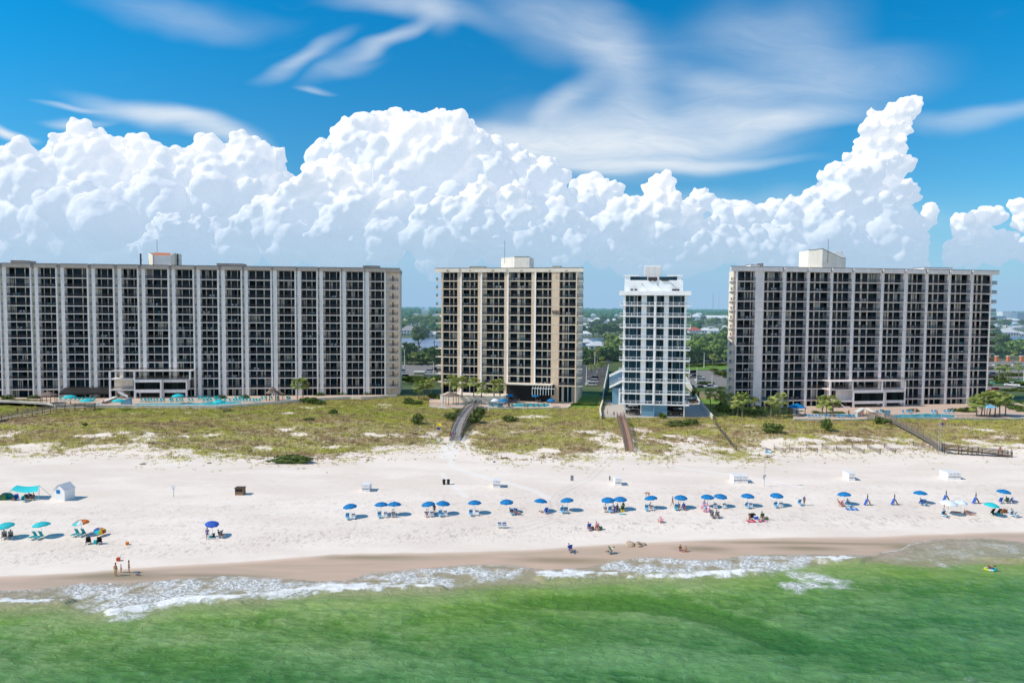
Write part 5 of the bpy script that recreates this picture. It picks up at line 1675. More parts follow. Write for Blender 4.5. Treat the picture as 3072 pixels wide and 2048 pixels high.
# ---- lounge chairs
def chair_parts(root, cloth, frame=M_WOOD, band=None, L=1.25, back=.85, seat_h=.34, wd=.6, ang=62):
    a = R(ang)
    mb = MB().mat(cloth); mb.box(-wd / 2, wd / 2, -L, 0, seat_h - .03, seat_h + .02); mb.build("seat", parent=root)
    mb = MB().mat(cloth)
    M = Matrix.Translation((0, 0, seat_h)) @ Matrix.Rotation(a - PI / 2, 4, "X").inverted()
    if band:
        mb.obox(M, -wd / 2, wd / 2, -.025, .025, 0, back * .45); mb.mat(band); mb.obox(M, -wd / 2, wd / 2, -.03, .03, back * .45, back * .72); mb.mat(cloth); mb.obox(M, -wd / 2, wd / 2, -.025, .025, back * .72, back)
    else: mb.obox(M, -wd / 2, wd / 2, -.025, .025, 0, back)
    mb.build("backrest", parent=root)
    mb = MB().mat(frame)
    for s in (-1, 1):
        x = s * wd / 2
        mb.bar((x, -L, seat_h - .04), (x, .1, seat_h - .04), .045); mb.bar((x, -L * .85, seat_h), (x, -L * .85, -.05), .045); mb.bar((x, -.05, seat_h), (x, .15, -.05), .045)
        if L < 1: mb.bar((x, -.45, seat_h + .22), (x, .12, seat_h + .26), .05, .03); mb.bar((x, -.42, 0), (x, -.42, seat_h + .22), .04)
    mb.build("frame", parent=root)
    return root


CH = {}
CHAIR_KINDS = {"blue": dict(cloth=M_LBLUE, band=M_NAVY, frame=M_PLASTW, L=1.05), "white": dict(cloth=M_PLASTW, band=M_NAVY, frame=M_PLASTW, L=.6), "teal": dict(cloth=M_TEALC, frame=M_PLASTW, L=1.1), "black": dict(cloth=M_BLACK, frame=M_BLACK, L=.55),
               "red": dict(cloth=M_PINK, frame=M_WOOD, L=.6), "stripe": dict(cloth=M_PLASTW, band=M_PURP, frame=M_PLASTW, L=.55), "navy": dict(cloth=M_BLUEC, frame=M_ALU, L=.6), "dark": dict(cloth=M_GREENB, frame=M_ALU, L=.6), "grey": dict(cloth=M_GREY, frame=M_ALU, L=.9)}
def chair(kind, px, py, label, rz=0.0, group=None, name="beach_chair", cat="beach chair", loc=None):
    p = loc if loc is not None else ground(px, py)
    if (kind, name) not in CH:
        o = empty(name, p); chair_parts(o, **CHAIR_KINDS[kind]); CH[(kind, name)] = o
    else: o = copy_tree(CH[(kind, name)])
    o.location = p; o.rotation_euler = (0, 0, rz)
    return tag(o, label, cat, group)


# ---- people: one skinned body with a pose; clothes and hair as parts
POSES = {
    "stand": dict(pel=(0, 0, .92), che=(0, 0, 1.30), nek=(0, 0, 1.48), hed=(0, -.02, 1.62), kL=(.11, 0, .50), fL=(.12, 0, .06), tL=(.13, -.16, .03), kR=(-.11, -.02, .50), fR=(-.12, .02, .06), tR=(-.13, -.14, .03), eL=(.27, .03, 1.12), hL=(.29, -.05, .86), eR=(-.27, .03, 1.12), hR=(-.28, -.08, .87)),
    "walk": dict(pel=(0, 0, .90), che=(0, -.03, 1.28), nek=(0, -.04, 1.46), hed=(0, -.07, 1.60), kL=(.10, -.18, .52), fL=(.11, -.28, .07), tL=(.11, -.43, .06), kR=(-.10, .08, .48), fR=(-.11, .32, .12), tR=(-.11, .20, .03), eL=(.26, .10, 1.10), hL=(.27, .02, .88), eR=(-.26, -.08, 1.10), hR=(-.25, -.28, .98)),
    "bend": dict(pel=(0, .1, .88), che=(-.05, -.28, 1.00), nek=(-.06, -.45, .96), hed=(-.06, -.58, .90), kL=(.12, .02, .50), fL=(.14, .05, .06), tL=(.14, -.10, .03), kR=(-.12, .10, .48), fR=(-.16, .22, .06), tR=(-.16, .07, .03), eL=(.12, -.36, .70), hL=(.10, -.42, .42), eR=(-.18, -.34, .68), hR=(-.16, -.44, .40)),
    "sit": dict(pel=(0, -.05, .42), che=(0, .06, .80), nek=(0, .08, .97), hed=(0, .05, 1.11), kL=(.12, -.50, .52), fL=(.13, -.62, .07), tL=(.13, -.78, .05), kR=(-.12, -.52, .50), fR=(-.13, -.66, .07), tR=(-.13, -.82, .05), eL=(.27, -.08, .62), hL=(.16, -.32, .56), eR=(-.27, -.08, .62), hR=(-.16, -.34, .56)),
    "recline": dict(pel=(0, -.1, .40), che=(0, .18, .68), nek=(0, .28, .82), hed=(0, .34, .95), kL=(.10, -.55, .50), fL=(.11, -.98, .36), tL=(.11, -1.05, .46), kR=(-.10, -.56, .48), fR=(-.11, -.98, .36), tR=(-.11, -1.05, .46), eL=(.27, .02, .52), hL=(.24, -.24, .46), eR=(-.27, .02, .52), hR=(-.24, -.24, .46)),
    "lie": dict(pel=(0, 0, .14), che=(0, .36, .16), nek=(0, .54, .17), hed=(0, .69, .18), kL=(.10, -.44, .14), fL=(.12, -.86, .08), tL=(.15, -.93, .16), kR=(-.10, -.44, .14), fR=(-.12, -.86, .08), tR=(-.15, -.93, .16), eL=(.28, .24, .10), hL=(.30, -.02, .08), eR=(-.28, .24, .10), hR=(-.30, -.02, .08)),
    "ground": dict(pel=(0, 0, .14), che=(0, .0, .52), nek=(0, -.02, .70), hed=(0, -.05, .84), kL=(.22, -.34, .34), fL=(.10, -.52, .06), tL=(.10, -.66, .04), kR=(-.22, -.34, .34), fR=(-.10, -.50, .06), tR=(-.10, -.64, .04), eL=(.25, -.08, .36), hL=(.16, -.30, .30), eR=(-.25, -.06, .36), hR=(-.18, -.28, .28)),
    "crawl": dict(pel=(0, .1, .34), che=(0, -.30, .42), nek=(0, -.46, .48), hed=(0, -.58, .55), kL=(.12, .02, .05), fL=(.12, .42, .06), tL=(.12, .54, .03), kR=(-.12, .10, .05), fR=(-.12, .50, .06), tR=(-.12, .62, .03), eL=(.20, -.34, .24), hL=(.20, -.42, .04), eR=(-.20, -.30, .24), hR=(-.20, -.36, .04)),
}


def skin_mesh(verts, edges, radii, mat, name, sub=1):
    me = bpy.data.meshes.new(name)
    me.from_pydata([Vector(v) for v in verts], edges, [])
    o = bpy.data.objects.new(name, me); COL.objects.link(o)
    sm = o.modifiers.new("skin", "SKIN"); sm.use_smooth_shade = True
    for i, r in enumerate(radii):
        sv = me.skin_vertices[0].data[i]
        sv.radius = (r, r) if not isinstance(r, tuple) else r
        sv.use_root = (i == 0)
    ss = o.modifiers.new("sub", "SUBSURF"); ss.levels = sub; ss.render_levels = sub
    dg = bpy.context.evaluated_depsgraph_get()
    m2 = bpy.data.meshes.new_from_object(o.evaluated_get(dg))
    m2.name = name
    bpy.data.objects.remove(o); bpy.data.meshes.remove(me)
    m2.materials.clear(); m2.materials.append(mat)
    m2.polygons.foreach_set("use_smooth", [True] * len(m2.polygons))
    return m2


BODY = {}
def person_meshes(pose, skin, female=False):
    key = (pose, skin.name, female)
    if key in BODY: return BODY[key]
    p = {k: Vector(v) for k, v in POSES[pose].items()}
    up = (p["nek"] - p["pel"]).normalized()
    sh = (p["che"] + (p["nek"] - p["che"]) * .55)
    side = Vector((1, 0, 0))
    sw = .165 if female else .19
    V = [p["pel"], p["che"], p["nek"], p["hed"] + up * .02, p["hed"] + up * .10]
    Rr = [(.155, .115), (.165 if not female else .14, .115), (.055, .055), (.085, .095), (.07, .08)]
    E = [(0, 1), (1, 2), (2, 3), (3, 4)]
    def add(v, r, par):
        V.append(Vector(v)); Rr.append(r); E.append((par, len(V) - 1)); return len(V) - 1
    for s, k, f, t, e, h in ((1, "kL", "fL", "tL", "eL", "hL"), (-1, "kR", "fR", "tR", "eR", "hR")):
        hip = add(p["pel"] + side * s * .10 - up * .06, .10, 0); kn = add(p[k], .062, hip); an = add(p[f], .04, kn); add(p[t], .035, an)
        shd = add(sh + side * s * sw, .062, 1); el = add(p[e], .042, shd); wr = add(p[h], .028, el)
        dr = (p[h] - p[e]).normalized()
        for q, ln in ((-.022, .075), (-.008, .09), (.006, .085), (.020, .07)):
            off = Vector((0, q, 0)) if abs(dr.y) < .8 else Vector((q, 0, 0))
            pm_ = add(p[h] + dr * .06 + off * .8, .013, wr); add(p[h] + dr * (.06 + ln) + off * 1.2 + Vector((0, -.012, 0)), .008, pm_)
        add(p[h] + dr * .05 + Vector((-s * .03, -.03, 0)), .010, wr)
    body = skin_mesh(V, E, Rr, skin, "body")
    # torso garment and shorts follow the same joints, a little wider
    c = p["pel"]; up2 = (p["che"] - p["pel"]).normalized()
    sv = [c + up2 * .06, c - up2 * .02, c + side * .10 - up * .06, c + side * .10 - up * .06 + (p["kL"] - c - side * .10) * .48, c - side * .10 - up * .06, c - side * .10 - up * .06 + (p["kR"] - c + side * .10) * .48]
    BODY[key] = (body, (sv, [(0, 1), (1, 2), (2, 3), (1, 4), (4, 5)], [(.168, .128), (.165, .125), .115, .10, .115, .10]), ([c + up2 * .08, c + up2 * .22, p["che"], sh], [(0, 1), (1, 2), (2, 3)], [(.155, .12), (.155, .12), (.178, .13), (.16, .11)]), (sh, p, sw, side, up))
    return BODY[key]


GARM = {}
def person(px, py, pose, label, top=None, bottom=M_BLUEC, hair=M_HAIR, skin=M_SKIN, rz=0.0, sc_=1.0, female=False, dz=0.0, hat=None, loc=None, name="person"):
    p = loc if loc is not None else ground(px, py)
    body, sh_, tp_, ctx = person_meshes(pose, skin, female)
    root = empty(name, (p.x, p.y, p.z + dz), rz)
    root.scale = (sc_,) * 3
    tag(root, label, "person")
    link_mesh("body", body, root)
    def garm(kind, data, mat):
        k = (pose, female, kind, mat.name)
        if k not in GARM: GARM[k] = skin_mesh(data[0], data[1], data[2], mat, kind, 1)
        link_mesh(kind, GARM[k], root)
    if bottom: garm("shorts", sh_, bottom)
    if top:
        sh, q, sw, side, up = ctx
        V, E, R2 = list(tp_[0]), list(tp_[1]), list(tp_[2])
        for s, e in ((1, "eL"), (-1, "eR")):
            V.append(sh + side * s * sw); R2.append(.08); E.append((2, len(V) - 1)); V.append(sh + side * s * sw + (q[e] - sh - side * s * sw) * .6); R2.append(.065); E.append((len(V) - 2, len(V) - 1))
        garm("shirt", (V, E, R2), top)
    sh, q, sw, side, up = ctx
    mb = MB().mat(hat or hair); hp = q["hed"] + up * .085; mb.ellip((hp.x, hp.y + .012, hp.z), .098, .108, .085, 10, 6)
    if female: mb.ellip((hp.x, hp.y + .07, hp.z - .12), .075, .05, .14, 8, 5)
    if hat: mb.lathe([(.17, -.02), (.17, 0), (.09, .01)], 10, (hp.x, hp.y, hp.z))
    mb.build("hair" if not hat else "hat", parent=root, sm=True)
    return root


# ---- the long row of blue umbrellas, two chairs under each
ROW = [(1053, 1552), (1144, 1547), (1183, 1546), (1288, 1545), (1327, 1543), (1424, 1541), (1520, 1538), (1620, 1536), (1704, 1533), (1824.5, 1531), (1861, 1529), (1956, 1526), (2042, 1524), (2122, 1522), (2159, 1520), (2242, 1519),
       (2329, 1517), (2534, 1514), (2761, 1510), (3008, 1505)]
GU = "royal blue rental umbrellas standing in one row across the beach"
ULAB = ["blue umbrella at the left end of the long row of blue ones", "left one of the first touching pair of blue umbrellas", "smaller right one of the first touching pair of blue umbrellas", "left one of the second touching pair of blue umbrellas",
        "right one of the second touching pair of blue umbrellas", "single blue umbrella below the boardwalk path", "blue umbrella beside a reclining sunbather, left of the wheel ruts", "blue umbrella with a person lying in its shade",
        "blue umbrella tilted over two striped recliners right of the wheel ruts", "left one of the third pair, above a person in light blue", "right one of the third pair, over a yellow bag", "blue umbrella below the bending man",
        "blue umbrella with a standing man leaning in at its left", "blue umbrella above the pink swim ring", "blue umbrella touching the one above the pink swim ring", "blue umbrella between two vacant chairs left of the flagpole",
        "blue umbrella just right of the tall flagpole", "blue umbrella above the blue striped towel", "lone blue umbrella between two furled ones", "last blue umbrella, at the right edge of the beach"]
for i, (px, py) in enumerate(ROW):
    umbrella("blue", px, py - 2, ULAB[i], GU, R_=1.15)
    short = ULAB[i].replace(" of the", "").replace(" umbrella", "")
SEATS = [(0, -11, 'blue'), (0, 9, 'white'), (1, -6, 'blue'), (1, 13, 'white'), (2, -3, 'white'), (3, -9, 'white'), (3, 6, 'white'), (4, -8, 'blue'), (4, 9, 'white'), (5, -12, 'blue'), (5, 8, 'white'), (6, 14, 'blue'), (6, 26, 'navy'), (7, 16, 'navy'),
         (8, -20, 'blue'), (8, -6, 'blue'), (9, -10, 'white'), (9, 4, 'blue'), (9, 18, 'navy'), (10, 6, 'dark'), (11, -16, 'blue'), (11, 0, 'white'), (12, -12, 'blue'), (12, 6, 'navy'), (13, -4, 'blue'), (14, -14, 'white'), (14, 12, 'white'), (15, -5, 'blue'), (15, 10, 'white'), (16, -4, 'blue'), (16, 11, 'white'),
         (17, -12, 'red'), (17, 6, 'blue'), (18, -2, 'navy'), (18, 10, 'blue'), (19, -8, 'navy'), (19, 10, 'dark'), (19, 22, 'navy')]
ucount = {}
for (ui, dx, kd) in SEATS:
    k = ucount.get(ui, 0); ucount[ui] = k + 1
    px, py = ROW[ui]
    cname = {'blue': 'light blue', 'white': 'white', 'navy': 'dark blue', 'dark': 'dark green', 'red': 'pink'}[kd]
    chair(kd, px + dx, py + 3, "%s beach chair, %s one under the %s blue umbrella from the left" % (cname, ["left", "second", "third"][k], ORD[ui]), rz=random.uniform(-.35, .5))
# people at the row
P_ = person
P_(1131 + 48, 1549, "sit", "person in a brown top seated under the first touching pair of umbrellas", M_BROWNB, rz=.2)
P_(1281, 1548, "sit", "sunbather in red shorts seated left under the second pair of umbrellas", None, M_REDC, rz=.2)
P_(1303, 1541, "stand", "dark clad man standing between the second pair of umbrellas", M_BLACK, M_BLACK, skin=M_SKIN2, rz=2.8)
P_(1534, 1542, "recline", "tanned sunbather reclining beside the seventh blue umbrella", None, M_BLACK, skin=M_SKIN2, rz=.9)
P_(1549, 1543, "recline", "second sunbather with a towel beside the seventh blue umbrella", M_GREY, M_BLUEC, skin=M_SKIN, rz=.9)
P_(1632, 1537, "lie", "person lying flat in the shade of the eighth blue umbrella", M_GREY, M_LBLUE, rz=1.4)
P_(1692, 1535, "recline", "person with striped towel under the tilted umbrella right of the ruts", M_WHC, M_LBLUE, rz=.7)
P_(1816, 1533, "sit", "tanned person seated left under the third pair of umbrellas", None, M_REDC, rz=.1)
P_(1839, 1538, "stand", "person in a light blue shirt standing in front of the third pair of umbrellas", M_LBLUE, M_PLASTW, rz=2.9)
P_(1852, 1532, "sit", "dark haired person seated in the middle of the third pair of umbrellas", M_BLACK, M_BLACK, skin=M_SKIN2)
P_(1870, 1531, "stand", "person in black standing right of the third pair of umbrellas", M_BLACK, M_GREY, skin=M_SKIN2, rz=2.6, sc_=.9)
P_(1951, 1528, "sit", "person in a black top seated under the umbrella below the bending man", M_BLACK, M_BLACK)
P_(1945, 1493, "bend", "bare chested man bending forward on the open sand", None, M_BROWNB, rz=-1.3)
P_(2017, 1518, "walk", "man in a patterned shirt leaning under a blue umbrella from its left", M_PURP, M_BROWNB, rz=1.2)
P_(2051, 1528, "sit", "red shirted person seated under the umbrella right of the leaning man", M_REDC, M_BLUEC, skin=M_SKIN2, rz=.3)
P_(2036, 1527, "sit", "person in blue seated beside a teal bag under the same umbrella", M_BLUEC, M_BLUEC, skin=M_SKIN2)
P_(2113, 1521, "sit", "person in blue behind the pink swim ring", M_BLUEC, M_BLUEC)
P_(2519, 1516, "recline", "sunbather in a pink chair above the blue striped towel", None, M_PINK, rz=.6)
P_(2543, 1515, "sit", "person in blue in the shade above the blue striped towel", M_BLUEC, M_BLUEC, skin=M_SKIN2)
P_(2768, 1512, "recline", "dark figure reclining under the lone umbrella between furled ones", None, M_BLACK, skin=M_SKIN2, rz=.8)
P_(3026, 1507, "recline", "person reclining under the last umbrella at the right edge", M_BLACK, M_NAVY, skin=M_SKIN2, rz=.7)
P_(2412, 1515, "stand", "man with a white cap standing beside a lone chair and a board", M_BLUEC, M_NAVY, hat=M_WHC, rz=.3)
chair("blue", 2397, 1513, "lone light blue chair beside the man with a white cap", .1)

# small goods
def boxy(name, cat, px, py, w_, d_, h_, mat, label, lid=None, rz=0.3):
    o = thing(name, label, cat, px, py, rz=rz)
    mb = MB().mat(mat); mb.poly([(-w_ / 2 * .9, -d_ / 2 * .9, 0), (w_ / 2 * .9, -d_ / 2 * .9, 0), (w_ / 2 * .9, d_ / 2 * .9, 0), (-w_ / 2 * .9, d_ / 2 * .9, 0), (-w_ / 2, -d_ / 2, h_), (w_ / 2, -d_ / 2, h_), (w_ / 2, d_ / 2, h_), (-w_ / 2, d_ / 2, h_)],
                                [(0, 3, 2, 1), (4, 5, 6, 7), (0, 1, 5, 4), (1, 2, 6, 5), (2, 3, 7, 6), (3, 0, 4, 7)])
    mb.build("tub", parent=o)
    mb = MB().mat(lid or mat); mb.box(-w_ / 2 * 1.04, w_ / 2 * 1.04, -d_ / 2 * 1.04, d_ / 2 * 1.04, h_, h_ + .06); mb.bar((-w_ / 2, 0, h_ + .05), (0, 0, h_ + .2), .03); mb.bar((0, 0, h_ + .2), (w_ / 2, 0, h_ + .05), .03)
    mb.build("lid", parent=o)
    return o


boxy("cooler", "cooler", 2029, 1528, .6, .4, .38, M_TEALC, "teal bag at the feet of the seated pair under a blue umbrella")
boxy("beach_bag", "bag", 1868, 1534, .6, .4, .45, M_YEL, "yellow bag in the shade of the third pair of umbrellas", M_BLACK)
boxy("cooler", "cooler", 287, 1630, .45, .4, .45, M_TURQ, "turquoise cooler between two black chairs")
boxy("cooler", "cooler", 633, 1612, .5, .4, .4, M_TEALC, "teal cooler with white lid beside the navy umbrella", M_WHC)
boxy("beach_bag", "bag", 640, 1609, .45, .35, .4, M_BLACK, "black bag behind the teal cooler")
boxy("beach_bag", "bag", 1777, 1587, .45, .35, .35, M_BROWNB, "brown bag between two seated women on the lower beach")
boxy("beach_bag", "bag", 1802, 1587, .45, .35, .5, M_GREENB, "green trimmed tote right of two seated women", M_WHC)
boxy("beach_bag", "bag", 2256, 1551, 1.0, .6, .55, M_BLACK, "large black bag behind the sunbather on a red towel")
boxy("cooler", "cooler", 2268, 1556, .6, .45, .45, M_BLUEC, "blue cooler with white lid beside a large black bag", M_WHC)
boxy("beach_bag", "bag", 2299, 1559, .5, .4, .45, M_GREENB, "green bag right of the seated woman near the red towel", M_GREY)
boxy("cooler", "cooler", 2994, 1545, .5, .4, .4, M_TEALC, "teal cooler in front of dark chairs at far right")
boxy("beach_wagon", "wagon", 3012, 1537, 1.0, .5, .5, M_BROWNB, "rust brown folding wagon between chairs at far right")
boxy("bucket", "bucket", 382, 1633, .4, .35, .3, M_ORANGE, "small orange bucket alone on the left beach", M_ORANGE)
boxy("bucket", "bucket", 355, 1681, .45, .4, .35, M_RED, "red bucket behind the family on the wet sand", M_RED)


def towel(px, py, w_, l_, mats, label, rz=.2, name="beach_towel"):
    o = thing(name, label, "towel", px, py, rz=rz, dz=.03)
    mb = MB(); n = len(mats)
    for i, m in enumerate(mats):
        mb.mat(m)
        for j in range(4):
            x0, x1 = -w_ / 2 + w_ * i / n, -w_ / 2 + w_ * (i + 1) / n; y0, y1 = -l_ / 2 + l_ * j / 4, -l_ / 2 + l_ * (j + 1) / 4
            zz = lambda x, y: .02 + .018 * math.sin(x * 5 + y * 3)
            mb.face([(x0, y0, zz(x0, y0)), (x1, y0, zz(x1, y0)), (x1, y1, zz(x1, y1)), (x0, y1, zz(x0, y1))])
    mb.build("cloth", parent=o)
    return o


towel(2556, 1527, 2.0, 1.4, [M_BLUEC, M_LBLUE, M_BLUEC, M_LBLUE, M_BLUEC], "blue striped towel spread on the sand", -.15)
towel(2262, 1563, 2.4, 1.1, [M_REDC, M_PINK, M_REDC, M_WHC, M_REDC], "red and white towel under a sunbather", .1)
towel(2293, 1562, .9, .8, [M_PURP, M_PINK], "lilac cloth in front of a seated woman", .1)
towel(1868, 1542, 1.2, .5, [M_TURQ, M_TEALC], "turquoise towel below the third pair of umbrellas", .1)
P_(2248, 1558, "ground", "sunbather sitting on the red and white towel", None, M_BLACK, rz=.9)
P_(2286, 1556, "sit", "woman seated right of the blue cooler", None, M_BLACK, skin=M_SKIN, female=True, rz=-.1); chair("dark", 2286, 1556, "low chair under the woman right of the blue cooler", -.1)
# seated pairs lower on the beach
for (px, py, lab, hairm, top) in ((1766, 1588, "left woman of the pair seated in low chairs near the wet sand", M_BLONDE, None), (1790, 1587, "right woman of the pair seated in low chairs near the wet sand", M_BLONDE, M_PINK),
                            (2134, 1551, "left figure of the dark pair seated below the pink ring", M_HAIR, M_PURP), (2150, 1551, "right figure of the dark pair seated below the pink ring", M_HAIR, M_PURP)):
    P_(px, py, "sit", lab, top, M_NAVY, hairm, M_SKIN if px < 2000 else M_SKIN2, female=px < 2000, rz=.25)
    chair("navy" if px < 1780 else "red" if px < 2000 else "grey", px, py, lab.replace("woman", "chair").replace("figure", "chair").replace("seated in low chairs", "of beach seats").replace("pair seated", "seated pair"), .25)
chair("stripe", 1498, 1581, "left one of two empty white striped chairs", .1); chair("stripe", 1512, 1581, "right one of two empty white striped chairs", .2)
chair("red", 1986, 1566, "empty pink folding chair facing left on bare sand", -1.2)
# wet sand figures
P_(1709, 1653, "recline", "person in a dark top in a chair at the edge of the wet sand", M_BLACK, M_BLUEC, rz=.3); chair("navy", 1709, 1653, "navy chair under the person at the edge of the wet sand", .3)
P_(1834, 1659, "recline", "fair haired woman reclining in a low chair on the wet sand", M_WHC, M_WHC, M_BLONDE, female=True, rz=-1.2, sc_=.95); chair("dark", 1834, 1659, "low dark chair under the reclining woman on wet sand", -1.2)
P_(2040, 1651, "ground", "larger one of two bathers sitting on the wet sand", M_BROWNB, M_BLUEC, M_BLONDE, M_SKIN, rz=.5)
P_(2058, 1653, "ground", "smaller one of two bathers sitting on the wet sand", None, M_BROWNB, rz=-.6, sc_=.82)
P_(347, 1727, "stand", "man in bright yellow trunks standing on the wet sand", None, M_LIME, rz=2.9)
P_(363, 1716, "stand", "small child between two adults on the wet sand", M_WHC, M_PINK, skin=M_SKIN, rz=2.5, sc_=.63)
P_(387, 1717, "stand", "long haired woman standing on the wet sand", None, M_BROWNB, M_HAIR, female=True, rz=2.2, sc_=.95)
P_(412, 1725, "crawl", "toddler crawling in the shallow water beside the family", M_BLUEC, M_BLUEC, rz=1.4, sc_=.55)
# left beach
umbrella("turq", 22, 1611, "turquoise umbrella at the left edge of the beach", R_=1.2, h=2.1); umbrella("turq", 127, 1609, "turquoise umbrella second from the left edge", R_=1.2, h=2.1)
umbrella("orange", 246, 1603, "orange umbrella with turquoise panels", R_=1.15, h=2.15)
for px, py, lab in ((108, 1612, "left teal recliner under the second turquoise umbrella"), (126, 1612, "right teal recliner under the second turquoise umbrella"), (234, 1604, "left teal chair under the orange umbrella"), (253, 1604, "right teal chair under the orange umbrella")):
    chair("teal", px, py, lab, -.25)
for px, py, sk, lab in ((14, 1612, "grey", "left recliner under the turquoise umbrella at the left edge"), (33, 1612, "grey", "right recliner under the turquoise umbrella at the left edge")): chair(sk, px, py, lab, .5)
P_(12, 1611, "recline", "person in blue in the left recliner under the edge umbrella", M_BLUEC, M_NAVY, rz=.6, skin=M_SKIN2); P_(32, 1611, "recline", "person in maroon in the right recliner under the edge umbrella", M_BROWNB, M_BROWNB, rz=.6, skin=M_SKIN2)
chair("black", 266, 1629, "left one of two low black chairs", .4); chair("black", 299, 1629, "right black chair beside the turquoise cooler", .4)
# rainbow umbrella lying over
o = thing("beach_umbrella", "rainbow striped umbrella leaning over beside the orange one", "beach umbrella", 300, 1606)
mb = MB(); cols_ = [M_YEL, M_ORANGE, M_PINK, M_PURP, M_BLUE, M_TURQ, M_YEL, M_REDC]
for k in range(8):
    a0, a1 = 2 * PI * k / 8, 2 * PI * (k + 1) / 8; mb.mat(cols_[k])
    for (r0, z0, r1, z1) in ((.02, .3, .5, .24), (.5, .24, .9, 0)):
        mb.face([(r0 * math.cos(a0), r0 * math.sin(a0), z0), (r1 * math.cos(a0), r1 * math.sin(a0), z1), (r1 * math.cos(a1), r1 * math.sin(a1), z1), (r0 * math.cos(a1), r0 * math.sin(a1), z0)])
c = mb.build("canopy", parent=o, loc=(0, 0, .72)); c.rotation_euler = (.3, .25, .3)
mb = MB().mat(M_ALU); mb.bar((0, 0, 0), (.1, 0, 1.0), .03); mb.build("pole", parent=o)
umbrella("navy", 638, 1609, "flat dark blue umbrella above a teal cooler", R_=1.0, h=2.1, tilt=.2, rise=.28)
P_(622, 1617, "stand", "person in blue standing under the flat dark blue umbrella", M_BLUEC, M_BLUEC, skin=M_SKIN2)
P_(660, 1610, "recline", "person in black reclining in the shade right of the dark blue umbrella", M_BLACK, M_BROWNB, rz=1.1); chair("grey", 660, 1610, "dark recliner right of the flat dark blue umbrella", 1.1)

# furled umbrellas with folded recliners leaned against them
GF = "furled blue umbrellas with folded recliners leaned against the pole"
for i, (px, py, lab) in enumerate(((2602, 1514, "furled umbrella with two leaning boards, right of the striped towel"), (2683, 1513, "furled umbrella just left of the lone open blue umbrella"), (2838, 1502, "furled umbrella behind the white canopy"), (2927, 1509, "furled umbrella right of the pale canopy"))):
    o = thing("furled_umbrella", lab, "umbrella", px, py, GF, dz=0)
    mb = MB().mat(M_NAVY); mb.tube([(0, 0, .9), (0, 0, 1.5), (0, 0, 2.0)], [.05, .10, .03], 8); mb.build("folded_canopy", parent=o)
    mb = MB().mat(M_WOODD); mb.tube([(0, 0, 0), (0, 0, .9)], .03, 6); mb.build("pole", parent=o)
    for s in (-1, 1):
        mb = MB().mat(M_BLUEC if s < 0 else M_WOODG); mb.bar((s * .55, -.1, 0), (s * .06, 0, 1.05), .5, .07)
        mb.mat(M_WOODD); mb.bar((s * .55 + .02, -.36, 0), (s * .06, -.26, 1.05), .05); mb.build("folded_recliner", parent=o)
# right-hand groups
umbrella("white", 2842, 1542, "large white umbrella in front of a furled one", R_=1.35, h=2.3, rise=.5); umbrella("pale", 2881, 1538, "pale blue white umbrella beside the large white one", R_=.95, h=2.1)
umbrella("turq", 2970, 1546, "turquoise umbrella left of the dark chairs at far right", R_=1.15, h=2.1)
P_(2832, 1547, "sit", "person in a chair below the white umbrella, beside a furled red one", M_NAVY, M_BLACK, skin=M_SKIN2); chair("blue", 2826, 1547, "blue chair below the large white umbrella", .3)
o = thing("furled_umbrella", "furled red umbrella behind the seated person", "umbrella", 2832, 1540); mb = MB().mat(M_REDC); mb.tube([(0, 0, 1.1), (0, 0, 1.6), (0, 0, 2.1)], [.04, .09, .02], 8); mb.build("folded_canopy", parent=o); mb = MB().mat(M_ALU); mb.tube([(0, 0, 0), (0, 0, 1.1)], .025, 6); mb.build("pole", parent=o)
P_(2868, 1537, "lie", "person lying with a grey cloth under the pale umbrella", M_GREY, M_GREY, rz=1.5)
P_(2893, 1541, "ground", "left child of the three playing at the right of the beach", None, M_PINK, rz=.4, sc_=.8); P_(2903, 1543, "bend", "middle child of the three playing, bent over", None, M_REDC, rz=-.8, sc_=.75); P_(2916, 1545, "crawl", "right child of the three playing, on all fours", None, M_ORANGE, rz=1.2, sc_=.85)
chair("black", 2976, 1542, "left dark chair beneath the turquoise umbrella at far right", .2); chair("black", 2995, 1542, "right dark chair behind the teal cooler at far right", .2)
chair("blue", 3031, 1547, "pale blue chair at the far right end of the beach", .5); chair("white", 3043, 1549, "white chair at the far right end of the beach", .6)
P_(3036, 1547, "sit", "person in a pale shirt seated at the far right end of the beach", M_LBLUE, M_WHC, rz=.6)
# pink ring
o = thing("swim_ring", "big pink and white swim ring leaning below a blue umbrella", "swim ring", 2116, 1533)
mb = MB()
for k in range(20):
    a0, a1 = 2 * PI * k / 20, 2 * PI * (k + 1) / 20; mb.mat(M_PINK if k % 4 else M_WHC)
    mb.tube([(.62 * math.cos(a0), 0, .62 * math.sin(a0)), (.62 * math.cos(a1), 0, .62 * math.sin(a1))], .24, 8, False)
c = mb.build("tube", parent=o, loc=(0, 0, .62), sm=True); c.rotation_euler = (-.75, .2, .1)
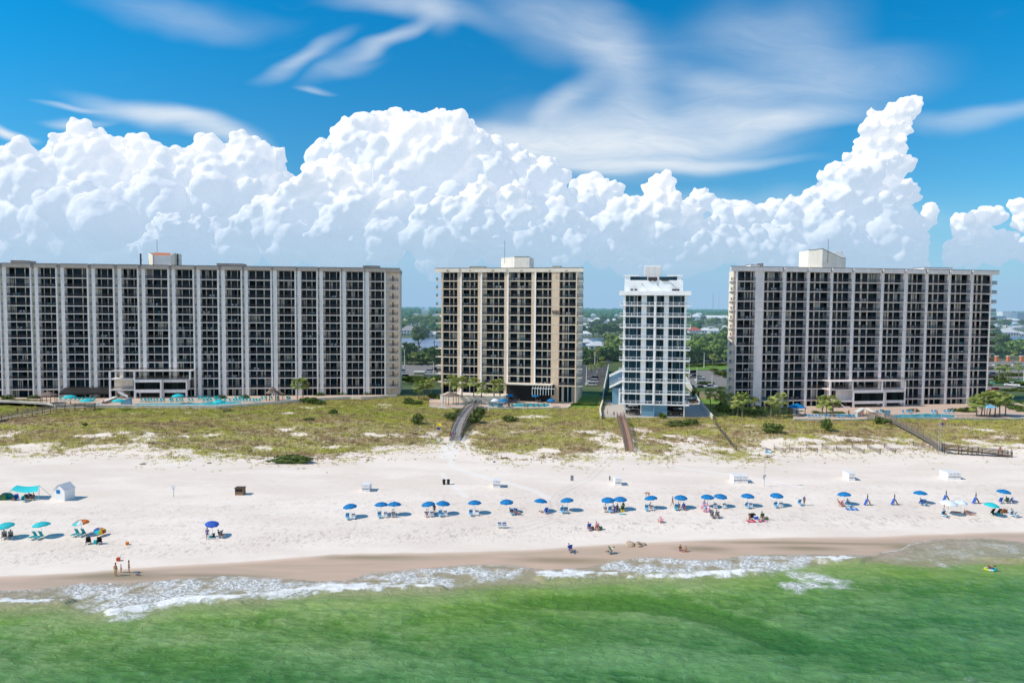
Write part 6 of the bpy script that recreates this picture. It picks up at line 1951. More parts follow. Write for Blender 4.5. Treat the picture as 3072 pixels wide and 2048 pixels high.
# swimmer
p = at_z(2971, 1708, 0.1)
P_(0, 0, "crawl", "bather lying on a float in the green water", None, M_NAVY, rz=.3, loc=Vector((p.x, p.y, .30)))
o = empty("swim_float", (p.x, p.y, .18)); tag(o, "yellow and turquoise float under the bather in the water", "swim float")
mb = MB()
for k in range(16):
    a0, a1 = 2 * PI * k / 16, 2 * PI * (k + 1) / 16; mb.mat(M_LIME if k in (6, 7, 8, 9) else M_WHC if k in (4, 5, 10, 11) else M_TURQ)
    mb.tube([(.7 * math.cos(a0), .5 * math.sin(a0), 0), (.7 * math.cos(a1), .5 * math.sin(a1), 0)], .15, 8, False)
mb.build("tube", parent=o, sm=True)
P_(3034, 1369, "stand", "person in blue at the seaward end of the right boardwalk", M_LBLUE, M_NAVY, hat=None, rz=.2)

# ---- white storage boxes
GB = "white beach rental storage boxes"
def storage(px, py, w_, h_, d_, label, split=False, skew=0.0):
    o = thing("storage_box", label, "storage box", px, py, GB, rz=skew)
    for i in range(2 if split else 1):
        x0, x1 = (-w_ / 2 + i * (w_ / 2 + .03), (-.03 if i == 0 else w_ / 2)) if split else (-w_ / 2, w_ / 2)
        mb = MB().mat(M_BOX); mb.box(x0, x1, 0, d_, 0, h_); mb.build("box", parent=o)
        mb = MB().mat(M_BOX); mb.box(x0 - .04, x1 + .04, -.05, d_ + .05, h_, h_ + .07); mb.build("lid", parent=o)
        mb = MB().mat(M_GREY); mb.box(x0 + .02, x1 - .02, -.025, -.003, h_ * .38, h_ * .50); mb.build("label_band", parent=o)
        mb = MB().mat(M_STEEL); mb.box((x0 + x1) / 2 - .06, (x0 + x1) / 2 + .06, -.04, -.003, h_ * .84, h_ * .95); mb.build("latch", parent=o)
    return o
storage(1097, 1474.5, 1.4, 1.25, 1.9, "white storage box left of the two bins"); storage(1490, 1463, 1.35, 1.35, 1.9, "white storage box between the bins and the small sign"); storage(1855, 1456, 1.3, 1.3, 2.0, "white storage box right of the wheel ruts")
storage(2222, 1449, 2.8, 1.35, 2.4, "double white storage box left of the tall flagpole", True); storage(2556, 1441, 1.25, 1.35, 2.6, "white storage box right of the tall flagpole"); storage(2863, 1438, 2.6, 1.3, 2.8, "double white storage box at the right of the beach", True)
# bins
for px, lab in ((1332, "left one of the two dark bins on the open sand"), (1345, "right one of the two dark bins on the open sand")):
    o = thing("rubbish_bin", lab, "bin", px, 1452, "dark rubbish bins")
    mb = MB().mat(M_BLACK); mb.lathe([(0, 0), (.24, 0), (.31, .85), (.33, .88)], 12); mb.build("bin_body", parent=o, sm=True)
    mb = MB().mat(M_BLACK); mb.lathe([(.35, .88), (.35, .93), (.1, 1.02), (0, 1.03)], 12); mb.build("lid", parent=o, sm=True)
# little white hut with blue window
o = thing("beach_hut", "small white beach hut with a gabled roof and blue sign", "beach hut", 178, 1501, rz=-.25); o.scale = (1.3, 1.3, 1.3)
mb = MB().mat(M_BOX)
mb.poly([(-.9, 0, 0), (.9, 0, 0), (.9, 1.6, 0), (-.9, 1.6, 0), (-.9, 0, 1.5), (.9, 0, 1.5), (.9, 1.6, 1.5), (-.9, 1.6, 1.5), (0, 0, 2.15), (0, 1.6, 2.15)], [(0, 1, 5, 8, 4), (2, 3, 7, 9, 6), (1, 2, 6, 5), (3, 0, 4, 7)]); mb.build("wall", parent=o)
mb = MB().mat(M_PANEL); mb.poly([(-1.0, -.1, 1.42), (0, -.1, 2.2), (0, 1.7, 2.2), (-1.0, 1.7, 1.42), (1.0, -.1, 1.42), (1.0, 1.7, 1.42)], [(0, 1, 2, 3), (1, 4, 5, 2)]); mb.build("roof", parent=o)
mb = MB().mat(M_BLUE); mb.box(-.45, .15, -.03, -.003, .95, 1.45); mb.build("sign_panel", parent=o)
# brown kiosk
o = thing("storage_kiosk", "small brown wooden kiosk with a dark hatch", "kiosk", 717, 1485)
mb = MB().mat(M_WOOD); mb.box(-.75, .75, 0, 1.2, 0, 1.25); mb.build("wall", parent=o); mb = MB().mat(M_BLACK); mb.box(-.62, .62, -.03, -.003, .62, 1.15); mb.build("hatch", parent=o); mb = MB().mat(M_WOODD); mb.box(-.85, .85, -.12, 1.3, 1.25, 1.33); mb.build("roof", parent=o)
# sign posts
def sign(px, py, h_, w_, ph, mat, label, post=M_STEEL, name="sign"):
    o = thing(name, label, "sign", px, py)
    mb = MB().mat(post); mb.box(-.04, .04, 0, .06, -.2, h_); mb.build("post", parent=o)
    mb = MB().mat(mat); mb.box(-w_ / 2, w_ / 2, -.03, -.002, h_ - ph, h_ + .02); mb.build("panel", parent=o)
    return o
sign(521, 1491, 2.2, .55, .8, M_PANEL, "grey notice board on a post in the open sand"); sign(1716, 1443, 1.15, .62, 1.0, M_GREY, "small grey sign with red corners on the sand", M_RED); sign(1315, 1328, 1.1, .8, .7, M_BOX, "white sign at the foot of the flag beside the middle boardwalk")
sign(1283, 1326, .7, .35, .4, M_BOX, "tiny white marker in the grass left of the flag"); sign(2832, 1352, 1.6, .6, .7, M_BOX, "white notice beside the twin flagpoles"); sign(1829, 1441, .9, .3, .8, M_GREY, "narrow grey sign behind the storage box right of the ruts")

# flags
def flagpole(px, py, h_, flags, label, rad=.05):
    o = thing("flagpole", label, "flagpole", px, py)
    mb = MB().mat(M_STEEL); mb.tube([(0, 0, -.2), (0, 0, h_)], [rad, rad * .6], 8); mb.build("pole", parent=o)
    for (z, w_, hh, mats, dx) in flags:
        mb = MB(); n = 6
        for r_i, m in enumerate(mats):
            mb.mat(m); za, zb_ = z + hh * r_i / len(mats), z + hh * (r_i + 1) / len(mats)
            for k in range(n):
                xa_, xb_ = w_ * k / n, w_ * (k + 1) / n; f_ = lambda x: .10 * math.sin(x * 4); dr = lambda x: -.18 * (x / w_) ** 1.5 * hh
                mb.face([(xa_ + .05, f_(xa_), za + dr(xa_)), (xb_ + .05, f_(xb_), za + dr(xb_)), (xb_ + .05, f_(xb_), zb_ + dr(xb_)), (xa_ + .05, f_(xa_), zb_ + dr(xa_))])
        mb.build("flag", parent=o)
    return o
fp_ = flagpole(2293, 1459, 7.9, [(6.6, 1.1, .9, [M_LBLUE, M_WHC, M_GREY], 0)], "tall thin flagpole with a pale blue and white flag on the open beach")
mb = MB().mat(M_STEEL); mb.box(-.28, .28, -.05, .05, 1.9, 2.3); mb.box(-.3, -.1, -.1, .1, 1.5, 1.9); mb.build("bracket", parent=fp_)
flagpole(1310, 1327, 5.3, [(4.15, 1.05, .75, [M_YEL], 0), (3.2, .8, .55, [M_PURP], 0)], "flagpole with a yellow flag over a purple flag")
flagpole(2820, 1364, 9.6, [(8.3, 1.15, .75, [M_REDC, M_WHC, M_PINK, M_WHC, M_PURP], 0), (7.0, .55, .6, [M_PURP], 0)], "taller of the twin poles, flying a striped flag over a purple one")
flagpole(2814, 1363, 8.2, [(7.3, .4, .4, [M_YEL], 0)], "shorter of the twin poles at the bend of the right boardwalk")

# ---- turquoise shade sail, pop-up tent and the party beneath
o = thing("shade_sail", "turquoise shade sail stretched on poles at the left edge of the beach", "shade sail", 75, 1495)
def loc_at(px, py, z):  # ground point of a pixel + height, relative to root
    p = ground(px, py); return Vector((p.x, p.y, p.z + z)) - o.location
c1, c2, c3, c4 = loc_at(33, 1492, 1.35), loc_at(115, 1500, 1.6), loc_at(118, 1488, 2.0), loc_at(52, 1486, 1.9)
mb = MB().mat(M_TURQ); n = 8
def bil(s, t):
    p = c1 * (1 - s) * (1 - t) + c2 * s * (1 - t) + c3 * s * t + c4 * (1 - s) * t
    return p + Vector((0, 0, -.35 * math.sin(PI * s) * (1 - .3 * t) + .1 * math.sin(PI * t)))
for i in range(n):
    for j in range(n): mb.face([bil(i / n, j / n), bil((i + 1) / n, j / n), bil((i + 1) / n, (j + 1) / n), bil(i / n, (j + 1) / n)])
mb.build("canopy", parent=o)
mb = MB().mat(M_ALU)
for c in (c1, c2, c3, c4): mb.bar((c.x, c.y, 0), c, .05)
mb.build("poles", parent=o)
mb = MB().mat(M_TURQ); e = loc_at(154, 1487, 0); mb.bar(c3, e, .04); mb.bar(c1, loc_at(5, 1498, 0), .04); mb.build("guy_ropes", parent=o)
o = thing("popup_tent", "grey green pop-up tent beside the turquoise shade sail", "tent", 20, 1501)
mb = MB().mat(M_TEALC)
for k in range(12):
    a0, a1 = PI * k / 12, PI * (k + 1) / 12
    for r0, r1, z0, z1 in ((1.5, 1.25, 0, .75), (1.25, .7, .75, 1.25), (.7, .05, 1.25, 1.42)):
        mb.face([(r0 * math.cos(a0), r0 * math.sin(a0) * .8, z0), (r0 * math.cos(a1), r0 * math.sin(a1) * .8, z0), (r1 * math.cos(a1), r1 * math.sin(a1) * .8, z1), (r1 * math.cos(a0), r1 * math.sin(a0) * .8, z1)])
mb.mat(M_GREENB); mb.face([(-1.4, .1, 0), (-.2, .1, 0), (-.3, .1, 1.2), (-.9, .1, .95)])
mb.build("shell", parent=o)
mb = MB().mat(M_BLACK)
for k in range(8): a0, a1 = PI * k / 8, PI * (k + 1) / 8; mb.bar((1.5 * math.cos(a0), 0, 1.42 * math.sin(a0)), (1.5 * math.cos(a1), 0, 1.42 * math.sin(a1)), .06)
mb.build("hoop", parent=o)
chair("navy", 52, 1498, "navy chair under the left part of the shade sail", .3); chair("black", 82, 1498, "black chair in the middle of the shade sail", .1); chair("black", 97, 1497, "black chair at the right under the shade sail", -.2); chair("teal", 66, 1504, "teal recliner in front of the shade sail", 1.3)
P_(86, 1499, "sit", "dark haired person seated under the turquoise shade sail", M_PURP, M_BLACK, skin=M_SKIN2); P_(100, 1499, "sit", "person in black under the right corner of the shade sail", M_BLACK, M_BLACK, skin=M_SKIN2); P_(42, 1500, "ground", "child in red beside the pop-up tent", M_REDC, M_BLACK, sc_=.8)

# hole and spoil heap on the wet sand edge, driftwood
o = thing("sand_heap", "dug heap of sand with boards near the wet sand", "sand heap", 1908, 1634)
mb = MB().mat(cm("damp_sand", (.45, .34, .25), .95, .3))
rg = random.Random(3)
for k in range(9):
    mb.ellip((rg.uniform(-1, 1), rg.uniform(-.5, .7), .02), rg.uniform(.3, .7), rg.uniform(.25, .5), rg.uniform(.15, .45), 8, 5)
mb.build("heap", parent=o, sm=True)
mb = MB().mat(M_GREY); mb.bar((.1, -.3, .5), (.9, .2, .12), .6, .05); mb.build("board", parent=o)
for px, py, w_, lab in ((1515, 1375, 2.0, "dark driftwood log on the sand edge below the dune"), (1104, 1381, .8, "small brown stump on the upper sand"), (1483, 1386, .5, "short dark stick right of the boardwalk foot"), (2305, 1373, 1.2, "dark driftwood beside the sand fence"), (429, 1393, 1.4, "grey driftwood at the left of the upper sand"),
                        (628, 1390, 1.0, "small clump of driftwood left of the green bush")):
    o = thing("driftwood", lab, "driftwood", px, py)
    mb = MB().mat(M_WOODD if py < 1387 else M_WOODG); mb.tube([(-w_ / 2, 0, .08), (0, .08, .16), (w_ / 2, -.05, .1)], [.1, .14, .06], 7); mb.bar((0, 0, .12), (w_ * .3, .2, .45), .07); mb.build("log", parent=o)


# ---- boardwalks
M_POSTS = cm("pale_posts", (.5, .45, .4), .9, .2)
def boardwalk(pts, width, label, railm, deckm, hts, shade=True, grow=1.0, posts=True):
    """pts = photo pixels of the ground below the centre line; hts = deck height above ground"""
    W = [ground(px, py) for px, py in pts]
    o = empty("boardwalk", W[0]); tag(o, label, "boardwalk")
    Wd = [Vector((p.x, p.y, p.z + h)) - W[0] for p, h in zip(W, hts)]
    # resample
    res = []
    for i in range(len(Wd) - 1):
        L = (Wd[i + 1] - Wd[i]).length; n = max(1, int(L / 2.2))
        for k in range(n): res.append(Wd[i].lerp(Wd[i + 1], k / n))
    res.append(Wd[-1])
    def nrm(i):
        d = res[min(i + 1, len(res) - 1)] - res[max(i - 1, 0)]; d.z = 0; d.normalize(); return Vector((-d.y, d.x, 0))
    deck = MB().mat(deckm)
    for i in range(len(res) - 1):
        n0, n1 = nrm(i) * width / 2, nrm(i + 1) * width / 2; a, b_ = res[i], res[i + 1]
        t = Vector((0, 0, .12))
        deck.poly([a - n0, a + n0, b_ + n1, b_ - n1, a - n0 - t, a + n0 - t, b_ + n1 - t, b_ - n1 - t], [(0, 3, 2, 1), (4, 5, 6, 7), (0, 1, 5, 4), (1, 2, 6, 5), (2, 3, 7, 6), (3, 0, 4, 7)])
        L = (b_ - a).length
        for k in range(int(L / .3)):
            c0 = a.lerp(b_, k * .3 / L) + Vector((0, 0, .006)); c1_ = a.lerp(b_, (k * .3 + .035) / L) + Vector((0, 0, .006)); nn = nrm(i) * width / 2 * .98
            deck.mat(M_WOODD); deck.face([c0 - nn, c0 + nn, c1_ + nn, c1_ - nn]); deck.mat(deckm)
    deck.build("deck", parent=o)
    for s in (-1, 1):
        r = MB().mat(railm)
        for i in range(len(res) - 1):
            a, b_ = res[i] + nrm(i) * s * width / 2, res[i + 1] + nrm(i + 1) * s * width / 2
            for z in (1.0, .68, .36): r.bar(a + Vector((0, 0, z)), b_ + Vector((0, 0, z)), .06, .12)
        r.build("railing", parent=o)
        r = MB().mat(M_POSTS if width > 2.5 else railm)
        for i in range(len(res)):
            a = res[i] + nrm(i) * s * width / 2
            g_ = float(terr(a.x + W[0].x, a.y + W[0].y)) - W[0].z
            r.bar((a.x, a.y, min(g_ - .3, a.z - .3)), (a.x, a.y, a.z + 1.05), .13)
        r.build("posts", parent=o)
    PAVED.append([((p + W[0]) + nrm(i) * width * .6)[:2] for i, p in enumerate(res)] + [((p + W[0]) - nrm(i) * width * .6)[:2] for i, p in reversed(list(enumerate(res)))])
    return o, res, W[0]


boardwalk([(-40, 1270), (0, 1262), (60, 1252), (120, 1244), (165, 1236), (225, 1233), (285, 1230)], 1.9, "long low wooden boardwalk crossing the grass at left", M_WOODG, cm("pale_boards", (.45, .38, .31), .9, .2), [.5, .6, .8, 1.0, 1.2, 1.2, 1.1])
bw2 = boardwalk([(1364, 1322), (1372, 1298), (1388, 1270), (1412, 1240), (1432, 1224)], 2.7, "wide dark boardwalk descending from the middle pool deck to the sand", M_WOODD, cm("grey_boards", (.34, .32, .31), .9, .2), [.15, 1.0, 1.6, 1.9, 1.6])
boardwalk([(1888, 1354), (1882, 1328), (1874, 1298), (1866, 1272), (1861, 1254)], 1.9, "reddish boardwalk running straight down from the white tower", M_WOODG, M_DECKP, [.1, .5, .9, 1.0, .8])
boardwalk([(2600, 1258), (2630, 1259), (2665, 1268), (2710, 1290), (2760, 1317), (2800, 1340), (2822, 1355)], 1.6, "weathered boardwalk slanting down from the right pool to the sand", M_WOODG, cm("grey_boards2", (.30, .26, .22), .9, .2), [1.0, 1.1, 1.1, 1.1, 1.1, 1.1, 1.0])
boardwalk([(2830, 1358), (2880, 1362), (2940, 1365), (3000, 1368), (3030, 1369)], 1.7, "dark boardwalk ramp running right along the top of the sand", M_WOODD, cm("dark_boards", (.15, .11, .085), .9, .2), [1.0, .9, .75, .45, .2])
for px, py, lab, tp, bt, z in ((53, 1250, "person in dark red on the left boardwalk", M_BROWNB, M_NAVY, .75), (77, 1248, "person in pink on the left boardwalk", M_PINK, M_WHC, .8), (1353, 1316, "person in red at the left foot of the wide boardwalk", M_REDC, M_GREY, .2), (1360, 1319, "person in blue at the foot of the wide boardwalk", M_BLUEC, M_BLUEC, .2),
                          (1366, 1314, "person in a turquoise shirt at the foot of the wide boardwalk", M_TURQ, M_NAVY, .35), (1822, 1244, "person in white on the drive beside the white tower", M_WHC, M_GREY, 0), (1842, 1251, "person in purple at the fence beside the white tower", M_PURP, M_NAVY, 0),
                          (1866, 1271, "person in turquoise carrying things on the reddish boardwalk", M_LBLUE, M_BLUEC, .95), (1862, 1265, "person in pink behind another on the reddish boardwalk", M_PINK, M_NAVY, .95), (3000, 1366, "person in red on the right boardwalk ramp", M_REDC, M_PINK, .5)):
    P_(px, py, "walk", lab, tp, bt, rz=random.uniform(-.6, .6), dz=z)
# ---- sand fences
def sand_fence(pts, label, mat=None, h_=1.0):
    W = [ground(px, py) for px, py in pts]; o = empty("sand_fence", W[0]); tag(o, label, "fence", "low wooden sand fences along the dune foot")
    mb = MB().mat(M_WOODG); mp = MB().mat(M_WOODD)
    for i in range(len(W) - 1):
        a, b_ = W[i] - W[0], W[i + 1] - W[0]; L = (b_ - a).length; n = max(2, int(L / .17))
        for k in range(n + 1):
            p = a.lerp(b_, k / n); g_ = float(terr(p.x + W[0].x, p.y + W[0].y)) - W[0].z
            mb.box(p.x - .022, p.x + .022, p.y - .01, p.y + .01, g_ - .1, g_ + h_ + random.uniform(-.05, .05))
        mp.bar((a.x, a.y, a.z - .1), (a.x, a.y, a.z + h_ + .25), .09); mp.bar((b_.x, b_.y, b_.z - .1), (b_.x, b_.y, b_.z + h_ + .25), .09)
    mb.build("slats", parent=o); mp.build("posts", parent=o)
sand_fence([(2143, 1262), (2148, 1276), (2160, 1294), (2176, 1313), (2192, 1334), (2210, 1352)], "long slanting sand fence running down from the corner of the white tower lot", h_=1.1)
for i, (a, b_) in enumerate((((2420, 1345), (2452, 1358)), ((2466, 1343), (2502, 1354)), ((2508, 1348), (2548, 1361)), ((2556, 1343), (2592, 1360)), ((2603, 1342), (2641, 1361)), ((2652, 1343), (2686, 1358)), ((2740, 1336), (2812, 1352)), ((2322, 1346), (2356, 1358)), ((2368, 1347), (2402, 1356)))):
    sand_fence([a, b_], "%s short sand fence from the left on the right-hand dune foot" % ORD[(i + 2) if i < 7 else i - 7], h_=.9)
# ------------------------------------------------------------------ vegetation builders
def leaf_material(name, cols, haze=False):
    m, nt, b = new_mat(name)
    g = nd(nt, "ShaderNodeNewGeometry"); r_ = attr(nt, "rnd")
    n = noise_(nt, g.outputs["Position"], 0.35, 4, .6)
    oi = nd(nt, "ShaderNodeObjectInfo")
    c = mixc(nt, ramp(nt, math_(nt, "ADD", math_(nt, "MULTIPLY", n, .7), math_(nt, "MULTIPLY", r_, .3)), .3, .7), cols[0], cols[1])
    c = mixc(nt, math_(nt, "MULTIPLY", oi.outputs["Random"], .5), c, cols[2])
    nt.links.new(c, b.inputs["Base Color"]); b.inputs["Roughness"].default_value = .75; b.inputs["Specular IOR Level"].default_value = .15
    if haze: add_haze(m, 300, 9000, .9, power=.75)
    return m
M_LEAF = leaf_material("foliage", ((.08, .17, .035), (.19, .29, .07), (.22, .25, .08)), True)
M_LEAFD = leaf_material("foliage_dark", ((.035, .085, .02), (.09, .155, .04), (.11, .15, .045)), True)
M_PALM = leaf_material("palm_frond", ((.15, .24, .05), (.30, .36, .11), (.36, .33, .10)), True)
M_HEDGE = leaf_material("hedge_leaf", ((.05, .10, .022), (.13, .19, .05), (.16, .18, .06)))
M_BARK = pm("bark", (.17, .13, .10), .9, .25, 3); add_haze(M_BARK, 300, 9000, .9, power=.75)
M_PTRUNK = pm("palm_trunk", (.22, .19, .155), .9, .25, 5)


def crown_mesh(name, mat, n, clumps, size, seed, sx=1, sz=.8):
    """leaf-sized faces gathered in clumps inside an uneven volume"""
    rg = np.random.default_rng(seed)
    C = []
    for i in range(clumps):
        d = rg.normal(size=3); d /= np.linalg.norm(d); r = rg.uniform(.25, .86)
        C.append((d * r * np.array([sx, sx, sz]), rg.uniform(.20, .38)))
    idx = rg.integers(0, clumps, n)
    cen = np.array([c[0] for c in C])[idx]; rad = np.array([c[1] for c in C])[idx]
    d = rg.normal(size=(n, 3)); d /= np.linalg.norm(d, axis=1)[:, None]
    p = cen + d * (rad * rg.uniform(.6, 1.05, n))[:, None] * np.array([1.15, 1.15, .75])
    a = rg.normal(size=(n, 3)); a -= (a * d).sum(1)[:, None] * d * .7; a /= np.linalg.norm(a, axis=1)[:, None]
    b_ = np.cross(d, a) + rg.normal(size=(n, 3)) * .3; b_ /= np.linalg.norm(b_, axis=1)[:, None]
    s = (size * rg.uniform(.6, 1.3, n))[:, None]
    V = np.stack([p - a * s - b_ * s * .6, p + a * s - b_ * s * .6, p + a * s * .7 + b_ * s, p - a * s * .7 + b_ * s * .8], 1).reshape(-1, 3)
    me = np_mesh(name, V, np.arange(n * 4).reshape(-1, 4), mat, False, None, {"rnd": rg.random(n)})
    return me


CROWNS = [crown_mesh("crown", M_LEAF, 1500, 26, .085, 40 + i, 1, .75 + .1 * i) for i in range(3)] + [crown_mesh("crown", M_LEAFD, 1500, 22, .085, 50 + i, 1, .7) for i in range(2)]
BUSHES = [crown_mesh("foliage", M_HEDGE, 1100, 18, .09, 60 + i, 1, .6) for i in range(3)]
PINE = crown_mesh("crown", M_LEAFD, 900, 9, .09, 71, .9, .9)


def trunk_mesh():
    mb = MB().mat(M_BARK); mb.tube([(0, 0, -.3), (.03, 0, .4), (0, .03, .9)], [.05, .035, .02], 7)
    for a in (0, 2.1, 4.2): mb.tube([(.02, 0, .45), (.25 * math.cos(a), .25 * math.sin(a), .75)], [.022, .01], 5)
    return mb.mesh("trunk")
TRUNK = trunk_mesh()
TREES = []


def tree(px, py, h, r, label, kind=0, z=None, name="tree", cat="tree", group=None, loc=None):
    if loc is None:
        loc = at_z(px, py, z) if z is not None else ground(px, py)
    o = empty(name, loc, random.uniform(0, 6)); tag(o, label, cat, group)
    c = link_mesh("crown", CROWNS[kind % 5] if kind < 5 else PINE, o, (0, 0, h - r * .72)); c.scale = (r * 1.15, r * 1.15, r * random.uniform(.9, 1.15)); c.rotation_euler = (0, 0, random.uniform(0, 6))
    t = link_mesh("trunk", TRUNK, o); t.scale = (h, h, h * .85)
    return o


def bush(px, py, w_, h_, label, kind=0, z=None, name="bush", group=None, dep=None):
    loc = at_z(px, py, z) if z is not None else ground(px, py)
    o = empty(name, loc, 0); tag(o, label, "bush" if name == "bush" else name.replace("_", " "), group)
    c = link_mesh("foliage", BUSHES[kind % 3], o, (0, 0, h_ * .42)); c.scale = (w_ / 2 * 1.05, (dep or w_) / 2 * 1.05, h_ * .75)
    return o


def palm_crown(seed, n=26, R_=1.0):
    rg = random.Random(seed); mb = MB().mat(M_PALM)
    for k in range(n):
        az = 2 * PI * k / n * 2.4 + rg.uniform(-.2, .2); el = rg.uniform(-.75, 1.25)
        d = Vector((math.cos(az), math.sin(az), 0)); L = rg.uniform(.45, .6) * R_
        tip = d * L * math.cos(el) + Vector((0, 0, L * math.sin(el)))
        side = Vector((-d.y, d.x, 0)); mb.rv = rg.random()
        mb.bar((0, 0, 0), tip, .02)
        for j in range(9):  # fan of leaflets with drooping tips
            t = (j - 4) / 4 * 1.25
            out = (tip.normalized() * math.cos(t) + side * math.sin(t)).normalized()
            m = tip + out * .30 * R_; e = tip + out * .50 * R_ + Vector((0, 0, -.22 * R_))
            w_ = side * math.cos(t) * .05 - tip.normalized() * math.sin(t) * .05
            mb.rv = rg.random(); mb.face([tip - w_ * .4, m - w_, m + w_, tip + w_ * .4]); mb.face([m - w_, e, m + w_])
    return mb.mesh("fronds")
PALMC = [palm_crown(i) for i in range(4)]
def palm_trunk():
    mb = MB().mat(M_PTRUNK); mb.tube([(0, 0, -.05), (.012, 0, .3), (.02, .01, .7), (.03, .01, 1)], [.045, .032, .030, .038], 8); return mb.mesh("trunk")
PTR = palm_trunk()


def palm(px, pbase, ptop, label, z=4.9, r=None, group=None, kind=0, lean=0.0):
    loc = at_z(px, pbase, z); D = loc.y; h = (pbase - ptop) * D / F
    rr = r or 1.75
    h = max(h - rr * .55, 1.5)
    o = empty("palm_tree", loc, random.uniform(0, 6)); tag(o, label, "palm tree", group)
    t = link_mesh("trunk", PTR, o); t.scale = (5.0, 5.0, h); t.rotation_euler = (lean, lean * .5, 0)
    c = link_mesh("fronds", PALMC[kind % 4], o, (.15, .05, h)); c.scale = (rr, rr, rr); c.rotation_euler = (0, 0, random.uniform(0, 6))
    return o


# ------------------------------------------------------------------ pool decks
DZ = 5.3
def deck_pt(px, py, z=DZ): p = at_z(px, py, z); return (p.x, p.y)


def flat(name, poly, z, mat, label=None, cat=None, kind=None, thick=0.0, side=None):
    bm = bmesh.new(); vs = [bm.verts.new((x, y, z)) for x, y in poly]; f = bm.faces.new(vs)
    if f.normal.z < 0: f.normal_flip()
    if thick:
        r = bmesh.ops.extrude_face_region(bm, geom=[f]); top = [e for e in r["geom"] if isinstance(e, bmesh.types.BMVert)]
        for v in top: v.co.z -= thick
    bmesh.ops.triangulate(bm, faces=[f_ for f_ in bm.faces if len(f_.verts) > 4])
    bmesh.ops.recalc_face_normals(bm, faces=bm.faces)
    me = bpy.data.meshes.new(name); bm.to_mesh(me); bm.free(); me.materials.append(mat)
    o = link_mesh(name, me); return tag(o, label, cat, None, kind)


M_DECK = pm("pool_deck_pavers", (.60, .46, .37), .85, .14, 1.2); M_DECKL = pm("pool_deck_pale", (.64, .55, .47), .85, .12, 1.0)
M_RETW = pm("retaining_wall", (.66, .62, .56), .85, .12, .6, streak=.15)
M_COPE = pm("pool_coping", (.72, .70, .66), .7, .06)
def pool_mat():
    m, nt, b = new_mat("pool_water"); g = nd(nt, "ShaderNodeNewGeometry")
    n = noise_(nt, g.outputs["Position"], 1.6, 4, .6, .8)
    nt.links.new(mixc(nt, ramp(nt, n, .35, .65), (.02, .42, .55), (.10, .62, .72)), b.inputs["Base Color"]); b.inputs["Roughness"].default_value = .12
    bp = nd(nt, "ShaderNodeBump", i_Strength=.4, i_Distance=.08); nt.links.new(n, bp.inputs["Height"]); nt.links.new(bp.outputs[0], b.inputs["Normal"]); return m
M_POOL = pool_mat()


def wall_line(name, pts, z0, z1, th, mat, label, cat="wall", world=None):
    """wall along photo points of its top edge"""
    W = world or [deck_pt(px, py, z1) for px, py in pts]
    o = empty(name, (W[0][0], W[0][1], 0)); tag(o, label, cat)
    mb = MB().mat(mat)
    for i in range(len(W) - 1):
        a, b_ = Vector(W[i]) - Vector(W[0]), Vector(W[i + 1]) - Vector(W[0]); d = (b_ - a).normalized(); n = Vector((-d.y, d.x)) * th / 2
        mb.poly([(a.x - n.x, a.y - n.y, z0), (b_.x - n.x, b_.y - n.y, z0), (b_.x + n.x, b_.y + n.y, z0), (a.x + n.x, a.y + n.y, z0), (a.x - n.x, a.y - n.y, z1), (b_.x - n.x, b_.y - n.y, z1), (b_.x + n.x, b_.y + n.y, z1), (a.x + n.x, a.y + n.y, z1)],
                [(0, 1, 5, 4), (2, 3, 7, 6), (1, 2, 6, 5), (3, 0, 4, 7)])
    mb.build("wall_face", parent=o)
    mc = MB().mat(M_COPE)
    for i in range(len(W) - 1):
        a, b_ = Vector((*W[i], 0)) - Vector((*W[0], 0)), Vector((*W[i + 1], 0)) - Vector((*W[0], 0))
        mc.bar((a.x, a.y, z1 + .04), (b_.x, b_.y, z1 + .04), th + .12, .09)
    mc.build("coping", parent=o)
    return o, W


def front_line(fac, pa, pb, w=-.2): a = fac.world(fac.u(pa, 1100), w, 0); b_ = fac.world(fac.u(pb, 1100), w, 0); return (a.x, a.y), (b_.x, b_.y)


# left deck
LW = [(-220, 1198), (0, 1202), (53, 1204), (142, 1209), (168, 1216), (282, 1215), (390, 1215), (520, 1216), (649, 1217), (800, 1205.5), (903, 1197), (1048, 1188.5), (1085, 1190), (1190, 1184)]
_, LWW = wall_line("retaining_wall", LW, 3.8, 5.75, .35, M_RETW, "long low white retaining wall in front of the left pool deck")
a_, b_ = front_line(FL, -220, 1160)
polyL = [(x, y + .1) for x, y in LWW] + [b_, a_]
flat("pool_deck", polyL, DZ, M_DECK, kind="structure"); PAVED.append(polyL)
def pool(pts, label):
    P_2 = [deck_pt(px, py, DZ + .02) for px, py in pts]
    cx, cy = sum(p[0] for p in P_2) / len(P_2), sum(p[1] for p in P_2) / len(P_2)
    o = empty("swimming_pool", (cx, cy, DZ)); tag(o, label, "swimming pool")
    def ring(s, z, mat, nm):
        bm = bmesh.new(); f = bm.faces.new([bm.verts.new(((x - cx) + s * (1 if x > cx else -1), (y - cy) + s * (1 if y > cy else -1), z)) for x, y in P_2])
        if f.normal.z < 0: f.normal_flip()
        bmesh.ops.triangulate(bm, faces=bm.faces[:]); me = bpy.data.meshes.new(nm); bm.to_mesh(me); bm.free(); me.materials.append(mat); link_mesh(nm, me, o)
    ring(.35, .02, M_COPE, "coping"); ring(0, .035, M_POOL, "pool_water")
pool([(404, 1214), (404, 1210.5), (470, 1209.5), (560, 1209), (610, 1208), (632, 1205), (680, 1204.5), (722, 1206), (727, 1209), (705, 1211), (650, 1214.8), (520, 1214)], "long turquoise pool along the left retaining wall")
pool([(262, 1212.5), (262, 1210), (300, 1209.5), (303, 1212.5)], "small pool at the top of the left boardwalk")
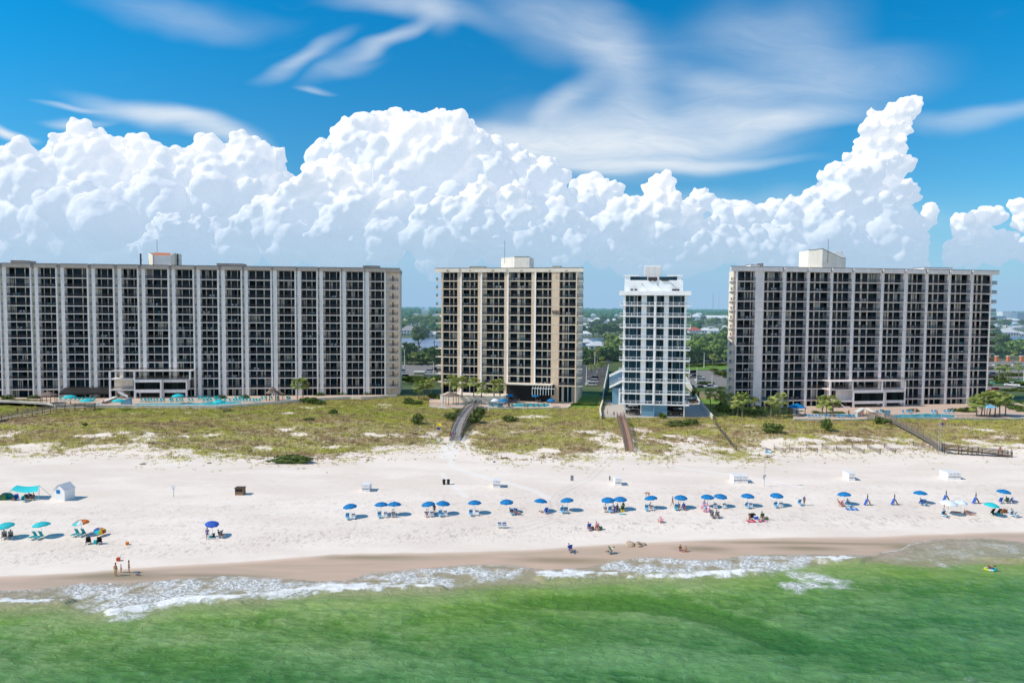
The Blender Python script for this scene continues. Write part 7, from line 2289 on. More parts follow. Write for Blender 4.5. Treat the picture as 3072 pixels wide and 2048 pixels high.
# middle deck
MWp = [(1287, 1218), (1350, 1223), (1425, 1223), (1560, 1223), (1700, 1222), (1712, 1214)]
_, MWW = wall_line("retaining_wall", MWp, 3.8, 5.25, .3, M_RETW, "low pale retaining wall in front of the middle pool deck")
a_, b_ = front_line(FM, 1290, 1722)
polyM = [(x, y + .1) for x, y in MWW] + [b_, a_]
flat("pool_deck", polyM, DZ, M_DECK, kind="structure"); PAVED.append(polyM)
pool([(1538, 1219), (1534, 1214), (1552, 1210.5), (1590, 1209.5), (1648, 1211), (1650, 1216), (1640, 1219)], "turquoise pool in front of the middle building")
pool([(1466, 1219), (1462, 1212), (1500, 1210), (1512, 1213), (1505, 1219)], "small turquoise pool left of the middle one")
pool([(1356, 1215), (1358, 1210.5), (1405, 1209.5), (1412, 1214)], "round blue pool beside the middle gazebo")
# right deck
RWp = [(2380, 1256), (2560, 1257), (2678, 1253), (2850, 1254), (3027, 1255), (3150, 1250)]
_, RWW = wall_line("retaining_wall", RWp, 3.8, 5.35, .3, M_RETW, "low white retaining wall in front of the right pool deck")
a_, b_ = front_line(FR, 2380, 3060)
polyR = [(x, y + .1) for x, y in RWW] + [b_, a_]
flat("pool_deck", polyR, DZ, M_DECK, kind="structure"); PAVED.append(polyR)
pool([(2680, 1252), (2672, 1247), (2700, 1243), (2740, 1242), (2770, 1240), (2830, 1241), (2862, 1245), (2866, 1250), (2850, 1252)], "bright turquoise pool in front of the right building")
pool([(2496, 1249), (2500, 1243), (2530, 1241.5), (2575, 1243), (2584, 1247), (2570, 1249.5)], "smaller turquoise pool left of the ramp walls")
# white tower lot
M_ASPH = pm("asphalt", (.085, .085, .09), .9, .2, .6); M_ASPHL = pm("worn_asphalt", (.24, .225, .21), .9, .16, .5); M_DRIVE = pm("concrete_drive", (.46, .42, .38), .9, .12, .6)
lot = [deck_pt(px, py, 4.86) for px, py in ((1806, 1251), (1868, 1254), (2137, 1251), (2098, 1208), (2056, 1196), (1880, 1196), (1815, 1200))]
flat("tower_forecourt", lot, 4.9, M_DRIVE, kind="structure"); PAVED.append(lot)
wall_line("lot_wall", [(1803, 1246), (1800, 1225), (1808, 1200), (1813, 1157), (1826, 1093)], 2, 5.9, .3, pm("pink_wall", (.66, .52, .44), .85, .1, .6), "curved pinkish wall left of the white tower forecourt")
wall_line("lot_wall", [(2138, 1246), (2098, 1200), (2085, 1180), (2058, 1130)], 2, 6.0, .3, M_RETW, "white wall running back along the right of the white tower")
wall_line("lot_wall", [(2100, 1177), (2190, 1177)], 2.0, 7.0, .3, M_TAN, "beige wall between the white tower and the right building")
# parked under and beside the tower handled with the cars

# ---- loungers
CHAIR_KINDS["turq"] = dict(cloth=M_TURQ, frame=M_PLASTW, L=1.2, back=.95, seat_h=.36, wd=.62, ang=58); CHAIR_KINDS["dk"] = dict(cloth=M_GREY, frame=M_BLACK, L=1.2, back=.7, seat_h=.34, wd=.6, ang=50); CHAIR_KINDS["wb"] = dict(cloth=M_LBLUE, frame=M_PLASTW, L=1.1, back=.8, seat_h=.34, wd=.62, ang=55)
def loungers(kind, xs_, py, phrase, group):
    for i, px in enumerate(xs_):
        x, y = deck_pt(px, py + random.uniform(-.5, .5))
        chair(kind, 0, 0, "%s, %s from the left" % (phrase, ordw(i)), random.uniform(-.35, .05), group, "pool_lounger", "lounger", loc=Vector((x, y, DZ)))
G1 = "turquoise loungers around the left pool"
loungers("turq", [427, 437, 447.5, 455.5, 465, 474, 484, 493, 512.6, 520, 532, 542, 549, 569, 579, 613, 624, 634, 649, 663, 676, 691, 703, 712, 721, 732, 741, 751.5, 762, 771, 780], 1204, "turquoise lounger in the front row beside the left pool", G1)
loungers("turq", [597, 606, 616, 627, 646, 655, 709, 719, 728, 787, 798, 816, 834, 863, 870], 1198, "turquoise lounger in the shaded back row by the left building", G1)
loungers("turq", [184, 198, 213, 227, 238.5, 250, 263, 273, 284], 1201, "turquoise lounger near the dark awning of the left building", G1)
loungers("dk", [1477, 1498, 1506, 1527, 1536, 1573, 1584, 1600, 1615, 1632], 1218.5, "dark lounger along the front of the middle pool", "dark loungers around the middle pool")
loungers("dk", [1531, 1541, 1549, 1558, 1612, 1620], 1205, "dark lounger behind the middle pool", "dark loungers around the middle pool")
loungers("wb", [2631, 2643, 2708, 2721, 2733, 2794, 2805, 2832, 2843, 2855], 1238, "blue white lounger behind the right pool", "loungers around the right pools")
loungers("wb", [2424, 2436, 2447, 2458, 2472, 2484, 2513, 2524, 2548, 2560], 1251, "blue white lounger among the palms before the right building", "loungers around the right pools")


def market_umbrella(px, pcan, mat, label, R_=1.9, h=2.9, group=None):
    d = at_z(px, pcan, DZ + h - .3)
    key = ("mk", mat.name, R_)
    if key not in UMB:
        o = empty("pool_umbrella", d); umbrella_parts(o, [mat], R_=R_, h=h, rise=.7, flap=.12); UMB[key] = o
    else: o = copy_tree(UMB[key])
    o.location = (d.x, d.y, DZ); return tag(o, label, "umbrella", group)
for px, py, lab in ((209, 1188, "turquoise pool umbrella under the dark awning"), (262, 1199, "turquoise pool umbrella above the left boardwalk"), (356, 1200, "turquoise pool umbrella beside the curved ramp"), (534, 1185, "turquoise pool umbrella in front of the left lobby"), (657, 1203, "turquoise pool umbrella over the right end of the left pool")):
    market_umbrella(px, py, M_TURQ, lab)
for px, py, lab, m in ((1529, 1185, "left blue umbrella at the entrance of the middle building", M_BLUE), (1607, 1185, "right blue umbrella at the entrance of the middle building", M_BLUE), (1511, 1199, "blue umbrella at the left end of the middle pool", M_BLUE), (1653, 1199, "blue umbrella at the right end of the middle pool", M_BLUE),
                       (1485, 1199, "white umbrella beside the middle pool", M_WHC)):
    market_umbrella(px, py, m, lab, R_=1.3, h=2.5)


def gazebo(px, pbase, w_, h_, mat, label, tiers=1, post=M_WOODD, name="gazebo"):
    x, y = deck_pt(px, pbase); o = empty(name, (x, y, DZ), .3); tag(o, label, name.replace("_", " "))
    for k in range(6 if tiers else 4):
        a = 2 * PI * k / (6 if tiers else 4) + (PI / 4 if not tiers else 0)
        mb = MB().mat(post); mb.box(-.07, .07, -.07, .07, 0, h_); mb.build("post", parent=o, loc=(w_ * .40 * math.cos(a), w_ * .40 * math.sin(a), 0))
    mb = MB().mat(mat); n = 6 if tiers else 4
    rot = PI / 4 if not tiers else 0
    prof = [(w_ / 2, h_ - .05), (w_ / 2 * 1.0, h_), (w_ * .2, h_ + w_ * .14), (.02, h_ + w_ * .22)] if tiers < 2 else [(w_ / 2, h_ - .05), (w_ / 2, h_), (w_ * .26, h_ + .8), (w_ * .20, h_ + .75), (w_ * .20, h_ + 1.15), (w_ * .28, h_ + 1.05), (.02, h_ + 2.0)]
    base = len(mb.v)
    for (r, z) in prof:
        for k in range(n): a = 2 * PI * k / n + rot; mb.v.append((r * math.cos(a), r * math.sin(a), z))
    for i in range(len(prof) - 1):
        for k in range(n): k2 = (k + 1) % n; mb.f.append((base + i * n + k, base + i * n + k2, base + (i + 1) * n + k2, base + (i + 1) * n + k)); mb.m.append(0); mb.r.append(.5)
    mb.build("roof", parent=o)
    return o
M_SHING = pm("brown_shingles", (.21, .16, .135), .9, .2, 3)
gazebo(146, 1209, 5.6, 2.5, M_SHING, "brown shingled gazebo at the left end of the left deck"); gazebo(818, 1202, 4.6, 2.6, M_SHING, "two-tier brown gazebo right of the left pool", 2); gazebo(842, 1200, 2.6, 2.1, M_SHING, "small brown roofed kiosk beside the two-tier gazebo", 1)
gazebo(1353, 1212, 6.0, 2.7, M_SHING, "grey brown gazebo left of the middle pool"); gazebo(2391, 1245, 5.4, 2.3, M_BLUE, "square blue canopy tent among the palms before the right building", 0, M_BLACK, "canopy_tent"); gazebo(2957, 1249, 5.6, 2.8, M_LBLUE, "pale blue roofed pavilion among the palms at far right", 0, M_WOODD, "pavilion")
# dark awning of the left building
a0, a1 = FL.u(177, 1170, -3.6), FL.u(326, 1170, -3.6); z0_, z1_ = FL.z(250, 1192, -3.6), FL.z(250, 1170, -3.6)
o = FL.root("awning"); tag(o, "long black awning along the foot of the left building", "awning")
mb = MB().mat(M_NAVY if False else M_BLACK); mb.poly([(a0, -3.6, z1_ - .9), (a1, -3.6, z1_ - .9), (a1, -.05, z1_ + .5), (a0, -.05, z1_ + .5), (a0, -3.6, z1_ - 1.5), (a1, -3.6, z1_ - 1.5)], [(0, 1, 2, 3), (4, 5, 1, 0)]); mb.poly([(a0, -3.6, z1_ - .9), (a0, -.05, z1_ + .5), (a0, -.05, z1_ - 1.5), (a0, -3.6, z1_ - 1.5)], [(0, 1, 2, 3)])
mb.build("canopy", parent=o)
mb = MB().mat(M_TRIM)
for i in range(7): x = a0 + (a1 - a0) * i / 6; mb.box(x - .05, x + .05, -3.58, -3.5, 0, z1_ - 1.5)
mb.build("posts", parent=o)
# curved ramp walls
def wedge(name, px0, px1, yb0, yt0, yb1, yt1, mat, label, dep=1.2):
    p0 = at_z(px0, yb0, DZ); p1 = at_z(px1, yb1, DZ); h0 = (yb0 - yt0) * p0.y / F; h1 = (yb1 - yt1) * p1.y / F
    o = empty(name, (p0.x, p0.y, DZ)); tag(o, label, "wall"); d = p1 - p0
    mb = MB().mat(mat); mb.poly([(0, 0, 0), (d.x, d.y, 0), (d.x, d.y + dep, 0), (0, dep, 0), (0, 0, h0), (d.x, d.y, h1), (d.x, d.y + dep, h1), (0, dep, h0)], [(4, 5, 6, 7), (0, 1, 5, 4), (1, 2, 6, 5), (2, 3, 7, 6), (3, 0, 4, 7)])
    mb.build("wall_face", parent=o); mb = MB().mat(M_COPE); mb.bar((0, dep / 2, h0 + .05), (d.x, d.y + dep / 2, h1 + .05), dep + .1, .1); mb.build("coping", parent=o)
wedge("ramp_wall", 304, 344, 1211, 1206, 1203, 1190, M_DECK, "sloping pinkish ramp wall above the left boardwalk"); wedge("ramp_wall", 362, 392, 1213, 1203, 1213, 1192, M_BLUEW, "grey blue slanting wall right of the curved ramp", .8)
wedge("ramp_wall", 2572, 2591, 1250, 1236, 1244, 1224, M_DECKL, "left flaring pinkish ramp wall at the right pool"); wedge("ramp_wall", 2601, 2625, 1240, 1224, 1246, 1239, M_DECKL, "right flaring pinkish ramp wall at the right pool")
sign(2661, 1257, 2.6, 1.7, 1.9, M_BLUEW, "large blue grey board on the right pool edge"); 
# white ladder stand & posts by the middle deck
for px, lab in ((1328, "white lifeguard ladder at the left corner of the middle deck"),):
    x, y = deck_pt(px, 1220); o = empty("lifeguard_stand", (x, y, 4.8)); tag(o, lab, "stand")
    mb = MB().mat(M_WHITE); mb.box(-.35, -.2, 0, .15, 0, 3.9); mb.box(.35, .5, 0, .15, 0, 3.6); mb.build("frame", parent=o); mb = MB().mat(M_WHITE)
    mb.box(-.2, .35, .02, .12, 1.4, 1.52); mb.box(-.2, .35, .02, .12, 2.4, 2.52); mb.build("rungs", parent=o)
for px, pt, pb, lab in ((1378, 1212, 1231, "short white post left of the wide boardwalk"), (1465, 1212, 1236, "short white post with a lamp right of the wide boardwalk"), (1530, 1210, 1228, "thin brown post in front of the middle pool"), (1583, 1210, 1228, "second thin brown post in front of the middle pool"), (1397, 1203, 1222, "brown post beside the round blue pool")):
    p = ground(px, pb); o = empty("post", p); tag(o, lab, "post"); mb = MB().mat(M_WHITE if "white" in lab else M_WOODD); mb.tube([(0, 0, -.1), (0, 0, (pb - pt) * p.y / F)], .09 if "white" in lab else .06, 8); mb.build("shaft", parent=o)
    if "lamp" in lab: mb = MB().mat(M_STEEL); mb.box(-.28, .28, -.05, .05, 1.6, 1.75); mb.build("lamp", parent=o)
# deck railings
def deck_rail(pts, label, mat=M_RAIL):
    W = [deck_pt(px, py) for px, py in pts]; o = empty("deck_railing", (*W[0], DZ)); tag(o, label, "railing"); mb = MB().mat(mat)
    for i in range(len(W) - 1):
        a = Vector((*W[i], 0)) - Vector((*W[0], 0)); b_ = Vector((*W[i + 1], 0)) - Vector((*W[0], 0)); mb.bar(a + Vector((0, 0, 1.0)), b_ + Vector((0, 0, 1.0)), .06); n = max(2, int((b_ - a).length / .35))
        for k in range(n + 1): p = a.lerp(b_, k / n); mb.box(p.x - .025, p.x + .025, p.y - .02, p.y + .02, 0, 1.0)
    mb.build("bars", parent=o)
deck_rail([(1288, 1218), (1326, 1219), (1352, 1222)], "dark railing at the left corner of the middle deck"); deck_rail([(1417, 1222), (1424, 1213), (1446, 1194)], "dark railing beside the top of the wide boardwalk"); deck_rail([(2668, 1254), (2850, 1255), (3020, 1256)], "thin dark railing along the right pool")
# pool people
for px, py, po, lab, tp, bt, sk, yy in ((440, 1207, "walk", "person in white walking beside the left lobby", M_WHC, M_WHC, M_SKIN, 1), (2546, 1247, "stand", "person in red standing behind the smaller right pool", M_REDC, M_BLACK, M_SKIN, 1), (2587, 1251, "stand", "lifeguard in red beside the left ramp wall", M_REDC, M_REDC, M_SKIN, 1), (2728, 1241, "sit", "person sitting at the back edge of the right pool", None, M_WHC, M_SKIN, 1),
                            (2745, 1236, "sit", "person in pink seated near the right building", M_PINK, M_WHC, M_SKIN, 1), (2811, 1247, "stand", "bather standing in the right pool", None, M_BROWNB, M_SKIN, 1), (2371, 1240, "stand", "person in violet beside the blue canopy tent", M_PURP, M_NAVY, M_SKIN, 1), (1655, 1212, "walk", "person in black near the right end of the middle pool", M_BLACK, M_NAVY, M_SKIN2, 1),
                            (212, 1219, "walk", "bare backed person at the top of the left boardwalk", None, M_BROWNB, M_SKIN, 0), (311, 1211, "sit", "person in red on the ramp above the left boardwalk", M_REDC, M_NAVY, M_SKIN, 1)):
    x, y = deck_pt(px, py); person(0, 0, po, lab, tp, bt, skin=sk, loc=Vector((x, y, DZ)), rz=random.uniform(-1, 1))

# ---- palms
PL = [(892, 1200, 1137, "left one of the palm pair in front of the left building"), (909, 1199, 1138, "right one of the palm pair in front of the left building"),
      (1256, 1199, 1149, "left palm of the trio on the lawn beside the middle building"), (1272, 1196, 1143, "middle palm of the trio on the lawn beside the middle building"), (1291, 1196, 1136, "right palm of the trio on the lawn beside the middle building"),
      (1352, 1186, 1128, "palm at the left corner of the middle building"), (1368, 1188, 1136, "second palm from the left against the middle building"), (1386, 1188, 1132, "third palm from the left against the middle building"), (1421, 1190, 1135, "fourth palm from the left against the middle building"),
      (1444, 1191, 1150, "short fifth palm against the middle building"), (1482, 1187, 1144, "sixth palm against the middle building"), (1500, 1186, 1141, "seventh palm against the middle building"),
      (2132, 1224, 1166, "leaning palm behind the white wall of the tower"), (2160, 1224, 1176, "palm in shade left of the right building"), (2172, 1228, 1186, "second palm in shade left of the right building"), (2198, 1246, 1182, "palm at the left corner of the right building"), (2227, 1252, 1178, "tall palm in front of the left end of the right building"),
      (2212, 1250, 1190, "short palm behind the tall one at the right building's left end"), (2261, 1246, 1196, "stout palm before the blank strip of the right building"), (2313, 1252, 1194, "left palm of the pair left of the blue canopy tent"), (2340, 1252, 1181, "right palm of the pair left of the blue canopy tent"),
      (2466, 1250, 1190, "left palm of the trio right of the blue canopy tent"), (2480, 1251, 1198, "middle palm of the trio right of the blue canopy tent"), (2499, 1254, 1191, "right palm of the trio right of the blue canopy tent"),
      (2930, 1252, 1192, "leftmost palm of the far right cluster"), (2944, 1251, 1184, "second palm of the far right cluster"), (2968, 1250, 1176, "third palm of the far right cluster"), (2984, 1253, 1183, "fourth palm of the far right cluster"), (2999, 1252, 1180, "fifth palm of the far right cluster"), (3015, 1252, 1186, "rightmost palm of the far right cluster")]
for i, (px, pb, pt, lab) in enumerate(PL): palm(px, pb, pt, lab, z=7.7 if 5 <= i <= 11 else 4.9, kind=i, lean=random.uniform(-.05, .05) if i != 12 else -.15, group="sabal palms around the pool decks", r=2.9 if px > 2900 else 2.5)
# ---- bushes and hedges
BU = [(930, 1212, 6, 2.6, "dark shrub below the retaining wall, right of the palm pair"), (958, 1213, 4, 1.6, "smaller shrub right of the dark one at the retaining wall"), (1000, 1241, 2.6, 1.6, "round dark yucca clump alone in the dune grass"), (928, 1262, 3, .9, "low dark clump in the middle of the dune grass"), (254, 1277, 1.4, .9, "small dark clump in the left dune grass"),
      (1252, 1271, 3.2, 3.2, "big dark green bush in the grass left of the flag"), (1360, 1262, 4.5, 2.6, "bush hugging the left side of the wide boardwalk"), (1378, 1245, 3, 2.0, "green bush beside the upper part of the wide boardwalk"), (1425, 1268, 4.0, 3.4, "deep shaded shrub right of the wide boardwalk"), (1438, 1250, 3.5, 3.0, "shrub behind the shaded one at the wide boardwalk"), (1525, 1262, 5, 1.6, "low bush in the grass right of the wide boardwalk"),
      (2315, 1297, 5.5, 2.8, "large olive bush in the grass before the right building"), (2479, 1293, 3.2, 3.8, "young leafy tree-like bush below the palm trio"), (2640, 1272, 5, 2.2, "grey green shrub at the top of the right boardwalk"), (2040, 1278, 9, 1.8, "wide low scrub in front of the white tower"), (2075, 1275, 4, 2.0, "dark scrub right of the low wide one"), (1985, 1254, 3, 1.8, "bright grass clump before the blue wall"),
      (1225, 1212, 3.5, 2.4, "leafy shrub at the left edge of the middle lawn"), (1248, 1214, 5, 1.6, "low green hedge left of the middle deck"), (1298, 1197, 4.6, 2.2, "rounded clipped bush left of the middle gazebo"), (1318, 1200, 4.0, 1.8, "rounded clipped bush behind the middle gazebo"),
      (1400, 1201, 4, 1.5, "low hedge behind the round blue pool"), (1438, 1199, 4, 1.4, "low hedge right of the middle gazebo"), (1487, 1196, 6, 1.8, "green hedge at the left of the middle entrance"), (1672, 1206, 5, 1.6, "olive shrub at the right end of the middle deck"), (1756, 1215, 14, 1.0, "clipped low hedge on the lawn right of the middle building"),
      (870, 1388, 9.5, 2.0, "spreading blue green bush on the white sand at the dune foot"), (905, 1387, 4.5, 1.5, "right lobe of green growth beside the spreading bush"), (20, 1200, 4.5, 2.0, "dark round shrub at the left end of the left building"), (103, 1199, 4.0, 1.8, "dark round shrub left of the brown gazebo"), (665, 1199, 3.4, 1.8, "dark clipped shrub by the third column from the pool's right"), (733, 1198, 3.4, 1.8, "dark clipped shrub behind the right end of the left pool"),
      (960, 1190, 3.2, 1.8, "dark clipped shrub by the left building, right of the palm pair"), (1028, 1188, 3.2, 1.8, "dark clipped shrub near the right end of the left building"), (1100, 1187, 3.2, 1.8, "dark clipped shrub at the last bay of the left building"), (40, 1203, 16, .8, "clipped low hedge along the left end of the wall"), (100, 1206, 14, .8, "clipped low hedge left of the gazebo"),
      (2170, 1238, 8, 3.2, "dark undergrowth between the white tower wall and the right building"), (2240, 1246, 9, 2.0, "dark planting under the left palms of the right building"), (2510, 1244, 6, 1.2, "clipped green hedge beside the stair of the right building"), (2450, 1243, 5, 1.2, "clipped hedge behind the palm trio"), (2865, 1238, 5, 1.6, "orange brown shrub right of the right pool"), (2905, 1240, 6, 2.2, "grey green shrub before the pavilion at far right"),
      (3040, 1232, 6, 2.6, "dark shrub right of the palm cluster"), (3062, 1238, 4, 1.6, "small shrub at the far right edge of the deck"), (2740, 1238, 4, 1.5, "dark potted shrubs by the right lobby"), (2650, 1240, 3, 1.3, "dark shrub under the right podium")]
for i, (px, py, w_, h_, lab) in enumerate(BU): bush(px, py, w_, h_, lab, i, dep=min(w_, 3.5))
# low tufts scattered along the dune foot
rg = random.Random(5)
# ------------------------------------------------------------------ inland: lots, cars, houses, lagoon, woods
LZ = 2.2
def ipt(px, py, z=LZ): p = at_z(px, py, z); return (p.x, p.y)
M_LAWN, nt, b = new_mat("lawn"); g = nd(nt, "ShaderNodeNewGeometry"); n5 = noise_(nt, g.outputs["Position"], .25, 5, .6)
nt.links.new(mixc(nt, ramp(nt, n5, .35, .65), (.09, .21, .02), (.16, .27, .035)), b.inputs["Base Color"]); b.inputs["Roughness"].default_value = .95
M_LAGOON, nt, b = new_mat("lagoon"); g = nd(nt, "ShaderNodeNewGeometry"); n5 = noise_(nt, mapv(nt, g.outputs["Position"], (.02, .15, 1)), 1, 5, .6)
nt.links.new(mixc(nt, ramp(nt, n5, .35, .65), (.06, .14, .26), (.13, .24, .40)), b.inputs["Base Color"]); b.inputs["Roughness"].default_value = .25
bp = nd(nt, "ShaderNodeBump", i_Strength=.5, i_Distance=.3); nt.links.new(noise_(nt, g.outputs["Position"], .8, 4), bp.inputs["Height"]); nt.links.new(bp.outputs[0], b.inputs["Normal"])
def sheet(name, pts, z, mat, zz=LZ): return flat(name, [ipt(px, py, zz) for px, py in pts], z, mat, kind="structure")
M_LINE = pm("paint_line", (.7, .7, .66), .7, .1)
sheet("parking_lot", [(1150, 1136), (1345, 1136), (1345, 1094), (1150, 1091)], LZ + .05, M_ASPHL)
sheet("parking_lot", [(1730, 1175), (1803, 1172), (1822, 1098), (1730, 1095)], LZ + .05, M_ASPH)
sheet("parking_lot", [(2075, 1112), (2230, 1110), (2230, 1168), (2150, 1180), (2100, 1176), (2062, 1140)], LZ + .05, M_ASPHL)
sheet("road", [(2060, 1090), (2230, 1090), (2230, 1084), (2060, 1084)], LZ + .05, M_ASPHL)
sheet("lawn", [(2060, 1110), (2225, 1107), (2225, 1095), (2060, 1096)], LZ + .03, M_LAWN)
sheet("road", [(2960, 1172), (3200, 1178), (3200, 1160), (2960, 1158)], LZ + .05, M_ASPHL); sheet("road", [(2960, 1132), (3200, 1140), (3200, 1112), (2960, 1108)], LZ + .05, M_ASPHL); sheet("parking_lot", [(2960, 1104), (3200, 1104), (3200, 1082), (2960, 1082)], LZ + .04, M_ASPHL)
sheet("tennis_court", [(2970, 1153), (3200, 1153), (3200, 1140), (2970, 1139)], LZ + .10, pm("court_green", (.12, .30, .22), .8, .1))
sheet("lagoon", [(900, 1053), (1345, 1053), (1900, 1039), (1900, 1017), (1600, 1012), (900, 1016)], LZ + .06, M_LAGOON)
sheet("lagoon", [(2940, 1040), (3400, 1042), (3400, 1008), (2940, 1009)], LZ + .06, M_LAGOON)
lawn = [deck_pt(px, py, 4.9) for px, py in ((1715, 1222), (1790, 1222), (1800, 1180), (1720, 1180))]
flat("lawn", lawn, 4.88, M_LAWN, kind="structure"); PAVED.append(lawn)
lawn = [deck_pt(px, py, 4.9) for px, py in ((2106, 1212), (2175, 1216), (2170, 1186), (2098, 1186))]
flat("lawn", lawn, 4.89, M_LAWN, kind="structure"); PAVED.append(lawn)
for (pts) in ([(1205, 1108), (1225, 1096)], [(1240, 1108), (1256, 1096)], [(1275, 1108), (1288, 1096)], [(1310, 1108), (1320, 1096)]):
    pass

# ---- cars
def paint(name, col):
    m, nt, b = new_mat(name); g = nd(nt, "ShaderNodeNewGeometry")
    nt.links.new(mixc(nt, noise_(nt, g.outputs["Position"], 1.5, 3), tuple(c * .92 for c in col), col), b.inputs["Base Color"]); b.inputs["Roughness"].default_value = .25; b.inputs["Coat Weight"].default_value = .6; return m
PAINTS = {"white": paint("paint_white", (.75, .76, .78)), "black": paint("paint_black", (.015, .016, .02)), "silver": paint("paint_silver", (.38, .42, .46)), "red": paint("paint_red", (.42, .015, .03)), "blue": paint("paint_blue", (.03, .06, .14)), "grey": paint("paint_grey", (.10, .11, .12))}
M_TYRE = cm("tyre", (.02, .02, .02)); M_CGL = glass_material("car_glass", (.02, .025, .03), thr=2); M_LAMP = cm("lamp_lens", (.7, .7, .65), .3)
CARS = {}
def car(kind, col, loc, label, rz, group="cars parked behind the condominiums"):
    key = (kind, col)
    if key in CARS:
        o = copy_tree(CARS[key])
    else:
        o = empty("parked_car", loc); CARS[key] = o; P0 = PAINTS[col]
        L, W_ = {"suv": (4.9, 1.95), "sedan": (4.7, 1.85), "pickup": (5.8, 2.0)}[kind]; zb, zm = .35, {"suv": 1.05, "sedan": .92, "pickup": 1.08}[kind]; zt = {"suv": 1.78, "sedan": 1.42, "pickup": 1.85}[kind]
        prof = {"suv": [(-L / 2, zb), (-L / 2, zm - .1), (-L / 2 + .9, zm), (-L / 2 + 1.0, zm), (L / 2 - .1, zm), (L / 2, zb)], "sedan": [(-L / 2, zb), (-L / 2, zm - .2), (-L / 2 + 1.2, zm), (L / 2 - .2, zm), (L / 2, zm - .12), (L / 2, zb)], "pickup": [(-L / 2, zb), (-L / 2, zm - .1), (-L / 2 + 1.1, zm), (L / 2, zm), (L / 2, zb), (L / 2, zb)]}[kind]
        def ext(mb, pr, w_, ins=0):
            n = len(pr); vs = [(x, -w_ / 2, z) for x, z in pr] + [(x, w_ / 2, z) for x, z in pr]
            fs = [tuple(range(n)), tuple(range(2 * n - 1, n - 1, -1))] + [(i, i + n, (i + 1) % n + n, (i + 1) % n) for i in range(n)]
            mb.poly(vs, fs)
        mb = MB().mat(P0); ext(mb, prof, W_); mb.build("body", parent=o)
        cab = {"suv": [(-L / 2 + 1.15, zm), (-L / 2 + 1.85, zt), (L / 2 - .45, zt), (L / 2 - .1, zm)], "sedan": [(-L / 2 + 1.2, zm), (-L / 2 + 2.0, zt), (L / 2 - 1.5, zt), (L / 2 - .8, zm)], "pickup": [(-L / 2 + 1.2, zm), (-L / 2 + 1.9, zt), (L / 2 - 2.3, zt), (L / 2 - 2.0, zm)]}[kind]
        mb = MB().mat(M_CGL); ext(mb, cab, W_ - .18); mb.build("windows", parent=o)
        mb = MB().mat(P0); c2 = [(cab[1][0] - .05, zt - .02), (cab[1][0], zt + .06), (cab[2][0], zt + .06), (cab[2][0] + .05, zt - .02)]; ext(mb, c2, W_ - .12)
        for x in (cab[1][0] + .95, cab[2][0] - .25): mb.box(x - .05, x + .05, -W_ / 2 + .06, W_ / 2 - .06, zm, zt)
        mb.build("roof", parent=o)
        for x in (-L / 2 + .95, L / 2 - .95):
            for s in (-1, 1):
                mb = MB().mat(M_TYRE); mb.tube([(0, s * .02, 0), (0, s * .24, 0)], .36, 12); t = mb.build("wheel", parent=o, loc=(x, s * (W_ / 2 - .22), .36))
                mb = MB().mat(M_ALU); mb.tube([(0, s * .24, 0), (0, s * .26, 0)], .2, 10); mb.build("rim", parent=t)
        for s in (-1, 1):
            mb = MB().mat(M_LAMP); mb.box(-L / 2 - .02, -L / 2 + .1, s * W_ * .36 - .18, s * W_ * .36 + .18, zm - .32, zm - .16); mb.build("headlight", parent=o)
    o.location = loc; o.rotation_euler = (0, 0, rz); return tag(o, label, "car", group)
def V3(px, py, z=LZ + .06): p = at_z(px, py, z); return Vector((p.x, p.y, z))
for kd, cl, px, py, lab, rz in (("suv", "white", 1286, 1117, "white van in the lot left of the middle building", .1), ("suv", "white", 1203, 1117, "white car partly hidden behind the left building", .3), ("suv", "grey", 1212, 1133, "dark grey car with raised hatch near the left building", .2), ("pickup", "black", 1306, 1112, "black pickup behind the white van", .1),
                       ("suv", "white", 1773, 1157, "nearest white SUV between the middle building and white tower", 0), ("suv", "white", 1778, 1148, "second white SUV behind the nearest one", 0), ("suv", "grey", 1780, 1138, "dark SUV behind the two white ones", 0), ("sedan", "silver", 1826, 1088, "silver car under the trees left of the white tower", .4),
                       ("suv", "black", 2076, 1121, "black SUV at the back of the right lot", .05), ("pickup", "grey", 2086, 1133, "grey pickup second in the right lot row", .05), ("suv", "white", 2101, 1144, "white car third in the right lot row", .05), ("sedan", "silver", 2105, 1151, "silver blue car in front of the white one", .05),
                       ("sedan", "grey", 2100, 1165, "dark car at the front of the right lot row", .05), ("pickup", "white", 2132, 1165, "white pickup at the front of the right lot", .02), ("suv", "blue", 2174, 1122, "dark blue SUV behind the round bush", .05), ("sedan", "white", 2119, 1085, "white car on the road behind the lawn", 0), ("sedan", "silver", 2181, 1085, "silver car on the road near the right building", 0),
                       ("sedan", "white", 2065, 1198, "white car behind the right side of the white tower", .3), ("sedan", "black", 2072, 1208, "black car behind the right side of the white tower", .3),
                       ("sedan", "red", 2984, 1172, "red car beside the right end of the right building", .05), ("pickup", "white", 3036, 1158, "white pickup beside the tennis court", -.7), ("suv", "silver", 3064, 1172, "silver SUV at the right edge of the view", 1.2), ("pickup", "white", 3052, 1098, "white van in the far right lot", .05), ("sedan", "silver", 3064, 1106, "silver car in the far right lot", .3),
                       ("sedan", "white", 2990, 1097, "white car left in the far right lot", .2), ("sedan", "blue", 2976, 1124, "dark blue car behind the right building's end", .1)):
    car(kd, cl, V3(px, py) if py < 1190 else V3(px, py, 4.9), lab, rz)
for px, lab, cl, w in ((1898, "black sports car parked under the left of the white tower", "black", 3.5), (2025, "black car parked under the right of the white tower", "black", 3.5), (1893, "white car behind the black one under the white tower", "white", 7.5)):
    p = FW.world(FW.u(px, 1240, w), w, .12); car("sedan" if "sports" in lab else "suv", cl, p, lab, 0)

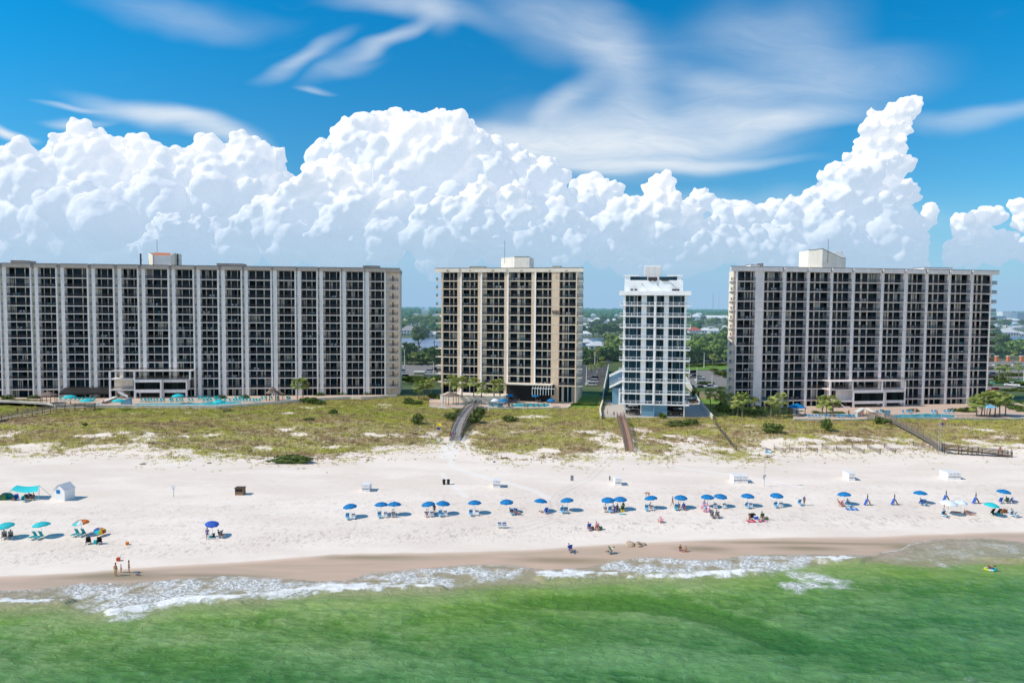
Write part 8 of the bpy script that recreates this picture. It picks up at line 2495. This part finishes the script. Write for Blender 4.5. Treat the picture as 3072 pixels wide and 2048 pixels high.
# ---- lamp posts
def lamp(px, pb, pt, label, z=LZ):
    p = V3(px, pb, z); h_ = (pb - pt) * p.y / F; o = empty("street_lamp", p); tag(o, label, "street lamp", "lamp posts in the parking lots")
    mb = MB().mat(M_COPE); mb.tube([(0, 0, 0), (0, 0, h_)], [.20, .13], 7); mb.build("pole", parent=o); mb = MB().mat(M_CONC); mb.lathe([(.45, 0), (.4, .8), (0, .82)], 8); mb.build("base", parent=o); mb = MB().mat(M_STEEL); mb.box(-.9, .1, -.2, .2, h_ - .05, h_ + .12); mb.build("lamp_head", parent=o)
for px, pb, pt, lab in ((1213.5, 1103, 1047, "lamp post in the lot beside the left building"), (1301, 1123, 1084, "lamp post behind the white van"), (1759, 1157, 1096, "nearest lamp post between the middle building and white tower"), (1784, 1127, 1055, "second lamp post between the middle building and white tower"), (1792, 1118, 1068, "third lamp post among the palms left of the white tower"),
                      (2112, 1103, 1056, "lamp post on the lawn behind the right lot"), (2090, 1151, 1100, "lamp post in the middle of the right lot"), (2136, 1163, 1118, "lamp post beside the white pickup"), (2067, 1133, 1090, "lamp post just right of the white tower"), (3071, 1152, 1096, "post at the right edge beside the tennis court")):
    lamp(px, pb, pt, lab)
for px, pt, pb, lab, z in ((1303, 1022, 1058, "dark utility pole beside the lagoon", LZ), ):
    p = V3(px, pb, z); o = empty("utility_pole", p); tag(o, lab, "utility pole"); h_ = (pb - pt) * p.y / F; mb = MB().mat(M_WOODD); mb.tube([(0, 0, 0), (0, 0, h_)], .2, 6); mb.box(-1.2, 1.2, -.1, .1, h_ - 1, h_ - .8); mb.build("pole", parent=o)
# utility block & low walls
p = V3(1256, 1137); o = empty("utility_shed", p); tag(o, "beige flat-roofed shed at the corner of the left lot", "shed"); mb = MB().mat(M_TAN); mb.box(-2.3, 2.3, 0, 4, 0, 3.2); mb.build("wall", parent=o); mb = MB().mat(M_COPE); mb.box(-2.5, 2.5, -.2, 4.2, 3.2, 3.4); mb.build("roof", parent=o)
wall_line("lot_wall", None, 2, 4.4, .3, M_CONC, "grey low wall right of the beige shed", world=[ipt(1272, 1137), ipt(1340, 1137)])
for px, lab in ((2992, "left orange pier at the far right entrance"), (3027, "middle orange and grey pier at the far right entrance"), (3067, "right orange pier at the far right entrance"), (2967, "orange pier just behind the right building's end")):
    p = V3(px, 1084); o = empty("gate_pier", p); tag(o, lab, "pier", "orange gate piers"); mb = MB().mat(pm("orange_stucco", (.62, .20, .11), .8, .1)); mb.box(-.8, .8, 0, 1.6, 0, 3.4); mb.build("shaft", parent=o); mb = MB().mat(M_COPE); mb.box(-.95, .95, -.15, 1.75, 3.4, 3.8); mb.build("cap", parent=o)

# ---- houses
M_HR = {}
def hmat(nm, col):
    k = "house_" + nm
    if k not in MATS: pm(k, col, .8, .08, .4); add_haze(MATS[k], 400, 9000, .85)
    return MATS[k]
M_HW = hmat("window", (.05, .07, .09))
def house(px, pb, w_px, h_px, roof, wall, label, dep=10, hip=True, z=LZ, rz=0.0, flat_=False, storeys=1, stilts=False):
    p = V3(px, pb, z); D = p.y; w_ = w_px * D / F; h_ = h_px * D / F
    o = empty("house" if not flat_ else "office_block", p, rz); tag(o, label, "house" if not flat_ else "building")
    wh = h_ * (.55 if not flat_ else 1.0); st = wh * .4 if stilts else 0
    W = hmat(*wall); Rm = hmat(*roof)
    mb = MB().mat(W); mb.box(-w_ / 2 * .94, w_ / 2 * .94, 0, dep, st, wh)
    mb.build("wall", parent=o)
    if stilts:
        mb = MB().mat(W)
        for i in range(6): x = -w_ / 2 * .9 + w_ * .9 * i / 5; mb.box(x - .2, x + .2, .1, .5, 0, st)
        mb.build("stilts", parent=o)
    if flat_:
        mb = MB().mat(Rm); mb.box(-w_ / 2, w_ / 2, -.3, dep + .3, wh, wh + .6); mb.build("roof", parent=o)
    else:
        ins = dep * .5 if hip else 0; e = .6
        mb = MB().mat(Rm); mb.poly([(-w_ / 2 - e, -e, wh), (w_ / 2 + e, -e, wh), (w_ / 2 + e, dep + e, wh), (-w_ / 2 - e, dep + e, wh), (-w_ / 2 + min(ins, w_ * .42), dep / 2, h_), (w_ / 2 - min(ins, w_ * .42), dep / 2, h_)], [(0, 1, 5, 4), (1, 2, 5), (2, 3, 4, 5), (3, 0, 4)]); mb.build("roof", parent=o)
    n = max(2, int(w_ / 4)); rows = storeys
    for r_ in range(rows):
        for i in range(n):
            x = -w_ / 2 * .85 + w_ * .85 * (i + .5) / n; zz = st + (wh - st) * (r_ + .3) / rows; hh = (wh - st) / rows * .5
            mb = MB().mat(M_HW); mb.box(x - w_ / n * .22, x + w_ / n * .22, -.08, -.01, zz, zz + hh)
            mb.build("window", parent=o)
    return o
WH = ("roof_white", (.72, .73, .74)); GRY = ("roof_grey", (.30, .29, .29)); WL = ("wall_white", (.70, .72, .74)); CRE = ("wall_cream", (.60, .55, .47)); RD = ("roof_red", (.40, .09, .04)); BL = ("wall_blue", (.03, .25, .42)); TL = ("wall_teal", (.05, .42, .46)); LG = ("roof_pale", (.55, .57, .58))
HS = [(1225, 1006, 54, 28, GRY, WL, "grey roofed white house with columns across the lagoon", 14, True, 1), (1291, 1012, 30, 18, LG, CRE, "pale roofed house on the lagoon bank left of the middle building", 12, False, 0), (1210, 1052, 30, 20, WH, WL, "white roofed house on the near lagoon bank", 10, True, 0),
      (1212, 968, 30, 12, WH, WL, "leftmost white roof among the far trees", 20, True, 0), (1246, 966, 26, 9, WH, WL, "second white roof among the far trees left", 20, True, 0), (1268, 970, 26, 9, LG, WL, "third pale roof among the far trees left", 20, True, 0), (1298, 966, 30, 12, WH, WL, "fourth white roof, near the middle building", 20, True, 0), (1278, 953, 16, 6, WH, WL, "small white roof high among the woods", 20, True, 0), (1248, 951, 9, 5, WH, WL, "tiny white roof above the others at left", 20, True, 0),
      (1275, 929, 12, 3, WH, WL, "distant long white building in the woods", 60, True, 0), (1322, 955, 20, 10, WH, WL, "white roof just left of the middle building", 20, True, 0), (1757, 978, 20, 8, WH, WL, "white roof right of the middle building", 18, True, 0), (1787, 972, 42, 12, WH, WL, "long white roof across the lagoon, left of centre gap", 20, False, 0), (1822, 968, 38, 11, WH, WL, "second long white roof in the centre gap", 20, False, 0), (1858, 966, 34, 11, WH, WL, "third long white roof beside the white tower", 20, False, 0),
      (1766, 990, 20, 13, WH, TL, "teal house with white roof across the lagoon", 12, True, 0), (1784, 999, 12, 9, LG, TL, "small teal house behind the trees", 10, True, 0), (1757, 1011, 36, 18, WH, WL, "white house on piers at the lagoon", 12, True, 1), (1762, 1040, 34, 23, LG, BL, "bright blue gabled house on the near bank", 10, True, 0), (1797, 1052, 66, 27, LG, WL, "wide pale gabled roof before the lagoon", 18, True, 0),
      (2091, 960, 26, 19, WH, WL, "white three-storey block in the trees right of the tower", 25, True, 0), (2153, 963, 66, 17, WH, WL, "long white building left of the right condominium", 25, False, 0), (2086, 1003, 40, 22, RD, WL, "white house with a red hipped roof", 14, True, 1), (2118, 1000, 32, 17, WH, WL, "white house with gables right of the red roof", 12, True, 0), (2150, 1003, 44, 19, LG, WL, "large pale house right of the white gables", 14, True, 1), (2174, 999, 26, 15, WH, WL, "white house touching the right condominium", 12, True, 0),
      (2116, 1010, 10, 6, RD, CRE, "small red roof below the white houses", 8, True, 0), (3027, 1010, 68, 24, LG, CRE, "wide pale roofed house on the right lagoon", 16, True, 0), (3068, 1010, 30, 16, LG, CRE, "cream house at the right edge of the lagoon", 12, True, 0), (3046, 968, 60, 13, WH, WL, "large white marina roof at far right", 40, True, 0), (2998, 1004, 30, 12, WH, WL, "low white shed behind the right condominium's end", 12, True, 0), (3055, 988, 30, 10, CRE[0:0] or LG, CRE, "grey tan roofs above the right lagoon", 16, True, 0)]
rg = random.Random(8); _hn = 0
for (pa, pz) in ((1200, 1325), (1748, 1868), (2060, 2182), (2985, 3070)):
    for k in range(9):
        HS.append((pa + (pz - pa) * (k + rg.uniform(.2, .8)) / 9, rg.choice((948, 954, 962, 974, 986, 996)) if pa < 2900 else rg.choice((975, 983, 992)), rg.uniform(10, 22), rg.uniform(6, 10), rg.choice((WH, WH, LG, GRY)), rg.choice((WL, CRE, TL, WL)), "small %s house among the trees, %s from left %s" % (("roofed"), ORD[k], {1200: "beside the left building", 1748: "left of the white tower", 2060: "right of the white tower", 2985: "at far right"}[pa]), 12, True, 0))
for (px, pb, wp, hp, rf, wlm, lab, dp, hip, sti) in HS: house(px, pb, wp, hp, rf, wlm, lab, dp, hip, stilts=bool(sti))
for (px, pb, wp, hp, rf, wlm, lab, st) in ((3020, 960, 28, 26, WH, WL, "tall white apartment block on the far right horizon", 4), (3041, 960, 12, 26, ("roof_dk", (.2, .25, .3)), ("wall_dk", (.14, .22, .30)), "dark flank block beside the tall white apartments", 4), (3066, 962, 32, 24, WH, ("wall_dk", (.14, .22, .30)), "dark glazed block at the far right edge", 5), (2998, 966, 44, 18, WH, ("wall_dk", (.14, .22, .30)), "low dark block left of the white apartments", 3)):
    house(px, pb, wp, hp, rf, wlm, lab, 30, flat_=True, storeys=st)
# boats
for px, lab in ((3034, "white motor boat moored left at the right lagoon"), (3055, "taller white boat with a flybridge at the right lagoon")):
    p = V3(px, 1037, LZ + .1); o = empty("motor_boat", p, .2); tag(o, lab, "boat", "boats on the lagoon")
    mb = MB().mat(M_WHITE); mb.poly([(-5, -1.2, 1.2), (4, -1.5, 1.1), (6, 0, 1.5), (4, 1.5, 1.1), (-5, 1.2, 1.2), (-4.6, -.8, 0), (4, -.6, 0), (4, .6, 0), (-4.6, .8, 0)], [(0, 1, 2, 3, 4), (0, 5, 6, 1), (1, 6, 2), (2, 7, 3), (6, 7, 2), (3, 7, 8, 4), (4, 8, 5, 0)]); mb.build("hull", parent=o)
    mb = MB().mat(M_WHITE); mb.box(-2, 2.2, -1, 1, 1.2, 3.0); mb.box(-2.6, 1.6, -1.1, 1.1, 4.6, 4.8) if "taller" in lab else None; mb.build("cabin", parent=o); mb = MB().mat(M_STEEL)
    for x in (-1.8, 1.2): mb.bar((x, -.9, 3), (x, -.9, 4.6), .1); mb.bar((x, .9, 3), (x, .9, 4.6), .1)
    mb.build("tower_frame", parent=o)
# radio masts
for px, pt, w_, lab, m in ((2138.5, 878, 3.5, "dark lattice radio mast on the horizon", hmat("mast", (.12, .14, .16))), (2156, 876, 1.6, "thin red and white mast right of the dark one", hmat("mast2", (.5, .35, .36)))):
    p = V3(px, 938 if px < 2150 else 941); o = empty("radio_mast", p); tag(o, lab, "radio mast"); top = at_y(px, pt, p.y).z - p.z; mb = MB().mat(m)
    ww = w_ if px < 2150 else 2.0
    for sx, sy in ((-1, -1), (1, -1), (0, 1)): mb.bar((sx * ww, sy * ww, 0), (sx * ww * .25, sy * ww * .25, top), 1.0 if px < 2150 else .5)
    n = 14
    for i in range(n): z0, z1 = top * i / n, top * (i + 1) / n; w0 = ww * (1 - .75 * i / n); mb.bar((-w0, 0, z0), (w0, 0, z1), .6 if px < 2150 else .35); mb.bar((w0, 0, z0), (-w0, 0, z1), .6 if px < 2150 else .35)
    mb.build("lattice", parent=o)

# ---- single trees
GT = "trees around the parking lots and the lagoon"
TL_ = [(1200, 1092, 9, 5, 3), (1222, 1093, 8, 5, 4), (1262, 1092, 8, 6, 3), (1275, 1091, 7, 5, 4), (1310, 1092, 9, 6, 3), (1330, 1091, 8, 5, 4), (1244, 1060, 7, 4, 0), (1255, 1062, 17, 5, 5), (1225, 1066, 9, 5, 3), (1205, 1072, 7, 4, 0), (1290, 1072, 8, 6, 4), (1325, 1072, 8, 6, 3), (1300, 1080, 7, 5, 3),
       (1262, 1010, 14, 8, 4), (1275, 1012, 10, 7, 3), (1245, 1008, 8, 5, 0), (1310, 1010, 12, 7, 4), (1325, 1008, 12, 7, 0), (1205, 1000, 16, 8, 0), (1196, 985, 16, 8, 1), (1218, 988, 17, 8, 2), (1238, 985, 20, 9, 0), (1252, 983, 20, 9, 1), (1270, 985, 18, 9, 2), (1285, 982, 20, 9, 1), (1303, 985, 18, 8, 2), (1318, 983, 20, 9, 0), (1332, 985, 18, 8, 1),
       (1748, 1090, 9, 6, 3), (1765, 1092, 8, 6, 4), (1782, 1086, 9, 7, 3), (1800, 1084, 9, 7, 4), (1818, 1083, 10, 7, 3), (1838, 1080, 12, 8, 0), (1848, 1060, 14, 9, 1), (1862, 1058, 14, 8, 2), (1868, 1075, 12, 8, 0), (1750, 1065, 7, 4, 3), (1838, 1042, 12, 7, 3),
       (1745, 998, 10, 6, 3), (1780, 1010, 13, 7, 4), (1797, 1012, 15, 8, 3), (1812, 1014, 18, 9, 4), (1828, 1012, 17, 8, 3), (1846, 1012, 16, 8, 4), (1862, 1010, 16, 8, 0), (1775, 990, 14, 7, 3), (1800, 985, 17, 8, 4), (1840, 990, 20, 8, 5), (1860, 985, 17, 8, 3), (1810, 975, 18, 8, 3),
       (2062, 1088, 12, 8, 3), (2078, 1087, 13, 8, 0), (2095, 1084, 14, 9, 1), (2113, 1082, 13, 8, 2), (2130, 1084, 12, 8, 0), (2148, 1083, 13, 8, 4), (2165, 1084, 12, 8, 1), (2182, 1084, 12, 8, 3), (2070, 1060, 12, 8, 1), (2090, 1056, 11, 8, 2), (2112, 1055, 13, 9, 0), (2135, 1055, 15, 9, 1), (2158, 1056, 15, 9, 2), (2180, 1056, 14, 9, 0),
       (2066, 1035, 9, 8, 1), (2090, 1032, 8, 7, 2), (2122, 1032, 9, 8, 0), (2150, 1030, 8, 8, 2), (2178, 1032, 9, 8, 1), (2062, 1012, 6, 5, 4), (2107, 1012, 6, 5, 0), (2140, 1014, 6, 5, 3), (2180, 1012, 13, 8, 4), (2070, 982, 18, 9, 3), (2100, 984, 16, 9, 4), (2130, 982, 18, 10, 0), (2150, 980, 18, 10, 3), (2178, 982, 18, 10, 1), (2062, 968, 20, 9, 4), (2110, 970, 18, 9, 3),
       (2978, 1050, 16, 9, 4), (2992, 1052, 15, 9, 3), (3008, 1052, 13, 8, 4), (3018, 1064, 11, 7, 3), (3040, 1066, 13, 8, 0), (3056, 1064, 12, 8, 1), (3068, 1062, 13, 8, 4), (2975, 1072, 9, 6, 3), (3004, 1074, 9, 6, 4), (2975, 982, 20, 10, 3), (3000, 980, 18, 9, 0), (3020, 984, 18, 9, 3), (3068, 982, 18, 9, 4), (2985, 1010, 12, 8, 3)]
def where(px):
    return "beside the left building's end" if px < 1340 else "left of the white tower" if px < 1900 else "right of the white tower" if px < 2250 else "at far right"
def band(py): return "at the lot" if py > 1078 else "behind the lot" if py > 1045 else "near the lagoon" if py > 1000 else "beyond the lagoon"
cn = {}
for (px, pb, h_, r_, kd) in sorted(TL_):
    key = (where(px), band(pb)); i = cn.get(key, 0); cn[key] = i + 1
    kindw = {0: "green", 1: "light green", 2: "bushy green", 3: "dark", 4: "dense dark", 5: "tall pine"}[kd]
    tree(px, pb, h_, r_, "%s tree %s, %s, %s from the left" % (kindw.replace(" pine", " pine like"), key[1], key[0], ORD[i]), kd, LZ, group=GT)
for i, (px, pb, pt, lab) in enumerate(((1243, 1096, 1058, "yellow palm in the hedge behind the left lot"), (1285, 1095, 1060, "second yellow palm behind the left lot"), (1297, 1095, 1075, "short palm right of the yellow ones"), (1775, 1128, 1092, "short palm behind the parked SUVs"), (1799, 1132, 1085, "palm beside the pinkish wall left of the white tower"), (1791, 1118, 1044, "tall palm left of the white tower"), (1808, 1120, 1072, "palm among the oaks left of the white tower"),
                               (2119, 1085, 1034, "tall thin palm behind the lawn right of the tower"), (2138, 1110, 1062, "left palm of the pair on the right lawn"), (2147, 1110, 1066, "right palm of the pair on the right lawn"), (2180, 1085, 1038, "palm beside the right building's corner"), (2996, 1145, 1094, "left slender palm behind the tennis court"), (3014, 1140, 1096, "second slender palm behind the tennis court"), (3022, 1146, 1096, "third slender palm behind the tennis court"), (3040, 1100, 1052, "palm in the far right lot"), (3056, 1140, 1090, "palm at the right edge behind the court"))):
    palm(px, pb, pt, lab, z=LZ, r=2.3, kind=i, group="palms inland")
for i, (px, py, w_, h_, lab, z) in enumerate(((1215, 1145, 22, 3.2, "long dark hedge below the left lot", 3.0), (1250, 1146, 16, 3.0, "dark hedge end beside the beige shed", 3.0), (1315, 1140, 10, 2.4, "shrubs at the corner of the middle building", 3.0), (2157, 1127, 6, 3.0, "round clipped bush in the right lot island", LZ), (2178, 1133, 7, 4.0, "dark bush by the corner of the right building", LZ), (2140, 1112, 5, 1.6, "low shrubs under the lawn palms", LZ), (2120, 1153, 8, 1.5, "low hedge between the parked cars", LZ), (2165, 1172, 7, 1.8, "low green shrubs above the beige wall", LZ),
                                         (2080, 1100, 16, 2.0, "dark hedge along the road right of the tower", LZ), (2150, 1097, 18, 2.0, "dark hedge along the road by the right building", LZ), (2085, 1190, 4, 3.5, "dark shrub at the top of the white wall", 4.8), (3010, 1150, 12, 2.2, "green bush beside the white pickup", LZ), (3062, 1156, 8, 2.4, "round bush at the right edge", LZ), (2985, 1142, 12, 3, "dark bushes behind the right building's end", LZ), (3030, 1128, 16, 2.2, "hedge along the far right road", LZ), (3060, 1182, 16, 3.0, "dark hedge right of the red car", LZ))):
    bush(px, py, w_, h_, lab, i, z=z, dep=5)

# ---- the woods behind: thousands of crowns that read as one mass
def woods(n, seed):
    rg = np.random.default_rng(seed)
    v0, f0 = ICO[1]
    n2 = n // 4
    Y = np.concatenate([1800 * (4.8 ** rg.random(n - n2)), rg.uniform(760, 1800, n2)]); X = rg.uniform(-1.05, 1.05, n) * Y * .85
    PX = 1536 + X / Y * F; PB = 921.5 + (PX - 1536) * .0072 + (CAMZ - LZ) * F / Y
    ok = np.ones(n, bool)
    for q in HS + [(3020, 960, 28), (3041, 960, 14), (3066, 962, 32), (2998, 966, 44)]: ok &= ~((np.abs(PX - q[0]) < q[2] / 2 + 9) & (PB > q[1] - 1) & (PB < q[1] + 22))
    ok &= ~((PB > 1006) & (PB < 1060))
    X, Y = X[ok], Y[ok]; n = len(X)
    sz = rg.uniform(4.5, 8.5, n) * (1 + np.maximum(Y - 900, 0) / 3500); h = rg.uniform(5, 9, n) * (1 + (Y - 900) / 9000)
    V = v0[None] * np.stack([sz, sz, h], 1)[:, None, :] * (1 + rg.normal(0, .14, (n, len(v0), 1))) + np.stack([X, Y, 2 + h * rg.uniform(.6, 1.2, n)], 1)[:, None, :]
    Fc = f0[None] + (np.arange(n) * len(v0))[:, None, None]
    return np_mesh("woods", V.reshape(-1, 3), Fc.reshape(-1, 3), M_WOODS, False, None, {"rnd": np.repeat(rg.random(n), len(f0))})
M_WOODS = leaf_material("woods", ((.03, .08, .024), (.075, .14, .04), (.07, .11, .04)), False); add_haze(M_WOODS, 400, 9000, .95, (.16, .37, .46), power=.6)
tag(link_mesh("woods", woods(15000, 3)), "dense flat green woods stretching to the horizon", "woods", kind="stuff")
# ------------------------------------------------------------------ balcony furniture: small things one could count
FURN = []
def balcony_chair_mesh(mat):
    mb = MB().mat(mat); mb.box(-.28, .28, -.25, .25, .38, .43); mb.box(-.28, .28, .22, .27, .43, .95); mb.box(-.28, -.24, -.25, .25, .43, .66); mb.box(.24, .28, -.25, .25, .43, .66)
    for x in (-.26, .22):
        for y in (-.24, .2): mb.box(x, x + .04, y, y + .04, 0, .38)
    return mb.mesh("balcony_chair")
def balcony_table_mesh(mat):
    mb = MB().mat(mat); mb.lathe([(0, .70), (.5, .70), (.5, .74), (0, .74)], 12); mb.tube([(0, 0, .05), (0, 0, .7)], .05, 6); mb.box(-.3, .3, -.04, .04, 0, .05); mb.box(-.04, .04, -.3, .3, 0, .05); return mb.mesh("balcony_table")
_cm = {k: balcony_chair_mesh(m) for k, m in (("white", M_PLASTW), ("teal", M_TEALC), ("dark", M_GREY))}
_tm = balcony_table_mesh(M_PLASTW)
def furnish(fac, cells, zs, n, seed, where_, wlist=("white", "white", "teal", "dark")):
    rg = random.Random(seed); spots = [(i, j) for i in range(len(zs)) for j in range(len(cells))]; rg.shuffle(spots)
    for (i, j) in spots[:n]:
        a, b_ = cells[j]; u = rg.uniform(a + .8, b_ - 2.2); k = rg.choice(wlist); z = zs[i] + .13
        for q, du in enumerate((0, rg.uniform(.8, 1.5))):
            p = fac.world(u + du, rg.uniform(.7, 1.2), z)
            o = link_mesh("balcony_chair", _cm[k], None, p, fac.rz + rg.uniform(-.6, .6) + (PI if rg.random() < .3 else 0))
            tag(o, "%s chair, %s of a pair, %s balcony from top, bay %s, %s" % (k, "left" if q == 0 else "right", ORD[i], _N[j], where_), "chair", "chairs on the balconies")
        if rg.random() < .35:
            p = fac.world(u - .6, .9, z); o = link_mesh("balcony_table", _tm, None, p); tag(o, "round white table, %s balcony from top, bay %s, %s" % (ORD[i], _N[j], where_), "table", "tables on the balconies")
_N = ["one", "two", "three", "four", "five", "six", "seven", "eight", "nine", "ten", "eleven", "twelve", "thirteen", "fourteen", "fifteen", "sixteen"]
furnish(FL, cellsL, zsL[1:], 46, 5, "left building"); furnish(FM, cellsM, zsM, 26, 6, "middle building"); furnish(FR, cellsR, zsR[1:], 40, 7, "right building")

# ------------------------------------------------------------------ dune grass and low tufts
g1 = scatter_grass(210000, -190, 200, 150, 236, 0.40, .30, .75, 5)
tag(link_mesh("dune_grass", g1), "pale olive dune grass broken by bare sand", "dune grass", kind="stuff")
def tufts():
    rg = np.random.default_rng(9); n = 5200
    X = rg.uniform(-180, 190, n); e = np.interp(X, EX, EY); Y = e - rg.exponential(2.6, n) + 1.5
    ok = (fbm(X, Y, 6, 77) > -.12) & (dune_cover(X, Y) < .5); X, Y = X[ok], Y[ok]; n = len(X); Z = terr(X, Y) - .03
    V = []
    for j in range(7):
        a = rg.uniform(0, 6.28, n); r = rg.uniform(.0, .28, n); bx, by = np.cos(a) * r, np.sin(a) * r; w_ = .05
        lx, ly = np.cos(a) * .22 + .06, np.sin(a) * .2; H = rg.uniform(.12, .42, n)
        V.append(np.stack([np.stack([X + bx - w_, Y + by, Z], 1), np.stack([X + bx + w_, Y + by, Z], 1), np.stack([X + bx + lx, Y + by + ly, Z + H], 1)], 1).reshape(-1, 3))
    V = np.concatenate(V); return np_mesh("sea_oats", V, np.arange(len(V)).reshape(-1, 3), DG, False, None, {"rnd": np.tile(rg.random(n), 7)})
tag(link_mesh("sea_oats", tufts()), "sparse brown sea oats on the sand at the dune foot", "sea oats", kind="stuff")
